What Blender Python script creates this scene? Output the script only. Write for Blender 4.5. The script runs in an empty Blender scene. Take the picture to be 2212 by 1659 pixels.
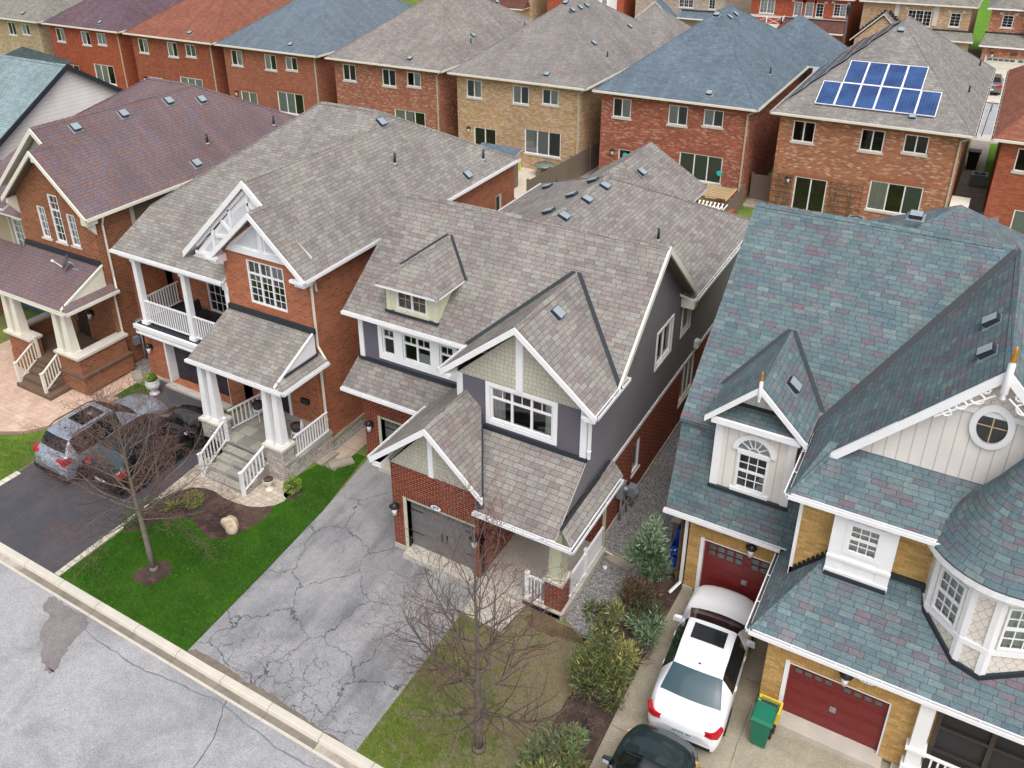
import bpy, bmesh, math, random
from math import radians as R, sin, cos, pi, sqrt, floor
from mathutils import Vector, Matrix
random.seed(7)
S = bpy.context.scene
C = S.collection

# ---------------------------------------------------------------- camera
F_PX, CX, CY, W_PX, H_PX = 1875.0, 1042.5, 610.6, 2212.0, 1659.0
YAW, PIT, ROL = R(-31.15), R(26.15), R(-0.86)
CAM_H = 19.3
f_ = Vector((sin(YAW)*cos(PIT), cos(YAW)*cos(PIT), -sin(PIT)))
r_ = Vector((cos(YAW), -sin(YAW), 0.0))
u_ = r_.cross(f_)
r2 = r_*cos(ROL) + u_*sin(ROL)
u2 = -r_*sin(ROL) + u_*cos(ROL)
cam = bpy.data.cameras.new('camera')
cam.sensor_width = 36.0
cam.lens = F_PX/W_PX*36.0
cam.shift_x = (W_PX/2-CX)/W_PX
cam.shift_y = -(H_PX/2-CY)/W_PX
cam.clip_end = 2000
cam.clip_start = 0.1
co = bpy.data.objects.new('camera', cam)
co.matrix_world = Matrix(((r2.x, u2.x, -f_.x, 0), (r2.y, u2.y, -f_.y, 0), (r2.z, u2.z, -f_.z, CAM_H), (0, 0, 0, 1)))
C.objects.link(co)
S.camera = co

# ---------------------------------------------------------------- light
SUN_EL, SUN_AZ = R(60), R(138)      # azimuth clockwise from +Y
world = bpy.data.worlds.new('World')
S.world = world
world.use_nodes = True
wn = world.node_tree
wn.nodes.clear()
sky = wn.nodes.new('ShaderNodeTexSky')
sky.sky_type = 'NISHITA'
sky.sun_disc = False
sky.sun_elevation = SUN_EL
sky.sun_rotation = SUN_AZ
sky.dust_density = 6.0
sky.air_density = 1.0
sky.ozone_density = 1.0
hs = wn.nodes.new('ShaderNodeHueSaturation')
hs.inputs['Saturation'].default_value = 0.36
bg = wn.nodes.new('ShaderNodeBackground')
bg.inputs['Strength'].default_value = 0.15
wo = wn.nodes.new('ShaderNodeOutputWorld')
wn.links.new(sky.outputs[0], hs.inputs['Color'])
wn.links.new(hs.outputs[0], bg.inputs['Color'])
wn.links.new(bg.outputs[0], wo.inputs['Surface'])
sl = bpy.data.lights.new('sun', 'SUN')
sl.energy = 0.7
sl.angle = R(60)
sl.color = (1.0, 0.985, 0.96)
so = bpy.data.objects.new('sun', sl)
sd = Vector((sin(SUN_AZ)*cos(SUN_EL), cos(SUN_AZ)*cos(SUN_EL), sin(SUN_EL)))
so.rotation_euler = sd.to_track_quat('Z', 'Y').to_euler()
so.location = (0, 0, 60)
C.objects.link(so)
S.view_settings.view_transform = 'Standard'
S.view_settings.look = 'None'
S.view_settings.exposure = 0.36
S.view_settings.gamma = 1.0
S.render.engine = 'CYCLES'
S.cycles.max_bounces = 6
S.cycles.transparent_max_bounces = 8

# ---------------------------------------------------------------- materials
def lin(c):
    c = c/255.0
    return c/12.92 if c <= 0.04045 else ((c+0.055)/1.055)**2.4
def col(r, g, b, k=1.0):
    return (min(1, lin(r)*k), min(1, lin(g)*k), min(1, lin(b)*k), 1.0)

class NT:
    def __init__(s, name):
        s.m = bpy.data.materials.new(name); s.m.use_nodes = True
        s.t = s.m.node_tree; s.t.nodes.clear()
        s.out = s.t.nodes.new('ShaderNodeOutputMaterial')
        s.b = s.t.nodes.new('ShaderNodeBsdfPrincipled')
        s.t.links.new(s.b.outputs[0], s.out.inputs[0])
    def n(s, typ, **k):
        x = s.t.nodes.new(typ)
        for a, v in k.items(): setattr(x, a, v)
        return x
    def put(s, sock, v):
        if v is None: return
        if isinstance(v, bpy.types.NodeSocket): s.t.links.new(v, sock)
        else: sock.default_value = v
    def math(s, op, a, b=None, c=None, clamp=False):
        x = s.n('ShaderNodeMath', operation=op); x.use_clamp = clamp
        s.put(x.inputs[0], a); s.put(x.inputs[1], b)
        if c is not None: s.put(x.inputs[2], c)
        return x.outputs[0]
    def uv(s):
        return s.n('ShaderNodeUVMap', uv_map='UVMap').outputs[0]
    def pos(s):
        return s.n('ShaderNodeNewGeometry').outputs['Position']
    def sep(s, v):
        x = s.n('ShaderNodeSeparateXYZ'); s.put(x.inputs[0], v); return x.outputs
    def comb(s, x, y, z=0.0):
        c = s.n('ShaderNodeCombineXYZ'); s.put(c.inputs[0], x); s.put(c.inputs[1], y); s.put(c.inputs[2], z); return c.outputs[0]
    def white(s, v):
        x = s.n('ShaderNodeTexWhiteNoise', noise_dimensions='3D'); s.put(x.inputs['Vector'], v); return x.outputs['Value']
    def noise(s, v, scale, detail=3.0, rough=0.55, dist=0.0):
        x = s.n('ShaderNodeTexNoise'); s.put(x.inputs['Vector'], v); x.inputs['Scale'].default_value = scale
        x.inputs['Detail'].default_value = detail; x.inputs['Roughness'].default_value = rough; x.inputs['Distortion'].default_value = dist
        return x.outputs[0]
    def ramp(s, f, stops, interp='LINEAR'):
        x = s.n('ShaderNodeValToRGB'); s.put(x.inputs[0], f); e = x.color_ramp; e.interpolation = interp
        while len(e.elements) < len(stops): e.elements.new(0.5)
        for i, (p, c) in enumerate(stops):
            e.elements[i].position = p; e.elements[i].color = c if len(c) == 4 else (*c, 1)
        return x.outputs[0]
    def rng(s, f, a, b, c, d):
        x = s.n('ShaderNodeMapRange'); s.put(x.inputs[0], f)
        for i, v in enumerate((a, b, c, d)): x.inputs[i+1].default_value = v
        return x.outputs[0]
    def mix(s, f, a, b, mode='MIX'):
        x = s.n('ShaderNodeMix', data_type='RGBA', blend_type=mode)
        s.put(x.inputs[0], f); s.put(x.inputs[6], a); s.put(x.inputs[7], b); return x.outputs[2]
    def bump(s, h, strength, dist=0.01):
        x = s.n('ShaderNodeBump'); x.inputs['Strength'].default_value = strength; x.inputs['Distance'].default_value = dist
        s.put(x.inputs['Height'], h); s.t.links.new(x.outputs[0], s.b.inputs['Normal'])
    def fin(s, base, rough=0.8, metal=0.0, spec=None):
        s.put(s.b.inputs['Base Color'], base); s.put(s.b.inputs['Roughness'], rough); s.put(s.b.inputs['Metallic'], metal)
        if spec is not None: s.b.inputs['Specular IOR Level'].default_value = spec
        return s.m

_flat = {}
def flat(name, c, rough=0.6, metal=0.0, var=0.08, scale=3.0, spec=None, bump=0.0):
    """plain surface with slight dirt and tone variation"""
    if name in _flat: return _flat[name]
    t = NT(name)
    n = t.noise(t.pos(), scale, 4, 0.6)
    v = t.rng(n, 0.3, 0.7, 1-var, 1+var*0.6)
    c2 = t.mix(1.0, c, t.comb(v, v, v), 'MULTIPLY')
    if bump: t.bump(t.noise(t.pos(), 60, 3), bump, 0.01)
    _flat[name] = t.fin(c2, rough, metal, spec)
    return _flat[name]

def courses(name, h, w, cols, jit=0.5, line=0.05, vline=0.03, linecol=(0.03,0.03,0.03,1), rough=0.85, halfstep=False,
            grain=0.12, bump=0.35, streak=0.0, rnd_w=0.0, blotch=0.12, linestr=1.0):
    """rows of units (bricks, shingles, pavers) with a colour of its own for every unit; UV is in metres"""
    t = NT(name)
    x, y, _ = t.sep(t.uv())
    v = t.math('DIVIDE', y, h)
    row = t.math('FLOOR', v)
    fv = t.math('SUBTRACT', v, row)
    if halfstep:
        off = t.math('MULTIPLY', t.math('MODULO', row, 2.0), 0.5)
    else:
        off = t.math('MULTIPLY', t.white(t.comb(row, 3.7, 1.3)), jit*2)
    u = t.math('ADD', t.math('DIVIDE', x, w), off)
    cl = t.math('FLOOR', u)
    fu = t.math('SUBTRACT', u, cl)
    rv = t.white(t.comb(cl, row, 5.1))
    n = len(cols)
    c = t.ramp(rv, [(i/n, k) for i, k in enumerate(cols)], 'CONSTANT')
    c = t.mix(t.math('MULTIPLY', t.noise(t.comb(t.math('MULTIPLY', x, 9.0), t.math('MULTIPLY', y, 9.0), 2.0), 1.0, 2), 0.75), c, t.ramp(t.white(t.comb(cl, row, 9.4)), [(i/n, k) for i, k in enumerate(cols)], 'CONSTANT'))
    p = t.pos()
    g = t.rng(t.noise(p, 14, 5, 0.75), 0.3, 0.7, 1-grain*1.2, 1+grain*1.1)
    b = t.rng(t.noise(p, 0.55, 4), 0.3, 0.7, 1-blotch, 1+blotch)
    gb = t.math('MULTIPLY', g, b)
    if streak:
        st = t.noise(t.comb(t.math('MULTIPLY', x, 1.6), t.math('MULTIPLY', y, 0.12), 0.0), 1.0, 4)
        gb = t.math('MULTIPLY', gb, t.rng(st, 0.35, 0.7, 1-streak, 1+streak*0.5))
    c = t.mix(1.0, c, t.comb(gb, gb, gb), 'MULTIPLY')
    ml = t.math('LESS_THAN', fv, line)
    mv = t.math('LESS_THAN', t.math('ABSOLUTE', t.math('SUBTRACT', fu, 0.5)), 0.5-vline)
    mv = t.math('SUBTRACT', 1.0, mv)
    m = t.math('MAXIMUM', ml, mv)
    m = t.math('MULTIPLY', m, linestr)
    c = t.mix(m, c, linecol)
    hgt = t.math('SUBTRACT', t.math('SUBTRACT', 1.0, m), t.math('MULTIPLY', fv, 0.5))
    t.bump(hgt, bump, 0.012)
    return t.fin(c, rough, spec=0.25)

def shingle(name, cols, k=1.0, linecol=None, blotch=0.1, line=0.09, linestr=0.75):
    cs = [col(*c, k) for c in cols]
    return courses(name, 0.145, 0.33, cs, jit=0.5, line=line, vline=0.022, linecol=linecol or col(60, 58, 60), rough=0.9, grain=0.2, bump=0.5, streak=0.13, blotch=blotch, linestr=linestr)  # dark line at the foot of each course is a painted shadow line

def desat(c, f=0.2):
    m = .3*c[0]+.59*c[1]+.11*c[2]
    return tuple((v*(1-f)+m*f)*.93 for v in c)
def brick(name, cols, mortar, k=1.0, line=0.16, ls=0.9):
    cols = [desat(c) for c in cols]; cols = cols+[tuple(v*.85 for v in cols[0])]
    return courses(name, 0.078, 0.225, [col(*c, k) for c in cols], halfstep=True, line=line, vline=0.035, linecol=col(*mortar, k), grain=0.12, bump=0.5, blotch=0.1, linestr=ls)

def siding(name, c, h=0.11, vert=False, linecol=None, ls=0.6, line=0.12):
    t = NT(name)
    x, y, _ = t.sep(t.uv())
    a = t.math('DIVIDE', x if vert else y, h)
    f = t.math('FRACT', a)
    m = t.math('MULTIPLY', t.math('LESS_THAN', f, line), ls)
    n = t.rng(t.noise(t.pos(), 1.2, 4), 0.3, 0.7, 0.93, 1.05)
    cc = t.mix(1.0, c, t.comb(n, n, n), 'MULTIPLY')
    cc = t.mix(m, cc, linecol or (c[0]*0.3, c[1]*0.3, c[2]*0.3, 1))
    t.bump(t.math('SUBTRACT', 1.0, m), 0.12, 0.006)
    return t.fin(cc, 0.6, spec=0.3)

def scallop(name, c, linecol, w=0.21, h=0.15):
    """fish-scale shingles"""
    t = NT(name)
    x, y, _ = t.sep(t.uv())
    res = None
    best = None
    for k in (0, 1):      # two overlapping rows: nearest rounded edge decides the line
        v = t.math('ADD', t.math('DIVIDE', y, h), float(k))
        row = t.math('FLOOR', v)
        fv = t.math('SUBTRACT', v, row)
        u = t.math('ADD', t.math('DIVIDE', x, w), t.math('MULTIPLY', t.math('MODULO', row, 2.0), 0.5))
        fu = t.math('SUBTRACT', t.math('FRACT', u), 0.5)
        # circle centred at the top of the scale
        yy = t.math('SUBTRACT', 1.0 if k == 0 else 2.0, t.math('ADD', fv, float(k)))
        d = t.math('SQRT', t.math('ADD', t.math('MULTIPLY', t.math('MULTIPLY', fu, 2.0), t.math('MULTIPLY', fu, 2.0)), t.math('POWER', yy, 2.0)))
        e = t.math('LESS_THAN', t.math('ABSOLUTE', t.math('SUBTRACT', d, 0.98)), 0.05)
        res = e if res is None else t.math('MAXIMUM', res, e)
        break
    cc = t.mix(t.math('MULTIPLY', res, 0.75), c, linecol)
    t.bump(t.math('SUBTRACT', 1.0, res), 0.3, 0.01)
    return t.fin(cc, 0.6, spec=0.3)

def glass(name, tint=(0.93, 0.96, 0.95, 1), refl=0.07, rough=0.03, body=None, opac=0.12):
    """see-through pane: fresnel reflection over a tinted, partly opaque body"""
    m = bpy.data.materials.new(name); m.use_nodes = True; t = m.node_tree; t.nodes.clear()
    o = t.nodes.new('ShaderNodeOutputMaterial'); tr = t.nodes.new('ShaderNodeBsdfTransparent'); tr.inputs[0].default_value = tint
    df = t.nodes.new('ShaderNodeBsdfDiffuse'); df.inputs[0].default_value = body or (0.02, 0.025, 0.028, 1)
    gl = t.nodes.new('ShaderNodeBsdfGlossy'); gl.inputs['Roughness'].default_value = rough
    fr = t.nodes.new('ShaderNodeFresnel'); fr.inputs['IOR'].default_value = 1.5
    a = t.nodes.new('ShaderNodeMath'); a.operation = 'ADD'; a.inputs[1].default_value = refl
    x1 = t.nodes.new('ShaderNodeMixShader'); x1.inputs[0].default_value = opac
    x2 = t.nodes.new('ShaderNodeMixShader')
    L = t.links.new
    L(tr.outputs[0], x1.inputs[1]); L(df.outputs[0], x1.inputs[2]); L(fr.outputs[0], a.inputs[0]); L(a.outputs[0], x2.inputs[0])
    L(x1.outputs[0], x2.inputs[1]); L(gl.outputs[0], x2.inputs[2]); L(x2.outputs[0], o.inputs[0])
    return m

# ---------------------------------------------------------------- mesh building
SPLIT = {'muntin', 'door_window', 'window_surround', 'ridge_cap', 'porch_column', 'balcony_post', 'porch_post', 'garage_sill', 'eave_return', 'porch_base', 'eave_bracket', 'lintel', 'quoin', 'gable_panel', 'flashing', 'trim_board', 'corner_board', 'gable_bracket', 'lean_to_roof', 'soffit', 'door_frame', 'shake_cladding', 'step_flashing', 'gable_trim', 'valley_flashing', 'gable_wall'}
class MB:
    def __init__(s, mat=None):
        s.v = []; s.f = []; s.mi = []; s.mats = []; s.sm = []; s.cur = 0; s.smooth = False
        if mat: s.m(mat)
    def m(s, mat):
        if mat not in s.mats: s.mats.append(mat)
        s.cur = s.mats.index(mat); return s
    def face(s, pts):
        i = len(s.v)
        s.v.extend([tuple(p) for p in pts]); s.f.append(tuple(range(i, i+len(pts)))); s.mi.append(s.cur); s.sm.append(s.smooth)
    def idx(s, verts, faces):
        i = len(s.v); s.v.extend([tuple(p) for p in verts])
        for f in faces: s.f.append(tuple(i+k for k in f)); s.mi.append(s.cur); s.sm.append(s.smooth)
    def hexa(s, p):      # 8 points: bottom 0-3 ccw, top 4-7
        s.idx(p, [(3,2,1,0), (4,5,6,7), (0,1,5,4), (1,2,6,5), (2,3,7,6), (3,0,4,7)])
    def box(s, x0, x1, y0, y1, z0, z1):
        s.hexa([(x0,y0,z0), (x1,y0,z0), (x1,y1,z0), (x0,y1,z0), (x0,y0,z1), (x1,y0,z1), (x1,y1,z1), (x0,y1,z1)])
    def taper(s, cx, cy, z0, z1, a0, b0, a1, b1):
        s.hexa([(cx-a0,cy-b0,z0), (cx+a0,cy-b0,z0), (cx+a0,cy+b0,z0), (cx-a0,cy+b0,z0), (cx-a1,cy-b1,z1), (cx+a1,cy-b1,z1), (cx+a1,cy+b1,z1), (cx-a1,cy+b1,z1)])
    def beam(s, p, q, w, h, up=(0, 0, 1)):
        p = Vector(p); q = Vector(q); d = (q-p).normalized(); up = Vector(up)
        a = d.cross(up)
        if a.length < 1e-4: a = d.cross(Vector((0, 1, 0)))
        a.normalize(); b = a.cross(d)
        a *= w/2; b *= h/2
        s.hexa([p-a-b, p+a-b, q+a-b, q-a-b, p-a+b, p+a+b, q+a+b, q-a+b])
    def slab(s, pts, th, top, side, bottom=None):
        th *= 0.7
        """roof plane: top face of shingles, vertical edge faces, soffit below"""
        n = len(pts)
        nrm = (Vector(pts[1])-Vector(pts[0])).cross(Vector(pts[2])-Vector(pts[0]))
        if nrm.z < 0: pts = pts[::-1]
        s.m(top); s.face(pts)
        low = [(p[0], p[1], p[2]-th) for p in pts]
        s.m(bottom or side); s.face(low[::-1])
        s.m(side)
        for i in range(n):
            j = (i+1) % n
            s.face([pts[i], low[i], low[j], pts[j]])
    def tube(s, pts, r, n=6, cap=True):
        pts = [Vector(p) for p in pts]; rr = r if isinstance(r, (list, tuple)) else [r]*len(pts)
        rings = []; ref = Vector((0.31, 0.2, 0.93))
        for i, p in enumerate(pts):
            d = (pts[min(i+1, len(pts)-1)]-pts[max(i-1, 0)])
            d = d.normalized() if d.length > 0 else Vector((0, 0, 1))
            a = d.cross(ref)
            if a.length < 0.05: a = d.cross(Vector((1, 0, 0)))
            a.normalize(); b = d.cross(a)
            rings.append([p+(a*cos(2*pi*k/n)+b*sin(2*pi*k/n))*rr[i] for k in range(n)])
        vs = [v for g in rings for v in g]; fs = []
        for i in range(len(pts)-1):
            for k in range(n):
                fs.append((i*n+k, i*n+(k+1) % n, (i+1)*n+(k+1) % n, (i+1)*n+k))
        if cap: fs.append(tuple(range(n))[::-1]); fs.append(tuple((len(pts)-1)*n+k for k in range(n)))
        sm = s.smooth; s.smooth = n > 5; s.idx(vs, fs); s.smooth = sm
    def lathe(s, cx, cy, prof, n=16):
        vs = []; fs = []
        for (r, z) in prof:
            for k in range(n): vs.append((cx+r*cos(2*pi*k/n), cy+r*sin(2*pi*k/n), z))
        for i in range(len(prof)-1):
            for k in range(n): fs.append((i*n+k, i*n+(k+1) % n, (i+1)*n+(k+1) % n, (i+1)*n+k))
        fs.append(tuple(range(n))[::-1]); fs.append(tuple((len(prof)-1)*n+k for k in range(n)))
        sm = s.smooth; s.smooth = True; s.idx(vs, fs); s.smooth = sm
    def build(s, name, parent=None, kind=None, uv=True):
        if name in SPLIT and parent is not None:
            r = s.parts()
            if len(r) > 1:
                out = [q.build1(name, parent, kind, uv) for q in r]
                return out[0]
        return s.build1(name, parent, kind, uv)
    def parts(s):
        """pieces that do not touch become objects of their own"""
        n = len(s.f); box = []
        for f in s.f:
            p = [s.v[i] for i in f]; box.append([min(a[k] for a in p)-.015 for k in range(3)]+[max(a[k] for a in p)+.015 for k in range(3)])
        par = list(range(n))
        def root(a):
            while par[a] != a: par[a] = par[par[a]]; a = par[a]
            return a
        for i in range(n):
            for j in range(i):
                a, b = box[i], box[j]
                if all(a[k] <= b[k+3] and b[k] <= a[k+3] for k in range(3)): par[root(i)] = root(j)
        grp = {}
        for i in range(n): grp.setdefault(root(i), []).append(i)
        out = []
        for ids in grp.values():
            q = MB(); q.mats = s.mats
            for i in ids:
                k = len(q.v); q.v.extend([s.v[t] for t in s.f[i]]); q.f.append(tuple(range(k, k+len(s.f[i])))); q.mi.append(s.mi[i]); q.sm.append(s.sm[i])
            out.append(q)
        return out
    def build1(s, name, parent=None, kind=None, uv=True):
        me = bpy.data.meshes.new(name)
        off = (0, 0, 0)
        p = parent
        while p is not None:
            off = tuple(a+b for a, b in zip(off, p.location)); p = p.parent
        vs = s.v if off == (0, 0, 0) else [(a[0]-off[0], a[1]-off[1], a[2]-off[2]) for a in s.v]
        me.from_pydata([tuple(v) for v in vs], [], s.f)
        for m in s.mats: me.materials.append(m)
        me.polygons.foreach_set('material_index', s.mi)
        me.polygons.foreach_set('use_smooth', s.sm)
        if uv:
            L = me.uv_layers.new(name='UVMap'); data = []
            for f in s.f:
                a = Vector(s.v[f[0]]); nn = None
                b = Vector(s.v[f[1]])-a
                for k in range(2, len(f)):
                    nn = b.cross(Vector(s.v[f[k]])-a)
                    if nn.length > 1e-9: break
                nn = nn.normalized() if nn.length > 1e-12 else Vector((0, 0, 1))
                if abs(nn.z) > 0.98: t = Vector((1, 0, 0)); q = Vector((0, 1, 0))
                else:
                    t = Vector((-nn.y, nn.x, 0)).normalized(); q = nn.cross(t)
                    if q.z < 0: q = -q; t = -t
                for k in f:
                    vv = Vector(s.v[k]); data += [vv.dot(t), vv.dot(q)]
            L.data.foreach_set('uv', data)
        me.update()
        o = bpy.data.objects.new(name, me); C.objects.link(o)
        if parent is not None: o.parent = parent
        if kind: o['kind'] = kind
        return o

def thing(name, label, cat, loc=(0, 0, 0), group=None):
    o = bpy.data.objects.new(name, None); C.objects.link(o); o.location = loc
    o.empty_display_size = 0.3
    o['label'] = label; o['category'] = cat
    if group: o['group'] = group
    return o
def tag(o, label, cat, group=None):
    o['label'] = label; o['category'] = cat
    if group: o['group'] = group
    return o

class Wall:
    """a vertical wall plane: s runs left to right as seen from outside, d is outward"""
    def __init__(s, ox, oy, tx=1.0, ty=0.0):
        l = sqrt(tx*tx+ty*ty); s.o = (ox, oy); s.t = (tx/l, ty/l); s.n = (s.t[1], -s.t[0])
    def P(s, a, z, d=0.0):
        return (s.o[0]+s.t[0]*a+s.n[0]*d, s.o[1]+s.t[1]*a+s.n[1]*d, z)
    def box(s, mb, a, b, c, d, d0, d1):
        mb.hexa([s.P(a,c,d1), s.P(b,c,d1), s.P(b,c,d0), s.P(a,c,d0), s.P(a,d,d1), s.P(b,d,d1), s.P(b,d,d0), s.P(a,d,d0)])
    def panel(s, mb, a, b, c, d, holes=(), depth=0.10):
        xs = sorted({a, b, *[h[0] for h in holes], *[h[1] for h in holes]}); zs = sorted({c, d, *[h[2] for h in holes], *[h[3] for h in holes]})
        for i in range(len(xs)-1):
            for j in range(len(zs)-1):
                mx = (xs[i]+xs[i+1])/2; mz = (zs[j]+zs[j+1])/2
                if any(h[0] < mx < h[1] and h[2] < mz < h[3] for h in holes): continue
                mb.face([s.P(xs[i], zs[j]), s.P(xs[i+1], zs[j]), s.P(xs[i+1], zs[j+1]), s.P(xs[i], zs[j+1])])
        for h in holes:
            x0, x1, z0, z1 = h[:4]
            mb.face([s.P(x0,z0), s.P(x0,z1), s.P(x0,z1,-depth), s.P(x0,z0,-depth)])
            mb.face([s.P(x1,z0), s.P(x1,z0,-depth), s.P(x1,z1,-depth), s.P(x1,z1)])
            mb.face([s.P(x0,z1), s.P(x1,z1), s.P(x1,z1,-depth), s.P(x0,z1,-depth)])
            mb.face([s.P(x0,z0), s.P(x0,z0,-depth), s.P(x1,z0,-depth), s.P(x1,z0)])
    def poly(s, mb, pts, d=0.0):
        mb.face([s.P(a, z, d) for a, z in pts])
    def prism(s, mb, pts, d0, d1):
        """pts counter-clockwise as seen from outside"""
        n = len(pts)
        mb.face([s.P(a, z, d1) for a, z in pts]); mb.face([s.P(a, z, d0) for a, z in pts][::-1])
        for i in range(n):
            j = (i+1) % n
            mb.face([s.P(*pts[i], d1), s.P(*pts[i], d0), s.P(*pts[j], d0), s.P(*pts[j], d1)])

def bar(wall, mb, a, b, c, d, d0, d1): wall.box(mb, a, b, c, d, d0, d1)
# ---------------------------------------------------------------- named materials
KB = 1.0
KR = 0.84
M = {}
grey5 = [(160,156,150),(150,148,140),(136,130,127),(146,126,121),(152,146,139),(126,120,120),(158,152,141),(138,121,118)]
M['roof_c'] = shingle('weathered_grey_brown_shingles', [(166,162,155),(159,157,150),(147,141,139),(152,137,133),(160,154,149),(139,133,132),(163,160,152),(146,132,130),(157,151,146)], KR*.93)
M['roof_b'] = shingle('grey_shingles', [(163,160,153),(156,154,147),(146,141,137),(148,135,131),(156,151,145),(138,134,132),(161,158,150),(149,141,137)], KR)
M['roof_a'] = shingle('purple_brown_shingles', [(124,108,114),(129,110,114),(136,108,102),(119,106,116),(127,108,112),(122,111,119),(131,105,100),(125,107,113)], KR)
M['roof_d'] = shingle('teal_shingles', [(119,140,144),(110,131,138),(100,121,131),(130,113,122),(133,153,152),(112,135,139),(104,124,134),(118,140,143),(121,136,141),(126,118,128),(114,136,141),(108,128,137)], KR*.90)
M['roof_teal'] = shingle('pale_teal_shingles', [(146,166,170),(138,158,163),(152,172,174),(132,153,159)], KR)
M['roof_b1'] = shingle('sandy_grey_shingles', [(150,148,138),(142,138,128),(158,154,146),(134,130,124)], KR)
M['roof_b2'] = shingle('plum_shingles', [(114,92,102),(104,85,96),(122,100,110),(110,86,92)], KR)
M['roof_b3'] = shingle('rust_shingles', [(154,96,76),(146,90,72),(162,104,84),(140,88,72)], KR)
M['roof_b4'] = shingle('slate_blue_shingles', [(116,130,142),(108,122,136),(122,136,147),(112,125,137)], KR)
M['roof_b5'] = shingle('mixed_grey_shingles', [(156,150,144),(146,142,136),(150,134,130),(138,134,132),(160,156,148)], KR, blotch=0.14)
M['roof_b6'] = shingle('ash_grey_shingles', [(150,146,142),(144,140,134),(148,134,132),(136,132,130),(154,152,146)], KR, blotch=0.14)
M['roof_b7'] = shingle('steel_blue_shingles', [(112,128,141),(106,121,135),(118,134,146),(100,116,130)], KR)
M['roof_b8'] = shingle('stone_grey_shingles', [(156,152,148),(148,144,140),(142,132,130),(136,134,132),(160,158,152)], KR)
M['roof_b9'] = shingle('brick_orange_shingles', [(160,100,80),(150,92,72),(168,108,88),(142,88,72)], KR)
M['roof_f'] = shingle('dull_brown_shingles', [(112,74,64),(104,68,58),(120,82,70)], KR)
M['br_c'] = brick('dark_red_brick', [(136,44,30),(148,54,38),(126,40,30),(142,50,34),(84,48,42),(132,46,34),(140,56,40)], (196,140,112), 1.0, line=0.17, ls=0.8)
M['br_b'] = brick('orange_brick', [(188,104,68),(178,96,62),(194,112,76),(182,100,66),(144,84,60),(186,108,74)], (206,146,112), 1.05, ls=0.6)
M['br_a'] = brick('brown_orange_brick', [(164,94,60),(150,86,56),(172,102,66),(126,76,52),(158,92,60)], (198,150,116), 1.0, ls=0.65)
M['br_d'] = brick('yellow_brick', [(204,160,86),(196,150,78),(214,172,100),(200,158,88),(186,140,74)], (160,118,64), 1.1, ls=0.7)
M['br_b1'] = brick('sand_brick', [(196,168,128),(184,156,116),(208,184,148),(170,140,104)], (200,180,150), 1.1, ls=0.5)
M['br_b2'] = brick('bright_red_brick', [(186,82,50),(176,74,46),(194,92,58),(160,66,44)], (200,120,86), 1.1, ls=0.5)
M['br_b3'] = brick('red_brick', [(172,84,56),(160,76,52),(180,94,64),(140,70,50)], (190,120,90), 1.1, ls=0.5)
M['br_b4'] = brick('soft_red_brick', [(178,98,72),(168,90,66),(186,108,80),(150,84,64)], (196,136,108), 1.1, ls=0.5)
M['br_b5'] = brick('pink_brick', [(176,100,76),(166,92,70),(184,110,86),(208,160,130),(146,82,66),(172,98,76),(178,104,80)], (196,146,120), 1.1, ls=0.5)
M['br_b6'] = brick('blended_tan_brick', [(198,158,108),(188,148,98),(212,182,146),(170,126,84),(196,170,156),(202,160,110),(184,140,92)], (206,180,150), 1.1, ls=0.5)
M['br_b7'] = brick('blended_red_brick', [(172,82,60),(162,74,54),(184,98,72),(132,66,54),(206,150,126),(176,86,62),(168,80,58)], (200,150,124), 1.1, ls=0.6)
M['br_b8'] = brick('blended_orange_brick', [(190,118,80),(180,106,72),(172,98,66),(216,174,146),(134,90,70),(186,112,76),(182,108,74),(176,104,72)], (196,150,120), 1.1, ls=0.5)
M['br_b9'] = brick('plain_red_brick', [(186,88,58),(176,80,54),(192,98,68)], (196,130,100), 1.1, ls=0.5)
M['br_stone'] = brick('buff_stone', [(204,186,164),(190,172,150),(216,200,180),(176,156,136)], (170,150,130), 1.1)
M['br_grey'] = brick('grey_stone', [(170,172,176),(156,160,166),(186,188,190)], (140,140,142), 1.1)
M['ledge'] = courses('ledge_stone', 0.10, 0.30, [col(*c) for c in [(192,184,178),(178,168,164),(204,198,192),(164,154,150),(186,176,168)]], jit=0.5, line=0.14, vline=0.03, linecol=col(110,104,100), bump=0.8, grain=0.1)
M['white'] = flat('white_paint', col(238,238,240), 0.45, var=0.05)
M['cream'] = flat('cream_paint', col(226,222,208), 0.5, var=0.05)
M['beige'] = flat('beige_trim', col(196,190,172), 0.5, var=0.06)
M['green_cream'] = flat('pale_green_paint', col(214,214,186), 0.5, var=0.06)
M['sage'] = flat('sage_paint', col(194,194,170), 0.5, var=0.06)
M['stone'] = flat('cast_stone', col(206,200,190), 0.8, var=0.1, bump=0.2)
M['concrete'] = flat('concrete', col(188,182,172), 0.85, var=0.14, scale=1.6, bump=0.3)
M['oldconc'] = flat('stained_concrete', col(160,150,138), 0.9, var=0.2, scale=2.2, bump=0.3)
M['flash'] = flat('dark_flashing', col(38,46,54), 0.6, var=0.2)
M['black'] = flat('black_metal', col(36,36,40), 0.4)
M['gut_in'] = flat('gutter_inside', col(70,68,70), 0.8, var=0.3)
M['grey_metal'] = flat('grey_metal', col(150,156,162), 0.4, metal=0.2)
M['vent'] = flat('roof_vent_metal', col(46,56,66), 0.4, var=0.1)
M['vent_top'] = flat('roof_vent_top', col(150,160,168), 0.35, var=0.08)
M['sid_c'] = siding('grey_siding', col(104,101,112), 0.10)
M['sid_side'] = siding('grey_siding_side_brightened', col(122,120,126), 0.10)  # same siding as the front, colour brightened to offset shade on the side
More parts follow.
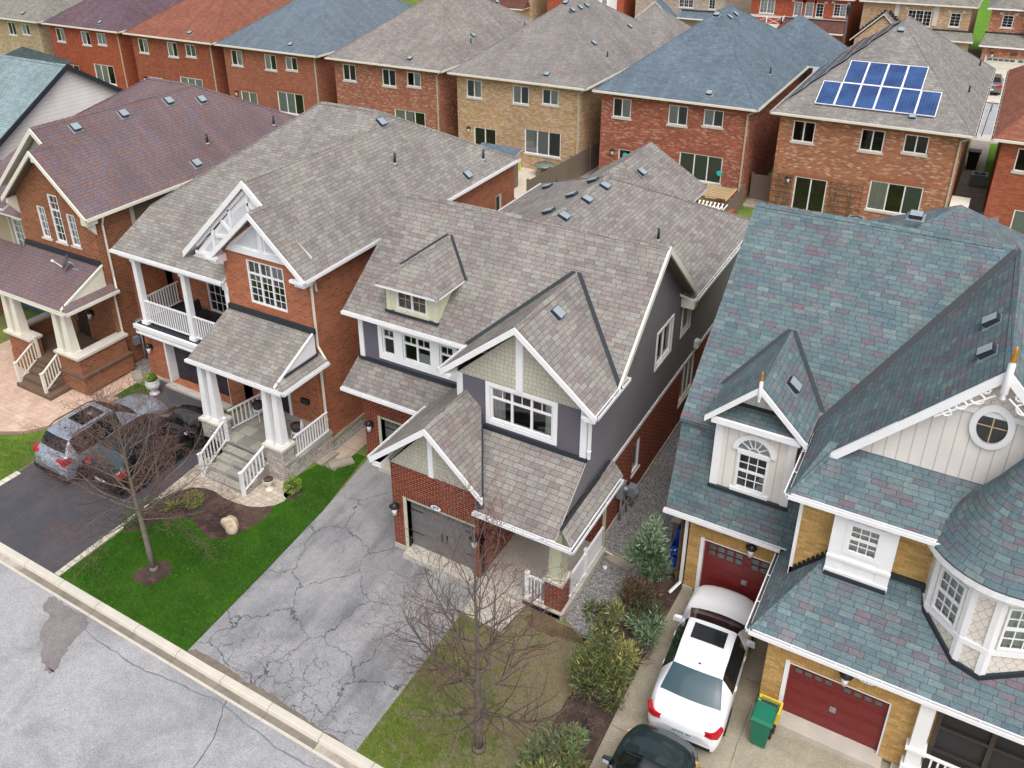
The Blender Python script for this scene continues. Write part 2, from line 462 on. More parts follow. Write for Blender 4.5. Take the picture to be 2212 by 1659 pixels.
M['sid_white'] = siding('white_siding', col(240,238,236), 0.20, ls=0.35, line=0.1)
M['sid_beige'] = siding('beige_siding', col(168,156,132), 0.10)
M['sid_brown'] = siding('taupe_siding', col(122,110,96), 0.12)
M['bnb'] = siding('board_and_batten', col(226,220,214), 0.26, vert=True, ls=0.45, line=0.1)
M['shake'] = courses('beige_shakes', 0.14, 0.13, [col(*c) for c in [(186,183,168),(181,178,162),(190,187,173),(184,180,165)]], jit=0.5, line=0.1, vline=0.05, linecol=col(136,132,118), bump=0.4, grain=0.06, linestr=0.8)
M['scale'] = scallop('fish_scale_cladding', col(222,214,204), col(150,142,134))
M['glass'] = glass('window_glass')
M['glass_dark'] = glass('dark_window_glass', tint=(.3, .33, .33, 1), opac=0.6, refl=0.05)
def curtain_mat(name, c, freq=14, horiz=False):
    t = NT(name); x, y, _ = t.sep(t.uv())
    w = t.n('ShaderNodeTexWave', wave_type='BANDS', bands_direction='Y' if horiz else 'X')
    t.put(w.inputs['Vector'], t.uv()); w.inputs['Scale'].default_value = freq if not horiz else 6.5
    w.inputs['Distortion'].default_value = 1.5 if not horiz else 0.0
    return t.fin(t.mix(t.rng(w.outputs[1], 0, 1, 0, 0.25), c, (c[0]*0.35, c[1]*0.35, c[2]*0.36, 1)), 0.9)
M['curtain'] = curtain_mat('white_curtain', col(240,242,238), 3.0)
M['curtain_g'] = curtain_mat('grey_curtain', col(110,112,112), 3.0)
M['door_glass'] = flat('garage_window_glass', col(86, 98, 98), .15, spec=.6)
M['blind'] = curtain_mat('slatted_blind', col(232,238,240), horiz=True)
M['blind_d'] = curtain_mat('dark_slatted_blind', col(136,150,152), horiz=True)
M['wood_fence'] = siding('weathered_fence_wood', col(128,114,104), 0.14, vert=True, ls=0.7)
M['wood_new'] = flat('pale_timber', col(196,172,130), 0.7, var=0.15)
M['wood_red'] = flat('stained_deck_wood', col(150,86,60), 0.7, var=0.15)

# ---------------------------------------------------------------- house parts
def window(house, w, a, b, c, d, lites=((0, 1, 0, 1, 1, 1),), fr=0.06, trim=0.0, depth=0.07, curt=None, sill=0.0, color='white', gl='glass', trimcol=None, mun=0.022, label=None, proud=0.0, muncol=None):
    """window set into a hole a-b / c-d of wall w; lites = (u0,u1,v0,v1,columns,rows) in fractions"""
    fm = MB(M[color])
    y1 = -depth+0.055+proud; y0 = -depth-0.02
    bar(w, fm, a, b, c, c+fr, y0, y1); bar(w, fm, a, b, d-fr, d, y0, y1)
    bar(w, fm, a, a+fr, c+fr, d-fr, y0, y1); bar(w, fm, b-fr, b, c+fr, d-fr, y0, y1)
    A, B, Cc, D = a+fr, b-fr, c+fr, d-fr
    WW = B-A; HH = D-Cc
    for (u0, u1, v0, v1, nc, nr) in lites:
        x0, x1, z0, z1 = A+WW*u0, A+WW*u1, Cc+HH*v0, Cc+HH*v1
        s = 0.035
        yb, yf = -depth-0.012, -depth+0.04+proud
        if u0 > 0: bar(w, fm, x0-s*0.5, x0+s, z0, z1, yb, yf)
        if u1 < 1: bar(w, fm, x1-s, x1+s*0.45, z0, z1, yb, yf-0.003)
        if v0 > 0: bar(w, fm, x0, x1, z0-s*0.5, z0+s, yb, yf-0.005)
        if v1 < 1: bar(w, fm, x0, x1, z1-s, z1+s*0.45, yb, yf-0.007)
    if trim:
        tm = M[trimcol or color]; fm.m(tm)
        t = trim; e = 0.035+proud
        bar(w, fm, a-t, b+t, d, d+t, 0.002, e); bar(w, fm, a-t, b+t, c-t, c, 0.002, e)
        bar(w, fm, a-t, a, c, d, 0.002, e-0.003); bar(w, fm, b, b+t, c, d, 0.002, e-0.003)
    fo = fm.build('window', house)
    if label: fo['label'] = label
    pm = MB(M[gl]); pm.face([w.P(a, c, -depth+proud*0.5), w.P(b, c, -depth+proud*0.5), w.P(b, d, -depth+proud*0.5), w.P(a, d, -depth+proud*0.5)])
    pm.build('pane', fo)
    gm = MB(M[muncol or color]); any_g = False
    for (u0, u1, v0, v1, nc, nr) in lites:
        x0, x1, z0, z1 = A+WW*u0, A+WW*u1, Cc+HH*v0, Cc+HH*v1
        k = mun/2
        for i in range(1, nc):
            x = x0+(x1-x0)*i/nc; bar(w, gm, x-k, x+k, z0, z1, -depth+0.004+proud*0.6, -depth+0.016+proud*0.6); any_g = True
        for j in range(1, nr):
            z = z0+(z1-z0)*j/nr; bar(w, gm, x0, x1, z-k, z+k, -depth+0.005+proud*0.6, -depth+0.018+proud*0.6); any_g = True
    if any_g: gm.build('muntin', fo)
    if curt:
        dc = -depth-0.045
        for (mat, u0, u1, v0, v1) in curt:
            cm = MB(M[mat]); x0, x1, z0, z1 = A+WW*u0, A+WW*u1, Cc+HH*v0, Cc+HH*v1
            n = 10
            if mat.startswith('curtain'):
                for i in range(n):
                    p0 = w.P(x0+(x1-x0)*i/n, 0, dc-0.03*(i % 2)); p1 = w.P(x0+(x1-x0)*(i+1)/n, 0, dc-0.03*((i+1) % 2))
                    cm.face([(p0[0], p0[1], z0), (p1[0], p1[1], z0), (p1[0], p1[1], z1), (p0[0], p0[1], z1)])
            else: cm.face([w.P(x0, z0, dc), w.P(x1, z0, dc), w.P(x1, z1, dc), w.P(x0, z1, dc)])
            cm.build('curtain' if mat.startswith('curtain') else 'blind', fo)
    if sill:
        sm = MB(M['stone']); bar(w, sm, a-0.08, b+0.08, c-sill, c-0.002, -depth, 0.05); sm.build('sill', fo)
    return fo

def gutter(house, p, q, out, color='white', size=0.10, extra=None):
    """open eaves trough along p-q, out = horizontal outward direction"""
    g = MB(M[color]); p = Vector(p); q = Vector(q); o = Vector((out[0], out[1], 0)).normalized()
    s = size; d = Vector((0, 0, 1))
    def bx(a0, a1, z0, z1):
        g.hexa([p+o*a0+d*z0, q+o*a0+d*z0, q+o*a1+d*z0, p+o*a1+d*z0, p+o*a0+d*z1, q+o*a0+d*z1, q+o*a1+d*z1, p+o*a1+d*z1])
    bx(0.0, s, -s-0.02, -s); bx(s-0.02, s+0.004, -s-0.018, -0.012); bx(-0.012, 0.012, -s-0.04, -0.015)
    L = (q-p).length; u = (q-p)/L
    for k in (0, 1):                 # end caps
        e = p if k == 0 else q-u*0.012
        g.hexa([e+d*(-s), e+u*0.012+d*(-s), e+u*0.012+o*s+d*(-s), e+o*s+d*(-s), e+d*(-0.02), e+u*0.012+d*(-0.02), e+u*0.012+o*s+d*(-0.02), e+o*s+d*(-0.02)])
    n = max(1, int(L/0.9))
    for i in range(1, n):
        e = p+u*(L*i/n); g.hexa([e+d*(-0.045), e+u*0.02+d*(-0.045), e+u*0.02+o*s+d*(-0.045), e+o*s+d*(-0.045), e+d*(-0.03), e+u*0.02+d*(-0.03), e+u*0.02+o*s+d*(-0.03), e+o*s+d*(-0.03)])
    g.m(M['gut_in']); bx(0.012, s-0.02, -s+0.002, -s+0.012)
    return g.build('gutter', house)

def downspout(house, pts, color='white'):
    g = MB(M[color])
    for i in range(len(pts)-1): g.beam(pts[i], pts[i+1], 0.075, 0.065, up=(0.2, 0.9, 0.1))
    for z in (1.2, 3.2, 4.6):
        x, y = pts[-2][0], pts[-2][1]
        if pts[-2][2] > z > pts[-1][2]: g.box(x-0.055, x+0.055, y-0.05, y+0.05, z, z+0.03)
    return g.build('downspout', house)

def roof_vent(house, p, up, rot=0):
    """low box vent lying on a roof plane; p on the plane, up = upslope unit vector (3D)"""
    u = Vector(up).normalized(); h = Vector((0, 0, 1)); t = u.cross(h).normalized(); n = t.cross(u).normalized()
    if n.z < 0: n = -n
    p = Vector(p); g = MB(M['vent'])
    def P(a, b, c): return p+t*a+u*b+n*c
    g.m(M['grey_metal']); g.hexa([P(-.24,-.26,0.0), P(.24,-.26,0.0), P(.24,.2,0.0), P(-.24,.2,0.0), P(-.24,-.26,.012), P(.24,-.26,.012), P(.24,.2,.012), P(-.24,.2,.012)])
    g.m(M['vent']); g.hexa([P(-.17,-.17,.012), P(.17,-.17,.012), P(.17,.18,.012), P(-.17,.18,.012), P(-.19,-.2,.15), P(.19,-.2,.15), P(.19,.17,.12), P(-.19,.17,.12)])
    g.m(M['vent_top']); g.hexa([P(-.17,-.18,.151), P(.17,-.18,.151), P(.17,.155,.122), P(-.17,.155,.122), P(-.16,-.17,.158), P(.16,-.17,.158), P(.16,.15,.13), P(-.16,.15,.13)])
    return g.build('roof_vent', house)

def vent_pipe(house, p, h=0.45):
    g = MB(M['grey_metal']); g.lathe(p[0], p[1], [(0.11, p[2]-0.05), (0.10, p[2]+0.03), (0.06, p[2]+0.05)], 8)
    g.m(M['black']); g.lathe(p[0], p[1], [(0.05, p[2]-0.1), (0.05, p[2]+h)], 8)
    return g.build('vent_pipe', house)

def ridge_caps(house, segs, mat, w=0.14):
    g = MB(mat)
    for (a, b, n1, n2) in segs:      # n1,n2: downslope unit vectors on both sides
        a = Vector(a); b = Vector(b); L = (b-a).length; n = max(1, int(L/0.30)); d = (b-a)/n
        for i in range(n):
            p = a+d*i; q = a+d*(i+1)
            for nn in (n1, n2):
                nn = Vector(nn).normalized(); z0 = Vector((0,0,0.014)); z1 = Vector((0,0,0.032))
                f = [p+z0, q+z1, q+z1+nn*w, p+z0+nn*w]
                nr = (f[1]-f[0]).cross(f[2]-f[0])
                if nr.z < 0: f = f[::-1]
                g.face(f); g.face([q+z1*0, q+z1, q+z1+nn*w, q+nn*w])
    return g.build('ridge_cap', house)

def railing(parent, p, q, h=0.95, mat='white', base=0.08, n=None, sq=0.03, name='railing', posts=()):
    """balusters between two rails; p,q at floor level (may slope)"""
    g = MB(M[mat]); p = Vector(p); q = Vector(q); z = Vector((0, 0, 1)); L = (q-p).length
    g.beam(p+z*h, q+z*h, 0.07, 0.05); g.beam(p+z*base, q+z*base, 0.05, 0.05)
    n = n or max(2, int(L/0.125))
    for i in range(1, n):
        e = p+(q-p)*(i/n); g.box(e.x-sq/2, e.x+sq/2, e.y-sq/2, e.y+sq/2, e.z+base, e.z+h)
    for e in posts:
        e = Vector(e); g.box(e.x-0.055, e.x+0.055, e.y-0.055, e.y+0.055, e.z, e.z+h+0.1); g.box(e.x-0.07, e.x+0.07, e.y-0.07, e.y+0.07, e.z+h+0.1, e.z+h+0.13)
    return g.build(name, parent)

def garage_door(house, w, a, b, c, d, mat, frame='white', depth=0.22, rows=4, wins=8, wrows=1, winh=0.24, wmat='door_glass', handles='one', frm=0.09, label=None, strap=False, split=True):
    g = MB(mat)
    dd = -depth+.06
    rh = (d-c)/rows
    for i in range(rows):
        z0 = c+rh*i; z1 = z0+rh-0.012
        if i == rows-1 and wins:
            pass
        w.box(g, a, b, z0, z1, dd-0.05, dd)
    # raised panels
    ncol = 4
    pw = (b-a)/ncol
    for i in range(rows-(1 if wins else 0)):
        for j in range(ncol):
            x0 = a+pw*j+0.06; x1 = a+pw*(j+1)-0.06; z0 = c+rh*i+0.08; z1 = c+rh*(i+1)-0.09
            w.box(g, x0, x1, z0, z1, dd, dd+0.012)
    do = g.build('garage_door', house)
    if label: do['label'] = label
    if wins:
        wm = MB(M[wmat]); fm = MB(mat); z1 = d-0.13; z0 = z1-winh; half = (b-a)/2
        for k in range(wins):
            side = 0 if k < wins//2 else 1; kk = k-(wins//2)*side
            n2 = wins//2; sw = (half-0.2)/n2; x0 = a+0.1+half*side+sw*kk+0.035; x1 = x0+sw-0.07
            for r in range(wrows):
                hh = winh/wrows; a0 = z0+hh*r+0.01; a1 = a0+hh-0.03
                wm.face([w.P(x0, a0, dd+0.004), w.P(x1, a0, dd+0.004), w.P(x1, a1, dd+0.004), w.P(x0, a1, dd+0.004)])
                for (p0, p1, q0, q1) in ((x0-.03, x1+.03, a1, a1+.025), (x0-.03, x1+.03, a0-.025, a0), (x0-.03, x0, a0, a1), (x1, x1+.03, a0, a1)): w.box(fm, p0, p1, q0, q1, dd, dd+0.018)
        wm.build('door_window', do); fm.build('window_surround', do)
    hm = MB(M['grey_metal'] if handles == 'one' else M['black']); m = (a+b)/2; zm = c+(d-c)*0.42
    if handles == 'one':
        w.box(hm, m-.07, m+.07, zm-.08, zm+.08, dd, dd+.015); w.box(hm, m-.02, m+.02, zm-.06, zm+.06, dd+.015, dd+.04)
    else:
        for s in (-1, 1): w.box(hm, m+s*.09-.02, m+s*.09+.02, zm-.14, zm+.14, dd+0.002, dd+.035)
    if strap:
        for zz in (c+(d-c)*0.76, c+(d-c)*0.30):
            w.box(hm, a+.02, a+.45, zz, zz+.03, dd+.012, dd+.02); w.box(hm, b-.45, b-.02, zz, zz+.03, dd+.012, dd+.02)
    hm.build('handle', do)
    if frame:
        t = MB(M[frame])
        w.box(t, a-frm, a, c, d+frm, -depth-.02, 0.02); w.box(t, b, b+frm, c, d+frm, -depth-.02, -0.02); w.box(t, a, b, d, d+frm, -depth-.02, -0.023)
        t.build('door_frame', house)
    return do

def wall_lamp(house, w, a, z):
    g = MB(M['black'])
    w.box(g, a-.07, a+.07, z-.02, z+.2, 0, .03)
    p = Vector(w.P(a, z+.1, .03)); q = Vector(w.P(a, z+.22, .13)); g.beam(p, q, .03, .03)
    c = w.P(a, z, .16); g.lathe(c[0], c[1], [(.03, z+.30), (.16, z+.18), (.13, z+.13)], 8)
    o = g.build('wall_lamp', house)
    l = MB(M['white']); l.lathe(c[0], c[1], [(.06, z-.14), (.095, z+.13)], 8); l.build('lantern', o)
    return o

def valley(house, pts, w=0.14, name='valley_flashing', mat='flash', lift=0.02, planes=None):
    g = MB(M[mat])
    for (p, q, n1, n2) in pts:
        p = Vector(p)+Vector((0,0,lift)); q = Vector(q)+Vector((0,0,lift))
        for nn in (n1, n2):
            if nn is None: continue
            nn = Vector(nn).normalized()*w; f = [p, q, q+nn, p+nn]
            nr = (f[1]-f[0]).cross(f[2]-f[0])
            if nr.z < 0: f = f[::-1]
            g.face(f)
    return g.build(name, house)

def number_text(parent, s, w, a, z, size, mat, d=0.012, name='house_number', bold=0.0):
    cu = bpy.data.curves.new('txt', 'FONT'); cu.body = s; cu.size = size; cu.align_x = 'CENTER'; cu.align_y = 'CENTER'; cu.extrude = 0.003; cu.offset = bold
    o = bpy.data.objects.new('txt', cu)
    dg = bpy.context.evaluated_depsgraph_get()
    C.objects.link(o); bpy.context.view_layer.update(); dg = bpy.context.evaluated_depsgraph_get()
    me = bpy.data.meshes.new_from_object(o.evaluated_get(dg))
    bpy.data.objects.remove(o)
    ox = Vector(w.P(a, z, d)); t = Vector((w.t[0], w.t[1], 0)); n = Vector((w.n[0], w.n[1], 0)); up = Vector((0,0,1))
    base = Vector((0,0,0)); p = parent
    while p is not None: base += Vector(p.location); p = p.parent
    for v in me.vertices:
        v.co = ox+t*v.co.x+up*v.co.y+n*v.co.z-base
    me.materials.clear(); me.materials.append(mat)
    ob = bpy.data.objects.new(name, me); C.objects.link(ob); ob.parent = parent
    return ob
# ---------------------------------------------------------------- ground materials
def asphalt_mat(name, base, dark, crack=0.0, patch=0.5, grain=0.3, stain_scale=0.35, crack_scale=0.55, streak=False):
    t = NT(name); p = t.pos()
    g = t.rng(t.noise(p, 22, 3, 0.8), 0.3, 0.7, 1-grain, 1+grain)
    g2 = t.rng(t.noise(p, 5, 4, 0.7), 0.3, 0.7, 0.9, 1.08)
    b = t.noise(p, stain_scale, 6, 0.62, 0.6)
    x, y, z = t.sep(p)
    if streak:
        b = t.math('ADD', t.math('MULTIPLY', b, 0.5), t.math('MULTIPLY', t.noise(t.comb(t.math('MULTIPLY', x, 1.5), t.math('MULTIPLY', y, 0.28), 0.0), 1.0, 5, 0.6, 0.4), 0.5))
    c = t.mix(t.rng(b, 0.44, 0.66, 0.0, patch), base, dark)
    v = t.math('MULTIPLY', g, g2); c = t.mix(1.0, c, t.comb(v, v, v), 'MULTIPLY')
    if crack:
        w = t.noise(p, 1.3, 4, 0.6); w2 = t.noise(t.comb(y, x, 3.0), 1.3, 4, 0.6)
        q = t.comb(t.math('ADD', x, t.math('MULTIPLY', w, 1.1)), t.math('ADD', y, t.math('MULTIPLY', w2, 1.1)), 0.0)
        vo = t.n('ShaderNodeTexVoronoi', feature='DISTANCE_TO_EDGE', voronoi_dimensions='2D'); t.put(vo.inputs['Vector'], q); vo.inputs['Scale'].default_value = crack_scale
        d = t.rng(vo.outputs[0], 0.0, 0.014, 1.0, 0.0)
        vo2 = t.n('ShaderNodeTexVoronoi', feature='DISTANCE_TO_EDGE', voronoi_dimensions='2D'); t.put(vo2.inputs['Vector'], q); vo2.inputs['Scale'].default_value = crack_scale*4.2
        d2 = t.rng(vo2.outputs[0], 0.0, 0.045, 0.9, 0.0)
        msk = t.math('ADD', t.math('MULTIPLY', t.rng(t.noise(p, 0.34, 2), 0.42, 0.54, 0.0, 1.0), t.rng(y, 13.6, 10.6, 0.0, 1.0), clamp=True), t.math('MULTIPLY', t.rng(t.noise(p, 0.5, 2), 0.52, 0.6, 0.0, 0.8), t.rng(x, -13.4, -15.4, 0.0, 1.0), clamp=True), clamp=True)
        d = t.math('MAXIMUM', t.math('MULTIPLY', d, t.rng(t.noise(p, 0.55, 1), 0.33, 0.45, 0.25, 1.0)), t.math('MULTIPLY', d2, msk), clamp=True)
        c = t.mix(t.math('MULTIPLY', d, crack), c, col(58, 58, 62))
    t.bump(t.noise(p, 55, 2), 0.25, 0.008)
    return t.fin(c, 0.9, spec=0.25)

M['street'] = asphalt_mat('street_asphalt', col(178, 178, 180, .82), col(138, 138, 140, .8), patch=0.7, stain_scale=0.45)
M['street_wet'] = asphalt_mat('damp_street_asphalt', col(132, 126, 126), col(112, 108, 108), patch=0.8, stain_scale=1.4)
M['drive_c'] = asphalt_mat('old_driveway_asphalt', col(160, 160, 162, .86), col(100, 101, 105, .86), crack=1.0, patch=0.8, stain_scale=0.5, streak=True)
M['drive_b'] = asphalt_mat('sealed_driveway_asphalt', col(74, 74, 80), col(98, 92, 92), patch=0.55, stain_scale=0.5, streak=True, grain=0.08)
M['drive_d'] = asphalt_mat('exposed_aggregate', col(168, 160, 142, .92), col(128, 118, 102), patch=0.6, stain_scale=0.6, grain=0.25)
M['cream_drive'] = flat('cream_driveway', col(206, 194, 178), 0.85, var=0.1)
M['back_asphalt'] = flat('back_street_asphalt', col(160, 162, 168), 0.9, var=0.1, scale=0.6)
M['kerb'] = flat('kerb_concrete', col(206, 200, 188, .95), 0.85, var=0.1, scale=2.0, bump=0.2)
M['pan'] = asphalt_mat('gutter_pan', col(190, 182, 168), col(126, 120, 110), patch=0.9, stain_scale=0.9, grain=0.08)
M['pan_wet'] = asphalt_mat('damp_gutter_pan', col(138, 130, 118), col(112, 106, 98), patch=0.8, stain_scale=1.2, grain=0.08)
M['yellow'] = flat('road_paint_yellow', col(214, 178, 104), 0.7)
def grass_mat(name, a, b, c, brown=None, bscale=0.5, bt=(0.5, 0.62), patches=None):
    t = NT(name); p = t.pos(); x, y, z = t.sep(p)
    n1 = t.noise(p, 0.8, 5, 0.6); n2 = t.noise(p, 26, 3, 0.7); n3 = t.noise(t.comb(t.math('MULTIPLY', x, 3.0), t.math('MULTIPLY', y, 3.0), 0.0), 1.2, 4, 0.7)
    k = t.mix(t.rng(n1, 0.38, 0.62, 0, 1), a, b); k = t.mix(t.rng(n3, 0.52, 0.75, 0, 0.8), k, c)
    if brown:
        m = t.noise(p, bscale, 5, 0.65); k = t.mix(t.rng(m, bt[0], bt[1], 0, 1), k, brown)
    if patches:
        k = t.mix(patches(t, x, y, p), k, brown or c)
    v = t.rng(n2, 0.3, 0.7, 0.72, 1.25); k = t.mix(1.0, k, t.comb(v, v, v), 'MULTIPLY')
    t.bump(n2, 0.6, 0.03)
    return t.fin(k, 0.95, spec=0.1)
M['lawn_c'] = grass_mat('lush_lawn', col(54, 94, 22), col(42, 78, 18), col(72, 108, 32), brown=col(84, 82, 52), bscale=1.7, bt=(0.60, 0.70))
def patchy(t, x, y, p):
    # thin grass towards the porch, greener by the kerb on the driveway side
    s = t.math('ADD', t.math('MULTIPLY', t.math('SUBTRACT', x, -8.6), 0.16), t.math('MULTIPLY', t.math('SUBTRACT', y, 12.3), 0.12))
    n = t.math('MULTIPLY', t.math('SUBTRACT', t.noise(p, 2.2, 6, 0.75), 0.5), 3.4)
    return t.rng(t.math('ADD', s, n), -0.25, 0.35, 0.0, 0.88)
M['lawn_d'] = grass_mat('patchy_lawn', col(98, 114, 46), col(78, 100, 36), col(122, 126, 66), brown=col(132, 120, 100), bscale=1.6, bt=(0.56, 0.66), patches=patchy)
M['lawn_a'] = grass_mat('plain_lawn', col(104, 128, 48), col(84, 110, 40), col(124, 142, 66))
M['backgrass'] = grass_mat('back_garden_grass', col(112, 132, 60), col(88, 108, 48), col(128, 138, 76), brown=col(120, 108, 82))
M['bright_grass'] = grass_mat('bright_grass', col(100, 140, 52), col(86, 126, 44), col(114, 148, 62))
M['mulch'] = grass_mat('bark_mulch', col(88, 72, 66), col(62, 52, 50), col(128, 100, 84))
M['soil'] = grass_mat('bare_soil', col(116, 98, 76), col(96, 82, 64), col(134, 116, 88))
M['drain_dirt'] = flat('silt', col(118, 108, 98), .9, var=.25, scale=6)
def gravel_mat(name, cols):
    t = NT(name); p = t.pos()
    v = t.n('ShaderNodeTexVoronoi', voronoi_dimensions='3D'); t.put(v.inputs['Vector'], p); v.inputs['Scale'].default_value = 24
    c = t.ramp(t.math('FRACT', t.math('MULTIPLY', t.sep(v.outputs['Color'])[0], 1.0)), [(i/len(cols), col(*k)) for i, k in enumerate(cols)], 'CONSTANT')
    d = t.rng(v.outputs[0], 0.0, 0.6, 1.1, 0.6)
    b = t.rng(t.noise(p, 0.7, 4), 0.3, 0.7, 0.82, 1.12); d = t.math('MULTIPLY', d, b)
    t.bump(v.outputs[0], 0.8, 0.02)
    return t.fin(t.mix(1.0, c, t.comb(d, d, d), 'MULTIPLY'), 0.9)
M['gravel'] = gravel_mat('grey_gravel', [(166,164,164),(144,144,148),(186,182,178),(124,124,130),(154,150,148)])
M['gravel_l'] = gravel_mat('pale_gravel', [(176,170,164),(156,150,146),(192,186,180),(138,132,130)])
M['pavers'] = courses('sandy_pavers', 0.18, 0.24, [col(*c) for c in [(190,178,162),(180,168,152),(198,188,174),(172,160,146)]], jit=0.5, line=0.06, vline=0.03, linecol=col(128,118,106), bump=0.4)
M['kerbstone'] = courses('edging_stones', 0.24, 0.4, [col(*c) for c in [(204,198,184),(190,184,170),(212,206,194)]], line=0.08, vline=0.01, linecol=col(130,124,112))
M['flagging'] = courses('flagstone', 0.42, 0.42, [col(*c) for c in [(168,162,150),(154,148,138),(178,172,160),(146,142,134)]], jit=0.5, line=0.03, vline=0.015, linecol=col(110,106,98), bump=0.3)
M['stepstone'] = courses('step_stone', 0.5, 0.6, [col(*c) for c in [(160,156,146),(148,144,136),(170,166,156),(138,136,130)]], jit=0.5, line=0.03, vline=0.012, linecol=col(104,102,96), bump=0.3)
M['slabs'] = courses('concrete_slabs', 0.75, 0.62, [col(*c) for c in [(182,166,146),(168,154,136),(192,178,158)]], jit=0, line=0.025, vline=0.012, linecol=col(120,108,96), bump=0.3, grain=0.08)
def stamped():
    t = NT('stamped_concrete'); p = t.pos()
    n = t.noise(p, 1.6, 6, 0.6, 0.5); n2 = t.noise(p, 9, 4, 0.6)
    c = t.ramp(n, [(0.3, col(214,190,172)), (0.5, col(196,168,148)), (0.7, col(178,150,134))])
    v = t.rng(n2, 0.3, 0.7, 0.86, 1.12); c = t.mix(1.0, c, t.comb(v, v, v), 'MULTIPLY')
    x, y, _ = t.sep(t.uv())
    m = t.math('MAXIMUM', t.math('LESS_THAN', t.math('FRACT', t.math('DIVIDE', x, 2.1)), 0.012), t.math('LESS_THAN', t.math('FRACT', t.math('DIVIDE', y, 2.1)), 0.012))
    br = t.n('ShaderNodeTexBrick'); t.put(br.inputs['Vector'], t.uv()); br.inputs['Scale'].default_value = 1.0; br.inputs['Brick Width'].default_value = 0.6; br.inputs['Row Height'].default_value = 0.4; br.inputs['Mortar Size'].default_value = 0.012
    c = t.mix(t.math('MULTIPLY', br.outputs['Fac'], 0.3), c, col(130,104,90)); c = t.mix(t.math('MULTIPLY', m, 0.5), c, col(226,204,184))
    t.bump(n2, 0.3, 0.01)
    return t.fin(c, 0.6)
M['stamped'] = stamped()
M['stamp_band'] = flat('stamped_border', col(134, 108, 100), 0.7, var=0.12)
M['stamp_dark'] = flat('stamped_step_dark', col(104, 84, 70), 0.7, var=0.15)

def sheet(name, pts, z, mat, kind='structure'):
    g = MB(mat); n = len(pts); a = sum(pts[i][0]*pts[(i+1) % n][1]-pts[(i+1) % n][0]*pts[i][1] for i in range(n))
    if a < 0: pts = pts[::-1]
    g.face([(x, y, z) for x, y in pts])
    return g.build(name, kind=kind)
def rect(x0, x1, y0, y1): return [(x0, y0), (x1, y0), (x1, y1), (x0, y1)]

sheet('ground', rect(-700, 700, -300, 1100), -0.40, M['backgrass'])
sheet('street', rect(-160, 120, -40, 9.72), -0.13, M['street'])
def smooth_poly(pts, it=2):
    for _ in range(it):
        q = []
        for i in range(len(pts)):
            a = pts[i]; b = pts[(i+1) % len(pts)]
            q += [(a[0]*.75+b[0]*.25, a[1]*.75+b[1]*.25), (a[0]*.25+b[0]*.75, a[1]*.25+b[1]*.75)]
        pts = q
    return pts
def jag(pts, amp, seed=1, sub=4):
    rnd = random.Random(seed); q = []
    n = len(pts)
    for i in range(n):
        a = pts[i]; b = pts[(i+1) % n]
        for k in range(sub):
            f = k/sub; q.append((a[0]+(b[0]-a[0])*f+rnd.uniform(-amp, amp), a[1]+(b[1]-a[1])*f+rnd.uniform(-amp, amp)))
    return q
sheet('street_damp_patch', jag(smooth_poly([(-20.9, 9.66), (-20.2, 9.6), (-18.95, 9.64), (-18.9, 8.95), (-18.6, 8.35), (-18.35, 7.85), (-18.9, 7.95), (-19.5, 8.35), (-20.1, 8.75), (-20.2, 9.15), (-20.75, 9.2)], 1), 0.05, 3, 3), -0.126, M['street_wet'])
# street crack sealing and cracks
def strip(name, pts, w, z, mat, seed=0, kind='structure'):
    g = MB(mat); rnd = random.Random(seed); P = []
    for i in range(len(pts)-1):
        a = Vector(pts[i]); b = Vector(pts[i+1]); n = max(1, int((b-a).length/0.22))
        for k in range(n): P.append(a+(b-a)*(k/n)+Vector((rnd.uniform(-1, 1), rnd.uniform(-1, 1)))*w*0.8)
    P.append(Vector(pts[-1]))
    for i in range(len(P)-1):
        d = (P[i+1]-P[i]); nn = Vector((-d.y, d.x)).normalized()*w/2*rnd.uniform(0.6, 1.2)
        f = [P[i]-nn, P[i]+nn, P[i+1]+nn, P[i+1]-nn]
        g.face([(v.x, v.y, z) for v in f][::-1])
    return g.build(name, kind=kind)
M['crack'] = flat('crack_fill', col(84, 84, 88), 0.9)
M['seal'] = flat('crack_sealant', col(112, 120, 130), 0.6)
strip('street_crack', [(-13.75, 9.66), (-13.2, 8.7), (-13.0, 7.6), (-12.4, 6.4), (-12.2, 5.0)], 0.025, -0.1255, M['crack'], 2)
strip('street_crack', [(-19.6, 9.5), (-18.6, 9.25), (-16.5, 9.2), (-13.9, 9.55), (-11.5, 9.3), (-9.0, 9.45)], 0.035, -0.1253, M['seal'], 5)
strip('street_crack', [(-21.5, 4.6), (-19, 4.4), (-16, 3.9)], 0.04, -0.1253, M['seal'], 6)
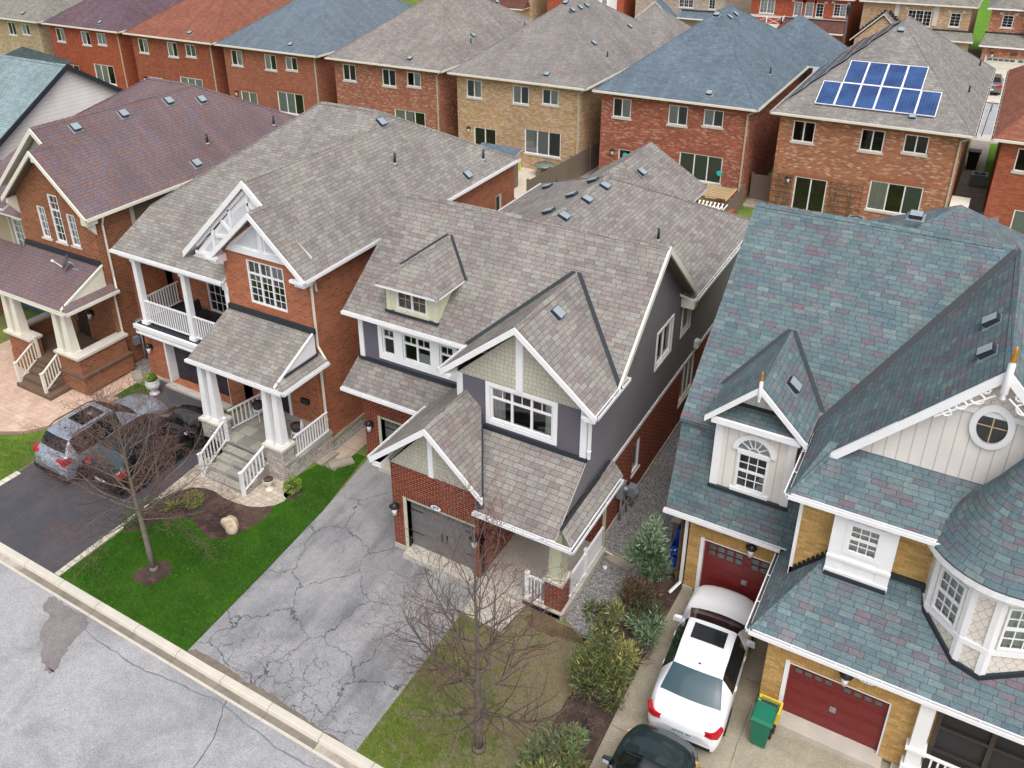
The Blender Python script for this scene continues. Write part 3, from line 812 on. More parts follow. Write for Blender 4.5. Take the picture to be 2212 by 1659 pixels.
# kerb: gutter pan, low kerb, back edge
def kerb(name, x0, x1, pan):
    g = MB(M[pan]); prof = [(9.70, -0.126), (9.92, -0.118)]
    k = [(9.92, -0.118), (9.955, -0.03), (9.985, -0.006), (10.15, 0.0), (10.16, -0.02)]
    n = max(1, int((x1-x0)/1.55)); L = (x1-x0)/n
    for i in range(n):
        a = x0+L*i+0.006; b = x0+L*(i+1)-0.006
        g.m(M[pan]); g.face([(a, 9.74, -0.122), (b, 9.74, -0.122), (b, 9.92, -0.118), (a, 9.92, -0.118)])
        g.m(M['kerb']); g.face([(a, 9.66, -0.119), (b, 9.66, -0.119), (b, 9.74, -0.122), (a, 9.74, -0.122)])
        for j in range(len(k)-1): g.face([(a, *k[j]), (b, *k[j]), (b, *k[j+1]), (a, *k[j+1])])
    g.m(M['crack']); g.face([(x0, 9.67, -0.135), (x1, 9.67, -0.135), (x1, 9.93, -0.13), (x0, 9.93, -0.13)]); g.face([(x0, 9.93, -0.13), (x1, 9.93, -0.13), (x1, 10.15, -0.02), (x0, 10.15, -0.02)])
    return g.build(name, kind='structure')
kerb('kerb', -90, -22.6, 'pan'); kerb('kerb', -22.6, -10.9, 'pan_wet'); kerb('kerb', -10.9, 60, 'pan')
# plots on the near side
g = MB(M['backgrass']); g.face([(-160, 10.15, -0.008), (120, 10.15, -0.008), (120, 72, -0.008), (-160, 72, -0.008)]); g.face([(-160, 10.15, -0.008), (-160, 10.15, -0.4), (120, 10.15, -0.4), (120, 10.15, -0.008)]); g.build('plot_ground', kind='structure')
Z1, Z2, Z3 = -0.003, 0.002, 0.007
sheet('front_lawn', [(-21.2, 10.16), (-15.72, 10.16), (-15.95, 13.5), (-16.2, 16.4), (-16.75, 19.4), (-17.1, 19.4), (-17.9, 18.4), (-18.2, 17.3), (-18.1, 15.0), (-21.2, 14.2)], Z1, M['lawn_c'])
sheet('driveway', [(-15.74, 10.16), (-9.9, 10.16), (-9.97, 16.3), (-10.0, 16.3), (-13.05, 16.3), (-13.05, 19.3), (-16.6, 19.3), (-16.2, 16.4), (-15.97, 13.5)], Z1, M['drive_c'])
sheet('bare_soil', jag([(-15.7, 10.17), (-10.2, 10.17), (-11.4, 10.22), (-12.6, 10.33), (-13.6, 10.27), (-14.6, 10.36), (-15.6, 10.3)], .04, 7, 6), Z2, M['drain_dirt'])
sheet('driveway', [(-26.75, 10.16), (-21.42, 10.16), (-21.55, 13.9), (-21.7, 16.5), (-23.5, 19.35), (-27.3, 19.35), (-27.0, 15.0)], Z1, M['drive_b'])
sheet('driveway', [(-5.1, 10.16), (4.6, 10.16), (4.6, 16.25), (-2.0, 16.3), (-2.0, 19.2), (-5.0, 19.2)], Z1, M['drive_d'])
for (a, b) in (((-4.9, 13.9), (4.5, 13.9)), ((-2.05, 10.2), (-2.05, 16.2)), ((0.6, 10.2), (0.6, 13.9)), ((-4.9, 16.9), (-2.0, 16.9))):
    strip('driveway_joint', [a, b], 0.014, Z2, M['crack'], 1)
sheet('path_edging', [(-21.44, 10.17), (-21.22, 10.17), (-21.3, 13.75), (-21.52, 13.75)], Z2, M['kerbstone'])
sheet('path_edging', [(-27.0, 10.17), (-26.74, 10.17), (-26.74, 12.6), (-27.0, 12.6)], Z2, M['kerbstone'])
sheet('paver_path', smooth_poly([(-21.5, 13.7), (-21.05, 15.0), (-20.3, 15.35), (-19.3, 15.2), (-18.3, 15.35), (-17.6, 15.95), (-17.75, 16.6), (-18.1, 16.9), (-21.75, 16.9), (-21.6, 15)], 1), Z3, M['pavers'])
sheet('flower_bed', smooth_poly([(-21.4, 12.5), (-20.9, 12.45), (-20.5, 13.45), (-19.9, 14.05), (-19.1, 13.75), (-18.4, 13.55), (-17.75, 14.2), (-17.55, 15.6), (-18.0, 15.75), (-19.5, 15.5), (-20.6, 15.5), (-21.5, 14.2)], 2), Z2, M['mulch'])
sheet('tree_bed', smooth_poly([(-19.45, 11.4), (-19.1, 12.2), (-18.55, 12.25), (-18.35, 11.7), (-18.5, 11.25), (-19.1, 11.15)], 2), Z2, M['mulch'])
sheet('shrub_bed', smooth_poly([(-18.0, 16.35), (-17.45, 16.2), (-17.3, 16.8), (-17.9, 17.0)], 2), Z3, M['mulch'])
sheet('side_path', [(-17.95, 18.3), (-17.2, 18.2), (-17.15, 23), (-17.15, 33), (-18.3, 33), (-18.3, 19.3)], Z2, M['gravel_l'])
sheet('side_path', [(-17.9, 18.85), (-17.2, 18.75), (-17.25, 26), (-17.95, 26)], Z3, M['slabs'])
sheet('front_lawn', [(-9.88, 10.16), (-5.3, 10.16), (-5.3, 16.2), (-9.95, 16.2)], Z1, M['lawn_d'])
sheet('entry_slab', [(-9.97, 15.05), (-8.6, 15.0), (-8.52, 16.2), (-10.0, 16.2)], Z3, M['concrete'])
sheet('shrub_bed', jag([(-6.15, 10.17), (-4.88, 10.17), (-4.88, 19.3), (-5.55, 19.6), (-6.25, 17.9), (-5.9, 16.3), (-6.1, 14.0)], 0.05, 4), Z3, M['mulch'])
sheet('bare_soil', jag([(-8.3, 16.15), (-6.5, 16.05), (-6.6, 15.7), (-7.5, 15.5), (-8.3, 15.75)], 0.1, 5, 6), Z2, M['soil'])
sheet('gravel_path', jag([(-7.35, 16.3), (-6.1, 15.85), (-5.9, 17.0), (-5.4, 19.4), (-5.0, 20.5), (-5.0, 33), (-7.7, 33), (-7.7, 20), (-7.4, 18.5)], 0.03, 6), Z2+0.002, M['gravel'])
# stamped concrete forecourt with its border, next lawn and side gravel
arc = [(-36, 13.2), (-32, 13.25), (-29.8, 13.7), (-28.95, 14.2), (-28.4, 15.0), (-28.0, 16.1), (-27.75, 17.3), (-27.65, 18.4)]
sheet('stamped_forecourt', arc+[(-28.9, 19.2), (-29.3, 20.4), (-36, 20.4)], Z2, M['stamped'])
g = MB(M['stamp_band'])
for i in range(len(arc)-1):
    a = Vector(arc[i]); b = Vector(arc[i+1]); d = (b-a).normalized(); n = Vector((d.y, -d.x))*0.2
    g.face([(a.x, a.y, Z3), (a.x+n.x, a.y+n.y, Z3), (b.x+n.x, b.y+n.y, Z3), (b.x, b.y, Z3)])
g.build('forecourt_border', kind='structure')
sheet('front_lawn', [(-60, 10.16), (-27.0, 10.16), (-27.0, 12.6), (-27.2, 14.5), (-27.4, 18.6), (-28.2, 18.6), (-30, 14), (-60, 13.3)], Z1, M['lawn_a'])
sheet('front_lawn', rect(-28.0, -26.95, 17.5, 18.6), Z3+0.003, M['lawn_c'])
sheet('side_path', [(-29.3, 19.2), (-27.9, 18.6), (-27.9, 33), (-29.3, 33)], Z2+0.003, M['gravel_l'])
sheet('patio', rect(-31, -23.2, 48.3, 50.5), Z3, M['cream_drive'])
sheet('patio', rect(-30, -24.5, 45.0, 48.6), Z2, M['cream_drive'])
sheet('side_path', rect(-1.0, 0.65, 50.5, 72), Z2, M['oldconc'])
sheet('side_path', rect(-12.0, -10.4, 50.5, 72), Z2, M['oldconc'])
sheet('side_path', rect(-22.8, -21.5, 50.5, 72), Z2, M['gravel_l'])
sheet('front_lawn', rect(0.25, 4.0, 62.5, 71.5), Z3, M['bright_grass'])
# the next street
sheet('sidewalk', rect(-160, 120, 71.9, 73.9), 0.0, M['kerb'])
sheet('road', rect(-160, 120, 73.9, 84.5), -0.10, M['back_asphalt'])
sheet('road_line', rect(-160, 120, 78.3, 78.45), -0.094, M['yellow'])
sheet('sidewalk', rect(-160, 120, 84.5, 86.1), 0.002, M['kerb'])
g = MB(M['backgrass']); g.face([(-160, 84.5, -0.006), (120, 84.5, -0.006), (120, 190, -0.006), (-160, 190, -0.006)]); g.face([(-160, 84.5, -0.006), (-160, 84.5, -0.4), (120, 84.5, -0.4), (120, 84.5, -0.006)]); g.build('plot_ground', kind='structure')
for i, (a, b, m) in enumerate(((-66, -61, 'back_asphalt'), (-56, -51, 'cream_drive'), (-45, -40, 'back_asphalt'), (-37, -32, 'cream_drive'), (-20.5, -14.3, 'back_asphalt'), (-13.9, -6.5, 'back_asphalt'), (-3.6, 3.6, 'cream_drive'))):
    sheet('driveway', rect(a, b, 86.1, 93.6), Z2+0.001*i, M[m])
for a in (-83, -72, -61, -50, -39, -28, -17, -6.2): sheet('driveway', rect(a-2.4, a+2.4, 67.2, 71.9), Z2, M['back_asphalt'])
sheet('front_lawn', rect(-6.6, 4, 110, 150), Z3, M['bright_grass'])
# ---------------------------------------------------------------- the row of houses behind
def soldier(name, cols, mortar, k=1.1):
    return courses(name, 0.235, 0.08, [col(*desat(c), k) for c in cols], jit=0, line=0.04, vline=0.09, linecol=col(*mortar, k), bump=0.4, linestr=0.6)
sol = {'br_b6': soldier('tan_soldier_course', [(206,158,98),(192,142,84),(214,180,140)], (206,180,150)), 'br_b7': soldier('red_soldier_course', [(168,78,54),(156,70,48)], (200,150,124)),
       'br_b8': soldier('orange_soldier_course', [(176,96,60),(166,88,56)], (196,150,120)), 'br_b5': soldier('pink_soldier_course', [(176,94,64),(190,128,96)], (196,146,120)),
       'br_b4': soldier('soft_soldier_course', [(170,84,56),(160,80,54)], (196,136,108)), 'br_c': soldier('dark_soldier_course', [(150,58,38),(136,52,36),(92,56,48)], (196,140,112), 1.0),
       'br_a': soldier('brown_soldier_course', [(166,92,54),(150,84,52)], (198,150,116), 1.0), 'br_b': soldier('warm_soldier_course', [(184,98,62),(174,92,58)], (206,146,112), 1.05), 'br_d': soldier('yellow_soldier_course', [(204,156,80),(190,142,72)], (160,118,64), 1.1)}
def hip_roof(house, x0, x1, y0, y1, ze, zp, yp0, yp1, mat, th=0.16, trim='white'):
    xc = (x0+x1)/2; g = MB()
    A, B, Cc, D = (x0, y0, ze), (x1, y0, ze), (x1, y1, ze), (x0, y1, ze); P, Q = (xc, yp0, zp), (xc, yp1, zp)
    g.slab([A, B, P], th, M[mat], M[trim]); g.slab([B, Cc, Q, P], th, M[mat], M[trim]); g.slab([Cc, D, Q], th, M[mat], M[trim]); g.slab([D, A, P, Q], th, M[mat], M[trim])
    r = g.build('roof', house)
    fs = (zp-ze)/(yp0-y0); ss = (zp-ze)/(xc-x0); bs = (zp-ze)/(y1-yp1)
    nf = (0, -1, -fs); nr = (1, 0, -ss); nl = (-1, 0, -ss); nb = (0, 1, -bs)
    ridge_caps(r, [(A, P, nf, nl), (B, P, nf, nr), (P, Q, nl, nr), (Cc, Q, nr, nb)], M[mat], 0.15)
    return r, fs, ss
W2 = ((0, .5, 0, 1, 1, 1), (.5, 1, 0, 1, 1, 1)); W3 = ((0, .34, 0, 1, 1, 1), (.34, .67, 0, 1, 1, 1), (.67, 1, 0, 1, 1, 1))
YB = 50.5
def back_house(x0, wd, br, rf, label, curts, vents=(), rvents=(), door='slide', bigc=None, small=False, basement=True, lamp=True):
    h = thing('brick_house', label, 'house', (x0+wd/2, YB, 0), 'houses in the row behind')
    fw = Wall(x0, YB); rw = Wall(x0+wd, YB, 0, 1); lw = Wall(x0, YB+17, 0, -1); bw = Wall(x0+wd, YB+17, -1, 0)
    holes = [(.78, 1.98, 4.42, 5.62), (4.42, 5.62, 4.42, 5.62), (6.62, 7.8, 4.62, 5.62), (1.32, 3.1, .3, 2.38), (5.35, 8.05, 1.1, 2.8)]
    if basement: holes.append((7.2, 7.9, .12, .42))
    g = MB(M[br])
    fw.panel(g, 0, wd, 0.0, 6.0, holes, 0.1); rw.panel(g, 0, 17, 0, 6); lw.panel(g, 0, 17, 0, 6); bw.panel(g, 0, wd, 0, 6)
    if br in sol:
        g.m(sol[br])
        for hh in holes[:5]: fw.box(g, hh[0]-.12, hh[1]+.12, hh[3]+0.0, hh[3]+.235, 0.0, 0.012)
    wo_ = g.build('wall', h)
    c0, c1, c2, c3, c4 = curts
    for hh, cc in zip(holes[:3], (c0, c1, c2)): window(h, fw, *hh, lites=W2, fr=.055, curt=cc, sill=.13)
    # patio door and its step
    window(h, fw, *holes[3], lites=((0, .5, 0, 1, 1, 1), (.5, 1, 0, 1, 1, 1)), fr=.06, curt=c3)
    window(h, fw, *holes[4], lites=W3, fr=.06, curt=c4, sill=.12)
    if basement: window(h, fw, *holes[5], lites=W2, fr=.04)
    xa, xb = x0-.45, x0+wd+.45
    r, fs, ss = hip_roof(h, xa, xb, YB-.4, YB+17.4, 6.05, 10.15, 58.4, 60.6, rf)
    for p, q, o in (((xa, YB-.4, 6.05), (xb, YB-.4, 6.05), (0, -1)), ((xb, YB-.4, 6.05), (xb, YB+17.4, 6.05), (1, 0)), ((xa, YB-.4, 6.05), (xa, YB+17.4, 6.05), (-1, 0)), ((xa, YB+17.4, 6.05), (xb, YB+17.4, 6.05), (0, 1))):
        gutter(h, p, q, o, 'cream')
    downspout(h, [(x0+wd+.33, YB-.42, 5.9), (x0+wd-.12, YB-.08, 5.6), (x0+wd-.12, YB-.06, .2)], 'beige')
    up = Vector((0, 1, fs)).normalized(); roof_vent(h, (x0+wd*.716, YB+.42, 6.05+fs*.82), up)
    for (x, y) in vents:
        z = 6.05+ss*(xb-x) if y > 58 or (xb-x) < (xb-xa)/2 else 6.05+fs*(y-YB+.4); roof_vent(h, (x, y, z), (-1, 0, ss))
    for (x, y) in rvents: vent_pipe(h, (x, y, 6.05+ss*(xb-x)))
    if lamp: wall_lamp(h, fw, .95, 2.1)
    return h, fw
cw = lambda m, *a: [(m, *a)] if a else [(m, 0, 1, 0, 1)]
two = lambda l, r: [(l, 0, .5, 0, 1), (r, .5, 1, 0, 1)]
back_house(-88.1, 9.4, 'br_b1', 'roof_b1', 'sand brick house with a sandy grey roof at the far upper left corner', (cw('curtain', .0, .5, 0, 1), None, two('curtain', 'curtain_g'), None, cw('curtain')))
back_house(-77.1, 9.7, 'br_b2', 'roof_b2', 'bright red brick house with a plum coloured roof behind the pale teal roof', (cw('curtain', .5, 1, 0, 1), cw('curtain', 0, .55, 0, 1), cw('curtain'), None, [('curtain', 0, .66, 0, 1)]))
back_house(-65.8, 9.8, 'br_b3', 'roof_b3', 'red brick house with a rust orange roof, third from the left in the row behind', (cw('curtain', .55, 1, 0, 1), cw('curtain', 0, .5, 0, 1), two('blind_d', 'blind_d'), cw('blind'), cw('blind')))
back_house(-54.7, 9.75, 'br_b4', 'roof_b4', 'soft red brick house with a slate blue roof left of the plainer grey roofs', (cw('curtain', .5, 1, 0, 1), cw('curtain', 0, .5, 0, 1), cw('blind', 0, .5, 0, 1), cw('curtain'), cw('blind', 0, .66, 0, 1)))
back_house(-43.2, 9.35, 'br_b5', 'roof_b5', 'pink red brick house with a mottled grey roof, one window sash standing open', (cw('curtain_g', .1, 1, 0, 1), cw('curtain_g'), cw('blind', .5, 1, 0, 1), None, cw('curtain', 0, .6, 0, 1)), vents=((-34.9, 56.8), (-36.7, 63.5)), rvents=((-34.36, 55.7), (-34.31, 64)))
h6, w6 = back_house(-32.35, 9.4, 'br_b6', 'roof_b6', 'blended tan brick house with a mottled grey roof above the patio', (two('blind_d', 'blind'), two('blind', 'blind_d'), two('blind_d', 'blind'), None, [('blind', 0, .66, 0, 1), ('blind_d', .67, 1, 0, 1)]), vents=((-26.9, 57.1), (-26.9, 58.4), (-26.9, 59.5), (-24.7, 62.5), (-24.6, 55.8)), rvents=((-23.4, 64), (-23.5, 55.8)))
h7, w7 = back_house(-21.5, 9.35, 'br_b7', 'roof_b7', 'blended red brick house with a steel blue roof and round window stickers', (two('curtain_g', 'blind'), two('blind', 'blind_d'), two('blind', 'blind_d'), None, [('blind_d', 0, 1, 0, 1)]), vents=((-16.2, 58.4), (-16.2, 59.7)), rvents=((-12.55, 64.7), (-12.6, 56.1)))
h8, w8 = back_house(-10.45, 9.4, 'br_b8', 'roof_b8', 'orange brick house with blue solar panels on its grey roof', (cw('curtain_g', .35, .6, 0, 1), cw('curtain_g', .2, .4, 0, 1), two('curtain_g', 'curtain_g'), None, [('curtain', 0, .33, 0, 1), ('blind_d', .68, 1, 0, 1)]), rvents=((-1.45, 64.6), (-1.5, 56.5)))
back_house(0.68, 9.4, 'br_b9', 'roof_b9', 'plain red brick house with an orange roof at the right edge', (None, cw('curtain'), cw('curtain'), cw('blind'), cw('blind')), rvents=((1.0, 55.2), (1.6, 59.8)), lamp=False)
# second small hips rising behind the ridges
for hh, x, mat in ((h6, -24.2, 'roof_b6'), (h7, -13.3, 'roof_b7'), (None, 0, None)):
    if hh is None: continue
    g = MB(); P_ = (x, 66.0, 9.0); c4 = [(x-3.2, 62.8, 6.1), (x+3.2, 62.8, 6.1), (x+3.2, 70.0, 6.1), (x-3.2, 70.0, 6.1)]
    for k in range(4): g.slab([c4[k], c4[(k+1) % 4], P_], .12, M[mat], M['white'])
    g.build('rear_roof', hh)
# solar panels: front slope and left slope of the house with solar panels
t = NT('solar_cells'); x, y, _ = t.sep(t.uv())
fx = t.math('FRACT', t.math('DIVIDE', x, 0.166)); fy = t.math('FRACT', t.math('DIVIDE', y, 0.166))
ln = t.math('MAXIMUM', t.math('LESS_THAN', fx, 0.06), t.math('LESS_THAN', fy, 0.06))
ln2 = t.math('LESS_THAN', t.math('FRACT', t.math('DIVIDE', x, 0.083)), 0.07)
c = t.mix(t.rng(t.noise(t.pos(), 1.0, 3), 0.35, 0.65, 0, 1), col(28, 56, 104), col(46, 80, 134))
c = t.mix(t.math('MULTIPLY', ln2, 0.12), c, col(150, 170, 210)); c = t.mix(t.math('MULTIPLY', ln, 0.28), c, col(140, 158, 196))
M['solar'] = t.fin(c, 0.25, spec=0.5)
fs = 4.1/8.3
def solar(house, O, a, b, n, w, l, mat='solar', frame='white'):
    O = Vector(O); a = Vector(a).normalized(); b = Vector(b).normalized(); n = Vector(n)
    g = MB(M[frame])
    def q(x0, x1, y0, y1, d0, d1): g.hexa([O+a*x0+b*y0+n*d0, O+a*x1+b*y0+n*d0, O+a*x1+b*y1+n*d0, O+a*x0+b*y1+n*d0, O+a*x0+b*y0+n*d1, O+a*x1+b*y0+n*d1, O+a*x1+b*y1+n*d1, O+a*x0+b*y1+n*d1])
    e = .04
    q(0, w, 0, e, .08, .13); q(0, w, l-e, l, .08, .13); q(0, e, e, l-e, .08, .13); q(w-e, w, e, l-e, .08, .13)
    o = g.build('solar_panel', house)
    g = MB(M[mat]); q(e, w-e, e, l-e, .10, .118); g.build('cells', o)
    return o
bf = Vector((0, 1, fs)).normalized(); nf = Vector((0, -fs, 1)).normalized()
for i in range(6): solar(h8, (-8.8+1.03*i, 51.0, 6.05+fs*.9), (1, 0, 0), bf, nf, 1.01, 2.02)
for i in range(4): solar(h8, (-7.77+1.03*i, 52.83, 6.05+fs*2.73), (1, 0, 0), bf, nf, 1.01, 2.02)
ss = 4.1/5.15; bl = Vector((1, 0, ss)).normalized(); nl = Vector((-ss, 0, 1)).normalized()
M['solar_dark'] = flat('dark_solar_cells', col(34, 40, 62), 0.2, spec=0.6)
for r in range(5):
    st = 52.2+1.45*r
    for k in range(6-r if r > 2 else 5):
        yy = st+1.68*k
        if yy > 63-r*.3: continue
        O = Vector((-10.9+.45, yy+1.66, 6.05+ss*.45))+bl*(1.02*r)
        solar(h8, O, (0, -1, 0), bl, nl, 1.65, 1.0, 'solar_dark', 'grey_metal')
for x, y in ((-5.75, 57.6),): roof_vent(h8, (x, y, 6.05+fs*(y-50.1)), bf)
for x, y in ((-6.2, 59.3), (-6.25, 60.2)): roof_vent(h8, (x, y, 10.15-ss*abs(x+5.75)), (1, 0, ss))
for x, y, hh, xc in ((-27.75, 57.9, h6, 0), (-16.85, 57.8, h7, 0), (-38.5, 57.8, None, 0)):
    if hh: roof_vent(hh, (x, y, 6.05+fs*(y-50.1)), bf)

# ---------------------------------------------------------------- houses across the next street
def gable_roof_y(parent, x0, x1, y0, y1, ze, slope, mat, th=.16, trim='cream', name='roof', wallmat=None, over=.3, caps=True):
    """ridge along y; front gable at y0"""
    xc = (x0+x1)/2; zp = ze+slope*(x1-xc); g = MB()
    g.slab([(x0, y0, ze), (xc, y0, zp), (xc, y1, zp), (x0, y1, ze)], th, M[mat], M[trim]); g.slab([(xc, y0, zp), (x1, y0, ze), (x1, y1, ze), (xc, y1, zp)], th, M[mat], M[trim])
    o = g.build(name, parent)
    if caps: ridge_caps(o, [((xc, y0, zp), (xc, y1, zp), (-1, 0, -slope), (1, 0, -slope))], M[mat], .15)
    if wallmat:
        w = MB(M[wallmat]); w.face([(x0+over, y0+over, ze-.05), (x1-over, y0+over, ze-.05), (xc, y0+over, zp-slope*over*0-.2)]); w.build('gable_wall', parent)
    return o, zp
def shed(parent, x0, x1, y0, y1, ze, zt, mat, th=.12, trim='cream', name='garage_roof'):
    g = MB(); g.slab([(x0, y0, ze), (x1, y0, ze), (x1-.3, y1, zt), (x0+.3, y1, zt)], th, M[mat], M[trim]); s = (zt-ze)/(y1-y0)
    g.slab([(x0, y0, ze), (x0+.3, y1, zt), (x0, y1, ze)], th, M[mat], M[trim]); g.slab([(x1, y0, ze), (x1, y1, ze), (x1-.3, y1, zt)], th, M[mat], M[trim])
    o = g.build(name, parent); gutter(parent, (x0, y0, ze), (x1, y0, ze), (0, -1), trim)
    f = MB(M['flash']); f.beam((x0+.2, y1-.03, zt+.03), (x1-.2, y1-.03, zt+.03), .12, .16); f.build('flashing', parent)
    return o
YF = 93.5
def far_house(x0, x1, br, rf, label, gar=None, gcol='roof_f', wins=(), low=True, extra=None, up=1.6, trim='cream', ze=6.2):
    h = thing('brick_house', label, 'house', ((x0+x1)/2, YF, 0), 'houses across the next street')
    yu = YF+up; wd = x1-x0
    fw = Wall(x0, yu); g = MB(M[br]); fw.panel(g, 0, wd, 0, ze, [w[:4] for w in wins], .1)
    Wall(x1, yu, 0, 1).panel(g, 0, 14, 0, ze); Wall(x0, yu+14, 0, -1).panel(g, 0, 14, 0, ze); Wall(x1, yu+14, -1, 0).panel(g, 0, wd, 0, ze)
    gx0 = gx1 = None
    if gar:
        gx0, gx1, da, db, mat = gar; gw = Wall(gx0, YF); gw.panel(g, 0, gx1-gx0, 0, 3.05, [(da-gx0, db-gx0, .02, 2.1)], .2)
        Wall(gx1, YF, 0, 1).panel(g, 0, up, 0, 3.05); Wall(gx0, yu, 0, -1).panel(g, 0, up, 0, 3.05)
    g.build('wall', h)
    for w in wins:
        window(h, fw, *w[:4], lites=w[4], fr=.06, curt=w[5] if len(w) > 5 else None, sill=.12)
        t = MB(M['stone']); fw.box(t, w[0]-.3, w[0]-.0, w[3], w[3]+.22, 0, .02); fw.box(t, w[1], w[1]+.3, w[3], w[3]+.22, 0, .02); t.build('lintel', h)
    if gar:
        garage_door(h, Wall(gx0, YF), da-gx0, db-gx0, .02, 2.1, M[mat] if isinstance(mat, str) else mat, frame=trim, depth=.18, rows=4, wins=10 if mat == 'cream' else 0)
        shed(h, gx0-.35, gx1+.35, YF-.35, yu, 3.1, 3.95, gcol, trim=trim)
    hip_roof(h, x0-.4, x1+.4, yu-.4, yu+14.4, ze, ze+3.6, yu+5.5, yu+8, rf, trim=trim)
    gutter(h, (x0-.4, yu-.4, ze), (x1+.4, yu-.4, ze), (0, -1), trim); gutter(h, (x1+.4, yu-.4, ze), (x1+.4, yu+14.4, ze), (1, 0), trim)
    if extra: extra(h, fw)
    return h
G2 = ((0, .5, 0, 1, 2, 4), (.5, 1, 0, 1, 2, 4)); G1 = ((0, 1, 0, 1, 2, 4),)
M['maroon_door'] = flat('brown_garage_door', col(84, 62, 62), .5); M['cream_door'] = M['cream']
def ex_red(h, fw):
    # band course, balcony with X rails, lamps
    g = MB(M['stone']); fw.box(g, 0, 9.6, 3.98, 4.12, 0, .04); g.build('band_course', h)
    b = MB(M['white']); b.box(-23.8, -20.6, 94.0, 95.1, 3.05, 3.25)
    for (p, q) in (((-23.7, 94.05), (-20.7, 94.05)), ((-20.7, 94.05), (-20.7, 95.05))):
        b.beam((*p, 4.1), (*q, 4.1), .07, .06); b.beam((*p, 3.35), (*q, 3.35), .05, .05)
        for k in range(3):
            u = k/2; x = p[0]+(q[0]-p[0])*u; y = p[1]+(q[1]-p[1])*u; b.box(x-.05, x+.05, y-.05, y+.05, 3.25, 4.2)
        for k in range(2):
            a = (p[0]+(q[0]-p[0])*k/2, p[1]+(q[1]-p[1])*k/2); c = (p[0]+(q[0]-p[0])*(k+1)/2, p[1]+(q[1]-p[1])*(k+1)/2)
            b.beam((*a, 3.4), (*c, 4.05), .03, .03); b.beam((*a, 4.05), (*c, 3.4), .03, .03)
    b.build('balcony', h)
    for x in (-1.0,): pass
    w = Wall(-20.6, YF); wall_lamp(h, w, 2.2, 2.35); wall_lamp(h, w, 5.2, 2.35)
far_house(-24.2, -14.6, 'br_b2', 'roof_f', 'red brick house with a brown garage door and small white balcony across the next street', gar=(-20.6, -14.8, -19.4, -15.4, 'maroon_door'),
          wins=((.9, 2.4, 4.3, 5.75, G2, cw('curtain')), (4.35, 5.15, 4.25, 5.6, G1, cw('curtain')), (5.45, 6.25, 4.25, 5.6, G1, cw('curtain')), (6.5, 7.25, 4.25, 5.6, G1), (8.2, 9.4, 4.45, 5.65, G2, cw('curtain', .5, 1, 0, 1))), extra=ex_red)
def ex_tan(h, fw):
    g = MB(M['br_b6']); w = Wall(-13.4, YF+.2)
    w.panel(g, 0, 4.6, 0, 2.7); w.poly(g, [(0, 2.7), (4.6, 2.7), (2.3, 4.95)]); Wall(-8.8, YF+.2, 0, 1).panel(g, 0, 1.5, 0, 2.9); g.build('gable_wall', h)
    gable_roof_y(h, -13.8, -8.4, YF-.1, YF+1.7, 2.62, .98, 'roof_b1', trim='cream', name='porch_roof')
    s = MB(M['flash'])
    for k in range(9):
        f = k/9; s.box(-13.3+2.2*f, -13.05+2.2*f, YF+1.5, YF+1.62, 3.1+2.15*f, 3.45+2.15*f); s.box(-8.9-2.2*f, -8.65-2.2*f, YF+1.5, YF+1.62, 3.1+2.15*f, 3.45+2.15*f)
    s.build('step_flashing', h)
    q = MB(M['stone']); fw.box(q, 6.35, 6.75, 4.2, 6.2, 0, .06); fw.box(q, 2.9, 3.3, 4.9, 6.2, 0, .06); q.build('quoin', h)
    shed(h, -7.0, -3.1, YF+.3, YF+1.6, 3.2, 3.85, 'roof_b1')
    g = MB(M['br_b6']); Wall(-6.7, YF+.6).panel(g, 0, 3.3, 0, 3.15); Wall(-3.4, YF+.6, 0, 1).panel(g, 0, 1, 0, 3.15); g.build('wall', h)
far_house(-13.3, -3.8, 'br_b6', 'roof_b1', 'tan brick house with an arched window and small gable across the next street', wins=((4.1, 6.2, 4.1, 5.55, ((0, .33, 0, 1, 2, 4), (.33, .67, 0, 1, 2, 4), (.67, 1, 0, 1, 2, 4))), (7.8, 8.7, 4.25, 5.5, G1)), extra=ex_tan)
def ex_849(h, fw):
    g = MB(M['br_grey']); fw.box(g, 3.0, 6.4, 3.9, 7.2, 0, .5); g.build('stone_bay', h)
    gable_roof_y(h, .3, 4.9, 94.2, 99, 6.5, .8, 'roof_b1', trim='white', name='bay_roof')
    w = Wall(-2.2, YF); ob = number_text(h, '849', w, 2.6, 2.45, .42, M['black'])
    g = MB(M['black'])
    # flourish of script lettering beside the number
    number_text(h, 'Sun', w, 3.6, 2.43, .38, M['black'], name='house_lettering')
    wall_lamp(h, w, .9, 2.25)
far_house(-2.2, 7.4, 'br_b8', 'roof_b1', 'orange brick and grey stone house numbered 849 at the upper right edge', gar=(-2.2, 4.6, -1.75, 3.2, 'cream'), gcol='roof_b1', wins=((1.0, 1.9, 4.5, 5.6, G1),), extra=ex_849, trim='white')
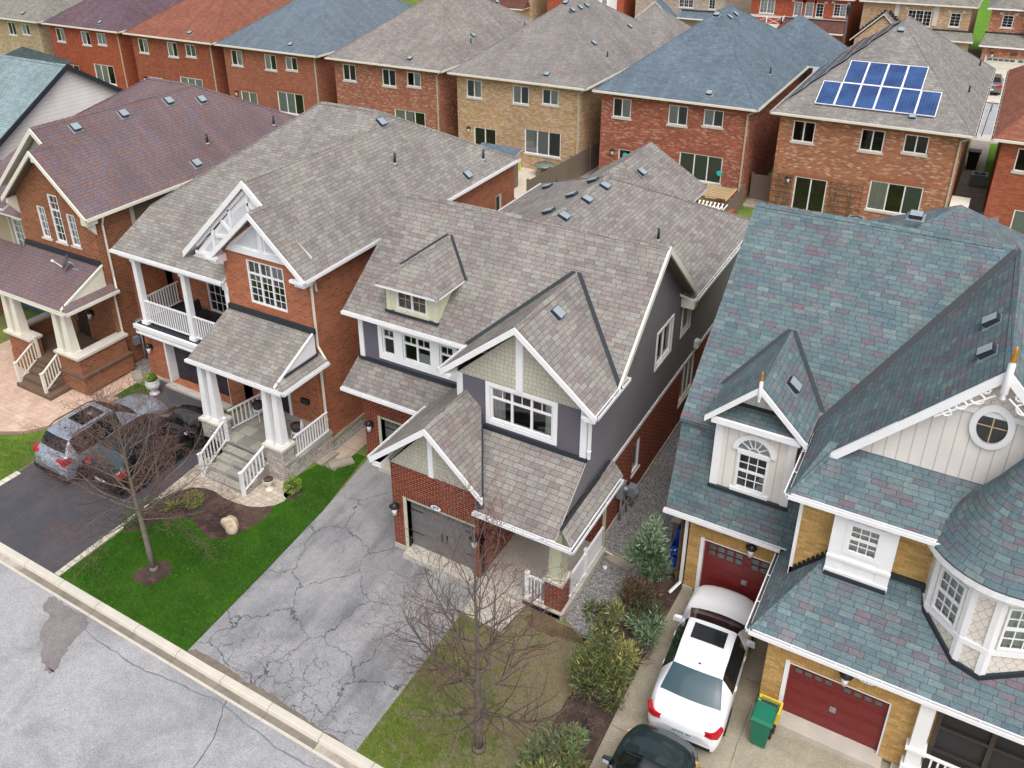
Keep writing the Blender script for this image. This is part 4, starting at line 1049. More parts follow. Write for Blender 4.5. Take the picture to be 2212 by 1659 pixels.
def ex_stone(h, fw):
    g = MB(M['br_stone']); w = Wall(-36.1, YF)
    w.panel(g, 0, 4.1, 0, 3.0, [(1.2, 2.9, .1, 2.1)], .4); w.poly(g, [(0, 3.0), (4.1, 3.0), (2.05, 4.95)]); Wall(-32.0, YF, 0, 1).panel(g, 0, 1.7, 0, 3.1); g.m(M['br_b7'])
    pts = []
    for k in range(13):
        a = pi*k/12; pts.append((a, 2.05-.85*cos(a), 1.6+.65*sin(a), 2.05-1.15*cos(a), 1.6+.95*sin(a)))
    for k in range(12): w.prism(g, [(pts[k][1], pts[k][2]), (pts[k+1][1], pts[k+1][2]), (pts[k+1][3], pts[k+1][4]), (pts[k][3], pts[k][4])][::-1], 0, .03)
    g.build('porch_wall', h)
    gable_roof_y(h, -36.5, -31.6, YF-.3, YF+1.8, 2.95, .85, 'roof_b7', trim='cream', name='porch_roof')
    shed(h, -31.8, -27.2, YF+.4, YF+1.6, 3.4, 4.0, 'roof_b7')
    g = MB(M['white']); w.box(g, 1.85, 2.3, 3.35, 4.0, 0, .03); g.build('niche', h)
far_house(-37.0, -27.0, 'br_stone', 'roof_b7', 'buff stone house with a brick arched porch across the next street', wins=((5.0, 6.6, 4.3, 5.8, ((0, .33, 0, 1, 2, 4), (.33, .67, 0, 1, 2, 4), (.67, 1, 0, 1, 2, 4))), (8.3, 9.0, 4.3, 5.6, G1)), extra=ex_stone)
def ex_bay(h, fw):
    g = MB(M['white']); g.hexa([(-42.6, 93.6, 2.2), (-39.6, 93.6, 2.2), (-39.2, 95.2, 2.2), (-43, 95.2, 2.2), (-42.6, 93.6, 5.4), (-39.6, 93.6, 5.4), (-39.2, 95.2, 5.4), (-43, 95.2, 5.4)]); g.build('bay_window', h)
    w = Wall(-42.6, 93.6)
    for a in (.25, 1.25, 2.2): window(h, w, a, a+.65, 3.6, 5.0, lites=G1, fr=.05, depth=-.01)
far_house(-48.0, -38.4, 'br_b2', 'roof_f', 'red brick house with a white bay across the next street', wins=(), extra=ex_bay)
far_house(-60.0, -50.0, 'br_b6', 'roof_f', 'tan brick house with a brown garage roof across the next street', gar=(-56, -50.6, -55, -51.5, 'maroon_door'), wins=((1, 2.4, 4.3, 5.6, G2),))
# ---------------------------------------------------------------- generic roof pieces
def rake_board(house, w, pts, d0, d1, wid, mat='white', name='rake_board'):
    """board following a gable edge; pts = (s,z) along the roof edge, hanging down by wid"""
    g = MB(M[mat])
    for i in range(len(pts)-1):
        (a, z0), (b, z1) = pts[i], pts[i+1]
        g.hexa([w.P(a, z0-wid, d1), w.P(b, z1-wid, d1), w.P(b, z1-wid, d0), w.P(a, z0-wid, d0), w.P(a, z0, d1), w.P(b, z1, d1), w.P(b, z1, d0), w.P(a, z0, d0)])
    return g.build(name, house)

def front_gable(house, xl, xr, yf, yb_l, yb_r, ze, slope, mat, yw, peak_back, th=.14, trim='white', rb=.2, gut=True, valley_l=True, valley_r=True, main=None, soff=None):
    """gable facing the street with its ridge running back to peak_back"""
    xc = (xl+xr)/2; zp = ze+slope*(xr-xc); g = MB()
    g.slab([(xl, yf, ze), (xc, yf, zp), (xc, peak_back, zp), (xl, yb_l, ze)], th, M[mat], M[trim], M[soff or trim])
    g.slab([(xc, yf, zp), (xr, yf, ze), (xr, yb_r, ze), (xc, peak_back, zp)], th, M[mat], M[trim], M[soff or trim])
    o = g.build('gable_roof', house)
    ridge_caps(o, [((xc, yf, zp), (xc, peak_back, zp), (-1, 0, -slope), (1, 0, -slope))], M[mat], .15)
    w = Wall(xl, yf)
    rake_board(house, w, [(-.02, ze-.03), (xc-xl, zp-.015), (xr-xl+.02, ze-.03)], -.04, .035, rb, trim)
    fl = []
    if valley_l: fl.append(((xl, yb_l, ze), (xc, peak_back, zp), (1, 0, slope) if False else (-1, 0, -slope), None))
    return o, xc, zp

# ================================================================ grey-sided brick house in the middle
hc = thing('brick_house', 'dark red brick house with grey siding, green-cream dormer and number 597 in the middle', 'house', (-12.0, 19.3, 0), 'houses along the near street')
XL, XR = -16.55, -7.68
gw = Wall(-13.15, 16.3)          # projecting garage
lw_ = Wall(XL, 19.3)             # recessed garage
uw = Wall(XL, 19.45)             # upper left wall
tw = Wall(-11.8, 18.05)          # upper gable wall
sw_ = Wall(XR, 18.05, 0, 1)      # right side wall
g = MB(M['br_c'])
gw.panel(g, 0, 3.05, .16, 3.3, [(.52, 2.95-.02, .16, 2.12)], .22)
Wall(-13.15, 19.3, 0, -1).panel(g, 0, 3.0, .16, 3.3); Wall(-10.1, 16.3, 0, 1).panel(g, 0, 3.3, .16, 3.4)
lw_.panel(g, 0, 3.4, .16, 3.3, [(.72, 3.18, .16, 2.12)], .22)
Wall(-10.1, 19.3).panel(g, 0, 2.42, .1, 3.4, [(.3, 1.25, .34, 2.4)], .1)
sd = Wall(XR, 19.3, 0, 1)
sd.panel(g, 0, 14.0, .16, 2.74, [(2.65, 3.25, 1.0, 2.2), (7.15, 8.7, 1.1, 2.62)], .1)
Wall(XL, 33.3, 0, -1).panel(g, 0, 14, .16, 3.4); Wall(XR, 33.3, -1, 0).panel(g, 0, 8.87, .16, 6)
g.m(sol['br_c']); gw.box(g, .3, 3.0, 2.13, 2.36, 0, .012); lw_.box(g, .55, 3.3, 2.13, 2.36, 0, .012)
gw.box(g, .30, .51, .9, 2.1, 0.0, .006)
g.m(M['concrete'])
for (w, a, b) in ((gw, -.02, .50), (lw_, -.02, .70), (sd, -1.2, 14.02), (Wall(-10.1, 16.3, 0, 1), -.02, 3.3)): w.box(g, a, b, -.02, .16, -.12, .03)
g.build('wall', hc)
g = MB(M['concrete']); g.box(-12.66, -10.2, 15.98, 16.62, -.01, .165); g.box(-15.86, -13.15, 19.0, 19.62, -.01, .165); g.build('garage_sill', hc)
M['door_grey'] = flat('grey_garage_door_paint', col(112, 112, 114), .45)
garage_door(hc, gw, .52, 2.93, .12, 2.02, M['door_grey'], 'sage', .26, rows=4, wins=12, winh=.16, handles='two', frm=.12, strap=True)
garage_door(hc, lw_, .72, 3.18, .12, 2.02, M['door_grey'], 'sage', .26, rows=4, wins=12, winh=.16, handles='two', frm=.12, strap=True)
wall_lamp(hc, gw, .16, 1.58); wall_lamp(hc, gw, 2.98, 1.6); wall_lamp(hc, lw_, .3, 1.6)
# number plate
g = MB(M['black']); pl_ = [(1.6+.2*cos(a*pi/10), 2.2+.125*sin(a*pi/10)) for a in range(20)]; gw.prism(g, pl_, .012, .03); npo = g.build('number_plate', hc)
g = MB(M['white']); pl_ = [(1.6+.175*cos(a*pi/10), 2.2+.1*sin(a*pi/10)) for a in range(20)]; gw.prism(g, pl_, .03, .036); g.build('plate_face', npo)
number_text(npo, '597', gw, 1.6, 2.2, .14, M['black'], .038, bold=.004)
# siding of the upper walls
g = MB(M['sid_c'])
uw.panel(g, 0, 4.9, 3.4, 6.3, [(.93, 1.42, 4.62, 5.6), (1.75, 2.84, 4.62, 5.6), (3.17, 3.7, 4.62, 5.6)], .06)
tw.panel(g, 0, 4.12, 4.0, 5.86, [(1.08, 3.12, 4.54, 5.72)], .06)
Wall(-11.8, 19.5, 0, -1).panel(g, 0, 1.45, 4.0, 6.2)
g.m(M['sid_side']); sd2 = Wall(XR, 18.05, 0, 1)
sd2.panel(g, 0, 15.25, 2.74, 6.02, [(5.4, 6.78, 4.3, 5.55), (7.88, 8.72, 4.3, 5.5)], .06)
g.face([(XR, 19.3, 6.02), (XR, 25.9, 6.02), (XR, 22.6, 8.85)])
g.m(M['sid_c']); Wall(XL, 33.3, 0, -1).panel(g, 0, 13.85, 3.4, 6.0); g.face([(XL, 25.9, 6.0), (XL, 19.45, 6.0), (XL, 22.6, 8.8)])
g.build('siding', hc)
g = MB(M['shake']); tw.poly(g, [(0, 5.86), (4.12, 5.86), (2.06, 7.75)], .03); g.face([tw.P(0, 5.86, .03), tw.P(4.12, 5.86, .03), tw.P(4.12, 5.86, 0), tw.P(0, 5.86, 0)][::-1])
gw.poly(g, [(0.02, 3.3), (3.03, 3.3), (1.5, 4.95)], .03); g.build('shake_cladding', hc)
g = MB(M['white'])
tw.box(g, 1.95, 2.17, 5.84, 7.6, .03, .06); gw.box(g, 1.42, 1.58, 3.3, 4.8, .03, .06)
tw.box(g, -.02, .17, 4.25, 5.88, .0, .04); tw.box(g, 3.96, 4.14, 4.25, 5.88, .0, .04); g.box(XR-.0, XR+.035, 18.03, 18.25, 4.25, 5.9)
g.box(-11.84, -11.8, 18.07, 18.25, 4.25, 5.9)
uw.box(g, -.02, .16, 4.2, 5.95, 0, .04)
uw.box(g, .78, 3.85, 5.6, 5.85, 0, .035); uw.box(g, .78, 3.85, 4.42, 4.62, 0, .035)
for a, b in ((.78, .93), (1.42, 1.75), (2.84, 3.17), (3.7, 3.85)): uw.box(g, a, b, 4.62, 5.6, 0, .035)
sd.box(g, 0.0, 14, 2.66, 2.80, .0, .03)
g.build('trim_board', hc)
T2 = ((0, 1, 0, .62, 1, 1), (0, 1, .62, 1, 2, 1))
window(hc, uw, .93, 1.42, 4.62, 5.6, lites=((0, 1, 0, .66, 1, 1), (0, 1, .66, 1, 2, 1)), fr=.05, curt=cw('curtain_g'))
window(hc, uw, 1.75, 2.84, 4.62, 5.6, lites=((0, .5, 0, .66, 1, 1), (0, .5, .66, 1, 2, 1), (.5, 1, 0, .66, 1, 1), (.5, 1, .66, 1, 2, 1)), fr=.05, curt=[('blind', .5, 1, 0, .35)])
window(hc, uw, 3.17, 3.7, 4.62, 5.6, lites=((0, 1, 0, .66, 1, 1), (0, 1, .66, 1, 2, 1)), fr=.05)
l3 = []
for i in range(3): l3 += [(i/3, (i+1)/3, 0, .68, 1, 1), (i/3, (i+1)/3, .68, 1, 2, 1)]
window(hc, tw, 1.08, 3.12, 4.54, 5.72, lites=l3, fr=.07, trim=.13, curt=[('curtain', 0, .2, 0, 1), ('curtain', .88, 1, 0, 1)], label='triple bedroom window with pale curtains')
window(hc, sd2, 5.4, 6.78, 4.3, 5.55, lites=W2, fr=.05, trim=.09); window(hc, sd2, 7.88, 8.72, 4.3, 5.5, lites=((0, 1, 0, 1, 1, 1),), fr=.05, trim=.09, color='white')
window(hc, sd, 2.65, 3.25, 1.0, 2.2, lites=((0, 1, 0, 1, 1, 1),), fr=.05, sill=.08); window(hc, sd, 7.15, 8.7, 1.1, 2.62, lites=W3, fr=.05, sill=.1, color='cream')
window(hc, Wall(-10.1, 19.3), .3, 1.25, .34, 2.4, lites=((0, 1, 0, .5, 1, 1), (0, 1, .5, 1, 2, 2)), fr=.08)
# main roof
zr, yr, sl = 9.05, 22.6, .87
g = MB()
A, B = (-17.0, 19.15, 6.05), (-11.0, 19.15, 6.05)
g.slab([(-16.95, 19.15, 6.05), (-12.2, 19.15, 6.05), (-7.25, 19.15, 6.05), (-7.25, yr, zr), (-16.7, yr, zr)], .15, M['roof_c'], M['white'])
g.slab([(-16.7, yr, zr), (-7.25, yr, zr), (-7.25, 25.85, 6.22), (-16.95, 25.85, 6.22)], .15, M['roof_c'], M['white'])
g.build('roof', hc)
ridge_caps(hc, [((-16.7, yr, zr), (-7.25, yr, zr), (0, -1, -sl), (0, 1, -sl))], M['roof_c'], .16)
rake_board(hc, sw_, [(1.1, 6.1), (yr-18.05, zr), (25.85-18.05, 6.24)], .40, .47, .24, 'cream')
g = MB(M['white']); g.face([(XR, 19.2, 5.93), (XR+.43, 19.2, 5.93), (XR+.43, yr, 8.83), (XR, yr, 8.83)]); g.m(M['sid_brown']); g.face([(XR, yr, 8.83), (XR+.43, yr, 8.83), (XR+.43, 25.8, 6.06), (XR, 25.8, 6.06)]); g.build('soffit', hc)
gutter(hc, (-16.95, 19.15, 6.05), (-11.95, 19.15, 6.05), (0, -1))
# dormer
dd_ = Wall(-15.3, 19.45)
g = MB(M['green_cream']); dd_.panel(g, 0, 1.9, 6.2, 7.4, [(.38, 1.52, 6.5, 7.22)], .05)
g.face([(-13.4, 19.45, 6.3), (-13.4, 20.75, 7.4), (-13.4, 19.45, 7.4)]); g.face([(-15.3, 19.45, 6.3), (-15.3, 19.45, 7.4), (-15.3, 20.75, 7.4)])
dm = g.build('dormer', hc)
g = MB(M['green_cream']); dd_.box(g, -.02, .14, 6.2, 7.38, 0, .03); dd_.box(g, 1.76, 1.92, 6.2, 7.38, 0, .03); dd_.box(g, .3, 1.6, 6.36, 6.46, 0, .04); dd_.box(g, .0, 1.9, 7.24, 7.38, 0, .032); g.build('corner_board', dm)
window(dm, dd_, .38, 1.52, 6.5, 7.22, lites=((0, .5, 0, 1, 2, 2), (.5, 1, 0, 1, 2, 2)), fr=.05, depth=.04, muncol='wood_new', gl='glass_dark') if False else None
window(hc, dd_, .38, 1.52, 6.5, 7.22, lites=((0, .5, 0, 1, 2, 2), (.5, 1, 0, 1, 2, 2)), fr=.045, depth=.04, muncol='wood_new', label='dormer window with brass coloured bars')
g = MB(); x0, x1, xc = -15.55, -13.15, -14.35
def zm(y): return 6.05+sl*(y-19.15)
ye = 19.15+(7.36-6.05)/sl; yp = 19.15+(8.28-6.05)/sl
g.slab([(x0, 19.1, 7.36), (x1, 19.1, 7.36), (xc, 20.2, 8.28)], .1, M['roof_c'], M['white']); g.slab([(x1, 19.1, 7.36), (x1, ye, 7.36), (xc, yp, 8.28), (xc, 20.2, 8.28)], .1, M['roof_c'], M['white']); g.slab([(x0, ye, 7.36), (x0, 19.1, 7.36), (xc, 20.2, 8.28), (xc, yp, 8.28)], .1, M['roof_c'], M['white'])
dr = g.build('dormer_roof', hc)
ridge_caps(dr, [((x0, 19.1, 7.36), (xc, 20.2, 8.28), (0, -1, -.83), (-1, 0, -.77)), ((x1, 19.1, 7.36), (xc, 20.2, 8.28), (0, -1, -.83), (1, 0, -.77)), ((xc, 20.2, 8.28), (xc, yp, 8.28), (-1, 0, -.77), (1, 0, -.77))], M['roof_c'], .13)
valley(hc, [((x1, ye, 7.36), (xc, yp, 8.28), (1, 0, 0), None), ((x0, ye, 7.36), (xc, yp, 8.28), (-1, 0, 0), None)], w=.12)
g = MB(M['flash']); g.beam((-15.36, 19.4, 6.34), (-13.34, 19.4, 6.34), .1, .06); g.build('flashing', hc)
# upper front gable
ybk = 19.15+(8.09-6.05)/sl
front_gable(hc, -12.12, -7.28, 17.65, 19.17, 19.9, 6.08, .83, 'roof_c', 18.05, ybk)
valley(hc, [((-12.12, 19.17, 6.08), (-9.7, ybk, 8.09), (-1, 0, 0), None), ((-7.28, 19.17, 6.08), (-9.7, ybk, 8.09), (1, 0, 0), None)], w=.15, lift=.03)
g = MB(M['white']); g.slab([(-12.12, 17.65, 5.94), (-11.8, 17.65, 5.94), (-11.8, 19.4, 5.94), (-12.12, 19.4, 5.94)], .1, M['white'], M['white']); g.slab([(-7.68, 17.65, 5.94), (-7.28, 17.65, 5.94), (-7.28, 19.9, 5.94), (-7.68, 19.9, 5.94)], .1, M['white'], M['white'])
g.box(-12.1, -11.85, 17.66, 18.05, 5.8, 5.95); g.box(-7.6, -7.3, 17.66, 18.05, 5.8, 5.95); g.build('eave_return', hc)
gutter(hc, (-7.28, 17.62, 6.08), (-7.28, 19.9, 6.08), (1, 0)); gutter(hc, (-12.12, 17.62, 6.08), (-12.12, 19.2, 6.08), (-1, 0))
vent_up = Vector((-1, 0, .83)).normalized(); roof_vent(hc, (-9.32, 19.4, 7.78), vent_up)
# lower left roof above the recessed garage
g = MB(); g.slab([(-16.95, 18.75, 3.32), (-13.0, 18.75, 3.32), (-12.6, 19.45, 4.22), (-16.7, 19.45, 4.22)], .12, M['roof_c'], M['white']); g.face([(-16.95, 18.75, 3.32), (-16.7, 19.45, 4.22), (-16.95, 19.45, 3.32)][::-1]); g.build('garage_roof', hc)
gutter(hc, (-16.95, 18.75, 3.32), (-13.2, 18.75, 3.32), (0, -1))
g = MB(M['flash']); g.beam((-16.6, 19.40, 4.25), (-11.8, 19.40, 4.25), .1, .09); g.beam((-11.15, 18.0, 4.27), (-7.6, 18.0, 4.27), .1, .10); g.build('flashing', hc)
# lower front gable over the projecting garage
zg = 3.62; xg = -11.52; zp1 = 5.3; s1 = (zp1-zg)/(xg+13.5)
g = MB(M['roof_c'])
g.slab([(-13.5, 15.85, zg), (xg, 15.85, zp1), (xg, 18.05, zp1), (-12.2, 19.45, zp1-s1*.68), (-13.5, 19.1, zg)], .12, M['roof_c'], M['white'])
# right slope ends in the valley with the porch roof
g.slab([(xg, 15.85, zp1), (-9.72, 15.85, zg+.02), (-11.02, 18.05, zp1-s1*.5), (xg, 18.05, zp1)], .12, M['roof_c'], M['white'])
g.build('gable_roof', hc)
ridge_caps(hc, [((xg, 15.85, zp1), (xg, 18.05, zp1), (-1, 0, -s1), (1, 0, -s1))], M['roof_c'], .15)
w0 = Wall(-13.5, 15.85); rake_board(hc, w0, [(-.03, zg-.03), (1.98, zp1-.015), (3.8, zg-.0)], -.04, .035, .2)
g = MB(M['white']); g.slab([(-13.5, 15.85, 3.5), (-13.15, 15.85, 3.5), (-13.15, 19.0, 3.5), (-13.5, 19.0, 3.5)], .08, M['white'], M['white']); g.box(-13.48, -13.17, 15.87, 16.28, 3.3, 3.5); g.build('eave_return', hc)
gutter(hc, (-13.5, 15.82, zg), (-13.5, 18.8, zg), (-1, 0))
# porch roof
ze, zt = 3.02, 4.27; sp = (zt-ze)/(18.05-15.95)
g = MB(M['roof_c'])
g.slab([(-10.0, 15.95, ze), (-7.75, 15.95, ze), (-7.55, 16.0, ze), (-7.62, 18.05, zt), (-11.05, 18.05, zt)], .12, M['roof_c'], M['white'])
# continuation of the slope under the valley on its left
g.slab([(-7.5, 16.3, ze+.14), (-7.5, 19.75, ze+.14), (-7.05, 19.45, 3.0), (-7.05, 15.97, 3.0)], .08, M['roof_c'], M['white'])
g.build('porch_roof', hc)
g = MB(M['flash'])
g.beam((-11.05, 18.0, zt+.14), (-9.80, 15.9, ze+.2), .2, .07); g.beam((-7.56, 19.6, ze+.2), (-7.5, 16.25, ze+.2), .06, .07); g.build('valley_flashing', hc)
g = MB(M['sid_side']); g.face([(-7.64, 16.4, 3.15), (-7.64, 18.05, 3.15), (-7.64, 18.05, 4.15)]); g.build('side_cheek', hc)
gutter(hc, (-10.05, 15.95, ze), (-7.05, 15.95, ze), (0, -1)); gutter(hc, (-7.05, 15.85, ze), (-7.05, 19.25, ze), (1, 0))
downspout(hc, [(-7.0, 19.1, 2.9), (-7.45, 19.2, 2.5), (-7.45, 19.2, .15), (-7.1, 19.2, .06)], 'beige')
downspout(hc, [(-7.4, 17.9, 5.95), (-7.55, 18.0, 5.75), (-7.55, 18.0, 4.35)], 'white')
g = MB(M['concrete']); g.box(-7.15, -6.85, 18.95, 19.05, 0, .09); g.build('kickout', hc) if False else None
# porch floor, pier, column, rails
g = MB(M['concrete']); g.box(-10.1, -7.43, 16.2, 19.3, -.02, .16); g.box(-8.6, -7.36, 16.12, 19.3, .16, .26) if False else None; g.box(-10.1, -7.38, 16.35, 19.3, .0, .17); g.box(-8.62, -7.36, 16.2, 16.36, 0, .2); g.box(-7.52, -7.36, 16.36, 19.3, 0, .2); g.build('porch_floor', hc)
g = MB(M['br_c']); g.box(-7.97, -7.45, 16.3, 16.82, .2, 1.15); po = g.build('porch_pier', hc)
g = MB(M['stone']); g.box(-8.02, -7.40, 16.25, 16.87, 1.15, 1.24); g.build('pier_cap', po)
g = MB(M['sage']); g.taper(-7.71, 16.56, 1.24, 2.75, .21, .21, .155, .155); g.box(-7.94, -7.48, 16.33, 16.79, 1.24, 1.33); g.box(-7.9, -7.52, 16.37, 16.75, 2.66, 2.9); g.build('porch_column', hc)
railing(hc, (-8.5, 16.32, .2), (-8.0, 16.32, .2), .85, n=5, sq=.035, posts=((-8.53, 16.32, .2),)); railing(hc, (-7.46, 16.85, .2), (-7.46, 19.2, .2), .85, n=17, sq=.035, posts=((-7.46, 17.95, .2),))
# side services
g = MB(M['grey_metal']); g.box(-7.66, -7.45, 20.65, 20.95, 1.0, 1.6); g.tube([(-7.55, 20.8, 1.0), (-7.55, 20.8, .05)], .04, 6); g.tube([(-7.55, 20.95, 1.0), (-7.5, 21.05, .6), (-7.52, 21.3, .05)], .03, 6); g.lathe(-7.42, 20.8, [(.09, 1.3), (.09, 1.45)], 10); g.build('electric_meter', hc)
g = MB(M['grey_metal']); g.box(-7.62, -7.35, 21.5, 21.8, .5, .85); g.tube([(-7.5, 21.65, .5), (-7.5, 21.65, .05)], .035, 6); g.lathe(-7.4, 21.65, [(.13, .5), (.14, .7), (.08, .8)], 10); g.build('gas_meter', hc)
g = MB(M['white']); g.box(-7.66, -7.5, 27.6, 27.85, 2.95, 3.25); g.build('vent_hood', hc)
# rear wing
g = MB(); e = 5.95; x0, x1, xc, zc = -16.95, -7.25, -12.1, 8.37; sr = (zc-e)/(x1-xc)
g.slab([(x1, 25.6, e), (x1, 33.5, e), (xc, 29.2, zc), (xc, 23.3, zc), (x1, 25.6, e)][:4], .14, M['roof_c'], M['white'])
g.slab([(x0, 33.5, e), (x0, 25.6, e), (xc, 23.3, zc), (xc, 29.2, zc)], .14, M['roof_c'], M['white']); g.slab([(x1, 33.5, e), (x0, 33.5, e), (xc, 29.2, zc)], .14, M['roof_c'], M['white'])
xp = -12.7; g.slab([(-15.3, 30.6, 6.1), (xp, 32.2, 7.95), (xp, 35.5, 7.95), (-15.3, 36.0, 6.1)], .12, M['roof_c'], M['white']); g.slab([(xp, 32.2, 7.95), (-10.1, 30.6, 6.1), (-10.1, 36, 6.1), (xp, 35.5, 7.95)], .12, M['roof_c'], M['white']); g.slab([(-10.1, 32.6, 6.1), (-15.3, 32.6, 6.1), (xp, 32.2, 7.95)], .12, M['roof_c'], M['white']) if False else None
g.slab([(-15.3, 30.6, 6.1), (-10.1, 30.6, 6.1), (xp, 32.2, 7.95)], .12, M['roof_c'], M['white'])
rr = g.build('rear_roof', hc)
ridge_caps(rr, [((xc, 23.6, zc), (xc, 29.2, zc), (-1, 0, -sr), (1, 0, -sr)), ((x1, 33.5, e), (xc, 29.2, zc), (1, 0, -sr), (0, 1, -.56)), ((x0, 33.5, e), (xc, 29.2, zc), (-1, 0, -sr), (0, 1, -.56))], M['roof_c'], .15)
gutter(hc, (x1, 25.7, e), (x1, 33.4, e), (1, 0)); gutter(hc, (x0, 25.7, e), (x0, 33.4, e), (-1, 0))
g = MB(M['cream']); g.box(-7.66, -7.22, 25.55, 25.95, 5.6, 5.95); g.build('eave_return', hc)
g = MB(M['br_c']); Wall(-15.0, 35.8).panel(g, 0, 4.6, 0, 6.1) ; Wall(-10.4, 33.3, 0, 1).panel(g, 0, 2.5, 0, 6.1); Wall(-15.0, 35.8, 0, -1).panel(g, 0, 2.5, 0, 6.1); g.build('wall', hc)
for y in (28.4, 26.8, 24.95): roof_vent(hc, (-11.83, y, e+sr*(x1+11.83)*1), (-1, 0, sr)); 
for x, y in ((-12.45, 28.85), (-12.5, 27.1), (-12.5, 25.25), (-15.59, 31.3)): roof_vent(hc, (x, y, e+sr*(x-x0)), (1, 0, sr))
vent_pipe(hc, (-9.3, 27.5, e+sr*2.03)); vent_pipe(hc, (-15.67, 32.3, 6.2)); roof_vent(hc, (-12.0, 32.6, 7.5), (-1, 0, .71))
# ================================================================ orange brick house with the balcony
hb = thing('brick_house', 'orange brick house with a white railed balcony above a black garage door', 'house', (-23.0, 19.3, 0), 'houses along the near street')
xr_, xl_ = -18.4, -27.85
fw = Wall(-22.2, 19.1); bwL = Wall(xl_, 19.3)
g = MB(M['br_b'])
fw.panel(g, 0, 3.8, 2.6, 7.1, [(1.12, 2.82, 5.3, 6.98)], .1); fw.poly(g, [(0, 7.1), (3.8, 7.1), (3.8, 7.15), (2.05, 8.75), (0, 7.15)])
Wall(xr_, 19.1, 0, 1).panel(g, 0, 14.3, .1, 6.9, [(12.6, 13.1, 4.2, 5.6)], .08)
Wall(-22.2, 21.2, 0, -1).panel(g, 0, 2.1, 2.9, 7.0)
bwL.panel(g, 0, 5.9, .12, 2.3, [(1.2, 4.6, .12, 2.05)], .5)
Wall(-22.4, 19.3).panel(g, 0, 4.0, .5, 3.9, [(1.45, 2.35, .72, 2.85)], .1)
Wall(xl_, 33.4, 0, -1).panel(g, 0, 14.1, .1, 6); Wall(xr_, 33.4, -1, 0).panel(g, 0, 9.45, 0, 6.9)
Wall(xl_, 21.2).panel(g, 0, 5.7, 2.7, 6.0, [(2.0, 4.0, 2.75, 4.85)], .1); Wall(xl_, 21.2, 0, -1).panel(g, 0, 0.3, 2.6, 6)
g.m(sol['br_b']); fw.box(g, 1.0, 2.94, 6.99, 7.2, 0, .012); fw.box(g, 1.0, 2.94, 5.1, 5.28, 0, .012)
g.m(M['concrete']); bwL.box(g, -.02, 1.18, -.02, .14, -.4, .03); g.box(xr_-.02, xr_+.03, 19.1, 33.4, -.02, .12)
g.build('wall', hb)
l6 = []
for i in range(3): l6 += [(i/3, (i+1)/3, 0, .70, 2, 4), (i/3, (i+1)/3, .70, 1, 2, 1)]
window(hb, fw, 1.12, 2.82, 5.3, 6.98, lites=l6, fr=.06, curt=[('curtain_g', 0, .28, 0, 1)], label='large three part window with white glazing bars')
window(hb, Wall(xl_, 21.2), 2.0, 4.0, 2.75, 4.85, lites=((0, .5, 0, 1, 3, 5), (.5, 1, 0, 1, 3, 5)), fr=.06)
window(hb, Wall(xr_, 19.1, 0, 1), 12.6, 13.1, 4.2, 5.6, lites=((0, 1, 0, 1, 1, 1),), fr=.05)
M['black_door'] = flat('black_door_paint', col(44, 44, 52), .4)
garage_door(hb, bwL, 1.25, 4.55, .10, 1.98, M['black_door'], 'white', .42, rows=4, wins=8, winh=.2, frm=.1)
g = MB(M['concrete']); g.box(-26.7, -23.2, 19.0, 19.8, -.01, .1); g.build('garage_sill', hb)
wall_lamp(hb, bwL, .35, 1.45)
# main roof: front slope, right slope, hips
zf, sf = 5.92, .50; sr = .93; xe = -18.05; yrg = 27.4; zrg = zf+sf*(yrg-18.9); xpk = xe-(zrg-7.0)/sr; xpl = -24.3
xg = -21.0; zg = 7.0+sr*(xe-xg)
yT = 18.9+(zg-zf)/sf
g = MB()
# front slope with the part covered by the cross gable left in place
g.slab([(-28.15, 18.9, zf), (-22.2, 18.9, zf), (-22.2, 19.35, zf+sf*.45), (xg, yT, zg), (xpk, yrg, zrg), (xpl, yrg, zrg), (-28.15, 21.0, zf+sf*2.1)], .15, M['roof_b'], M['white'])
g.slab([(-28.15, 21.0, zf+sf*2.1), (xpl, yrg, zrg), (-28.15, 33.6, zf+.7)], .15, M['roof_b'], M['white'])
g.slab([(xe, 19.4, 7.0), (xe, 33.2, 7.0), (xpk, yrg, zrg), (xg, yT, zg), (xg, 19.4, zg)], .15, M['roof_b'], M['roof_b'])
g.slab([(xe, 33.2, 7.0), (-28.15, 33.6, zf+.7), (xpl, yrg, zrg), (xpk, yrg, zrg)], .15, M['roof_b'], M['white'])
# left slope of the cross gable down to the front slope
g.slab([(xg, 19.35, zg), (xg, yT, zg), (-24.55, 19.35, zg-sr*3.55)], .13, M['roof_b'], M['white'])
rb_ = g.build('roof', hb)
ridge_caps(rb_, [((xg, 19.35, zg), (xg, yT, zg), (-1, 0, -sr), (1, 0, -sr)), ((xg, yT, zg), (xpk, yrg, zrg), (0, -1, -sf), (1, 0, -sr)), ((xpl, yrg, zrg), (xpk, yrg, zrg), (0, -1, -sf), (0, 1, -.5)), ((xe, 33.2, 7.0), (xpk, yrg, zrg), (0, 1, -.55), (1, 0, -sr)), ((-28.15, 21.0, zf+sf*2.1), (xpl, yrg, zrg), (0, -1, -sf), (-1, 0, -.9))], M['roof_b'], .15)
gutter(hb, (-28.15, 18.9, zf), (-22.15, 18.9, zf), (0, -1)); gutter(hb, (xe, 18.65, 7.02), (xe, 33.2, 7.02), (1, 0)); gutter(hb, (-28.15, 21.0, zf+.02), (-28.15, 33.4, zf+.02), (-1, 0)) if False else None
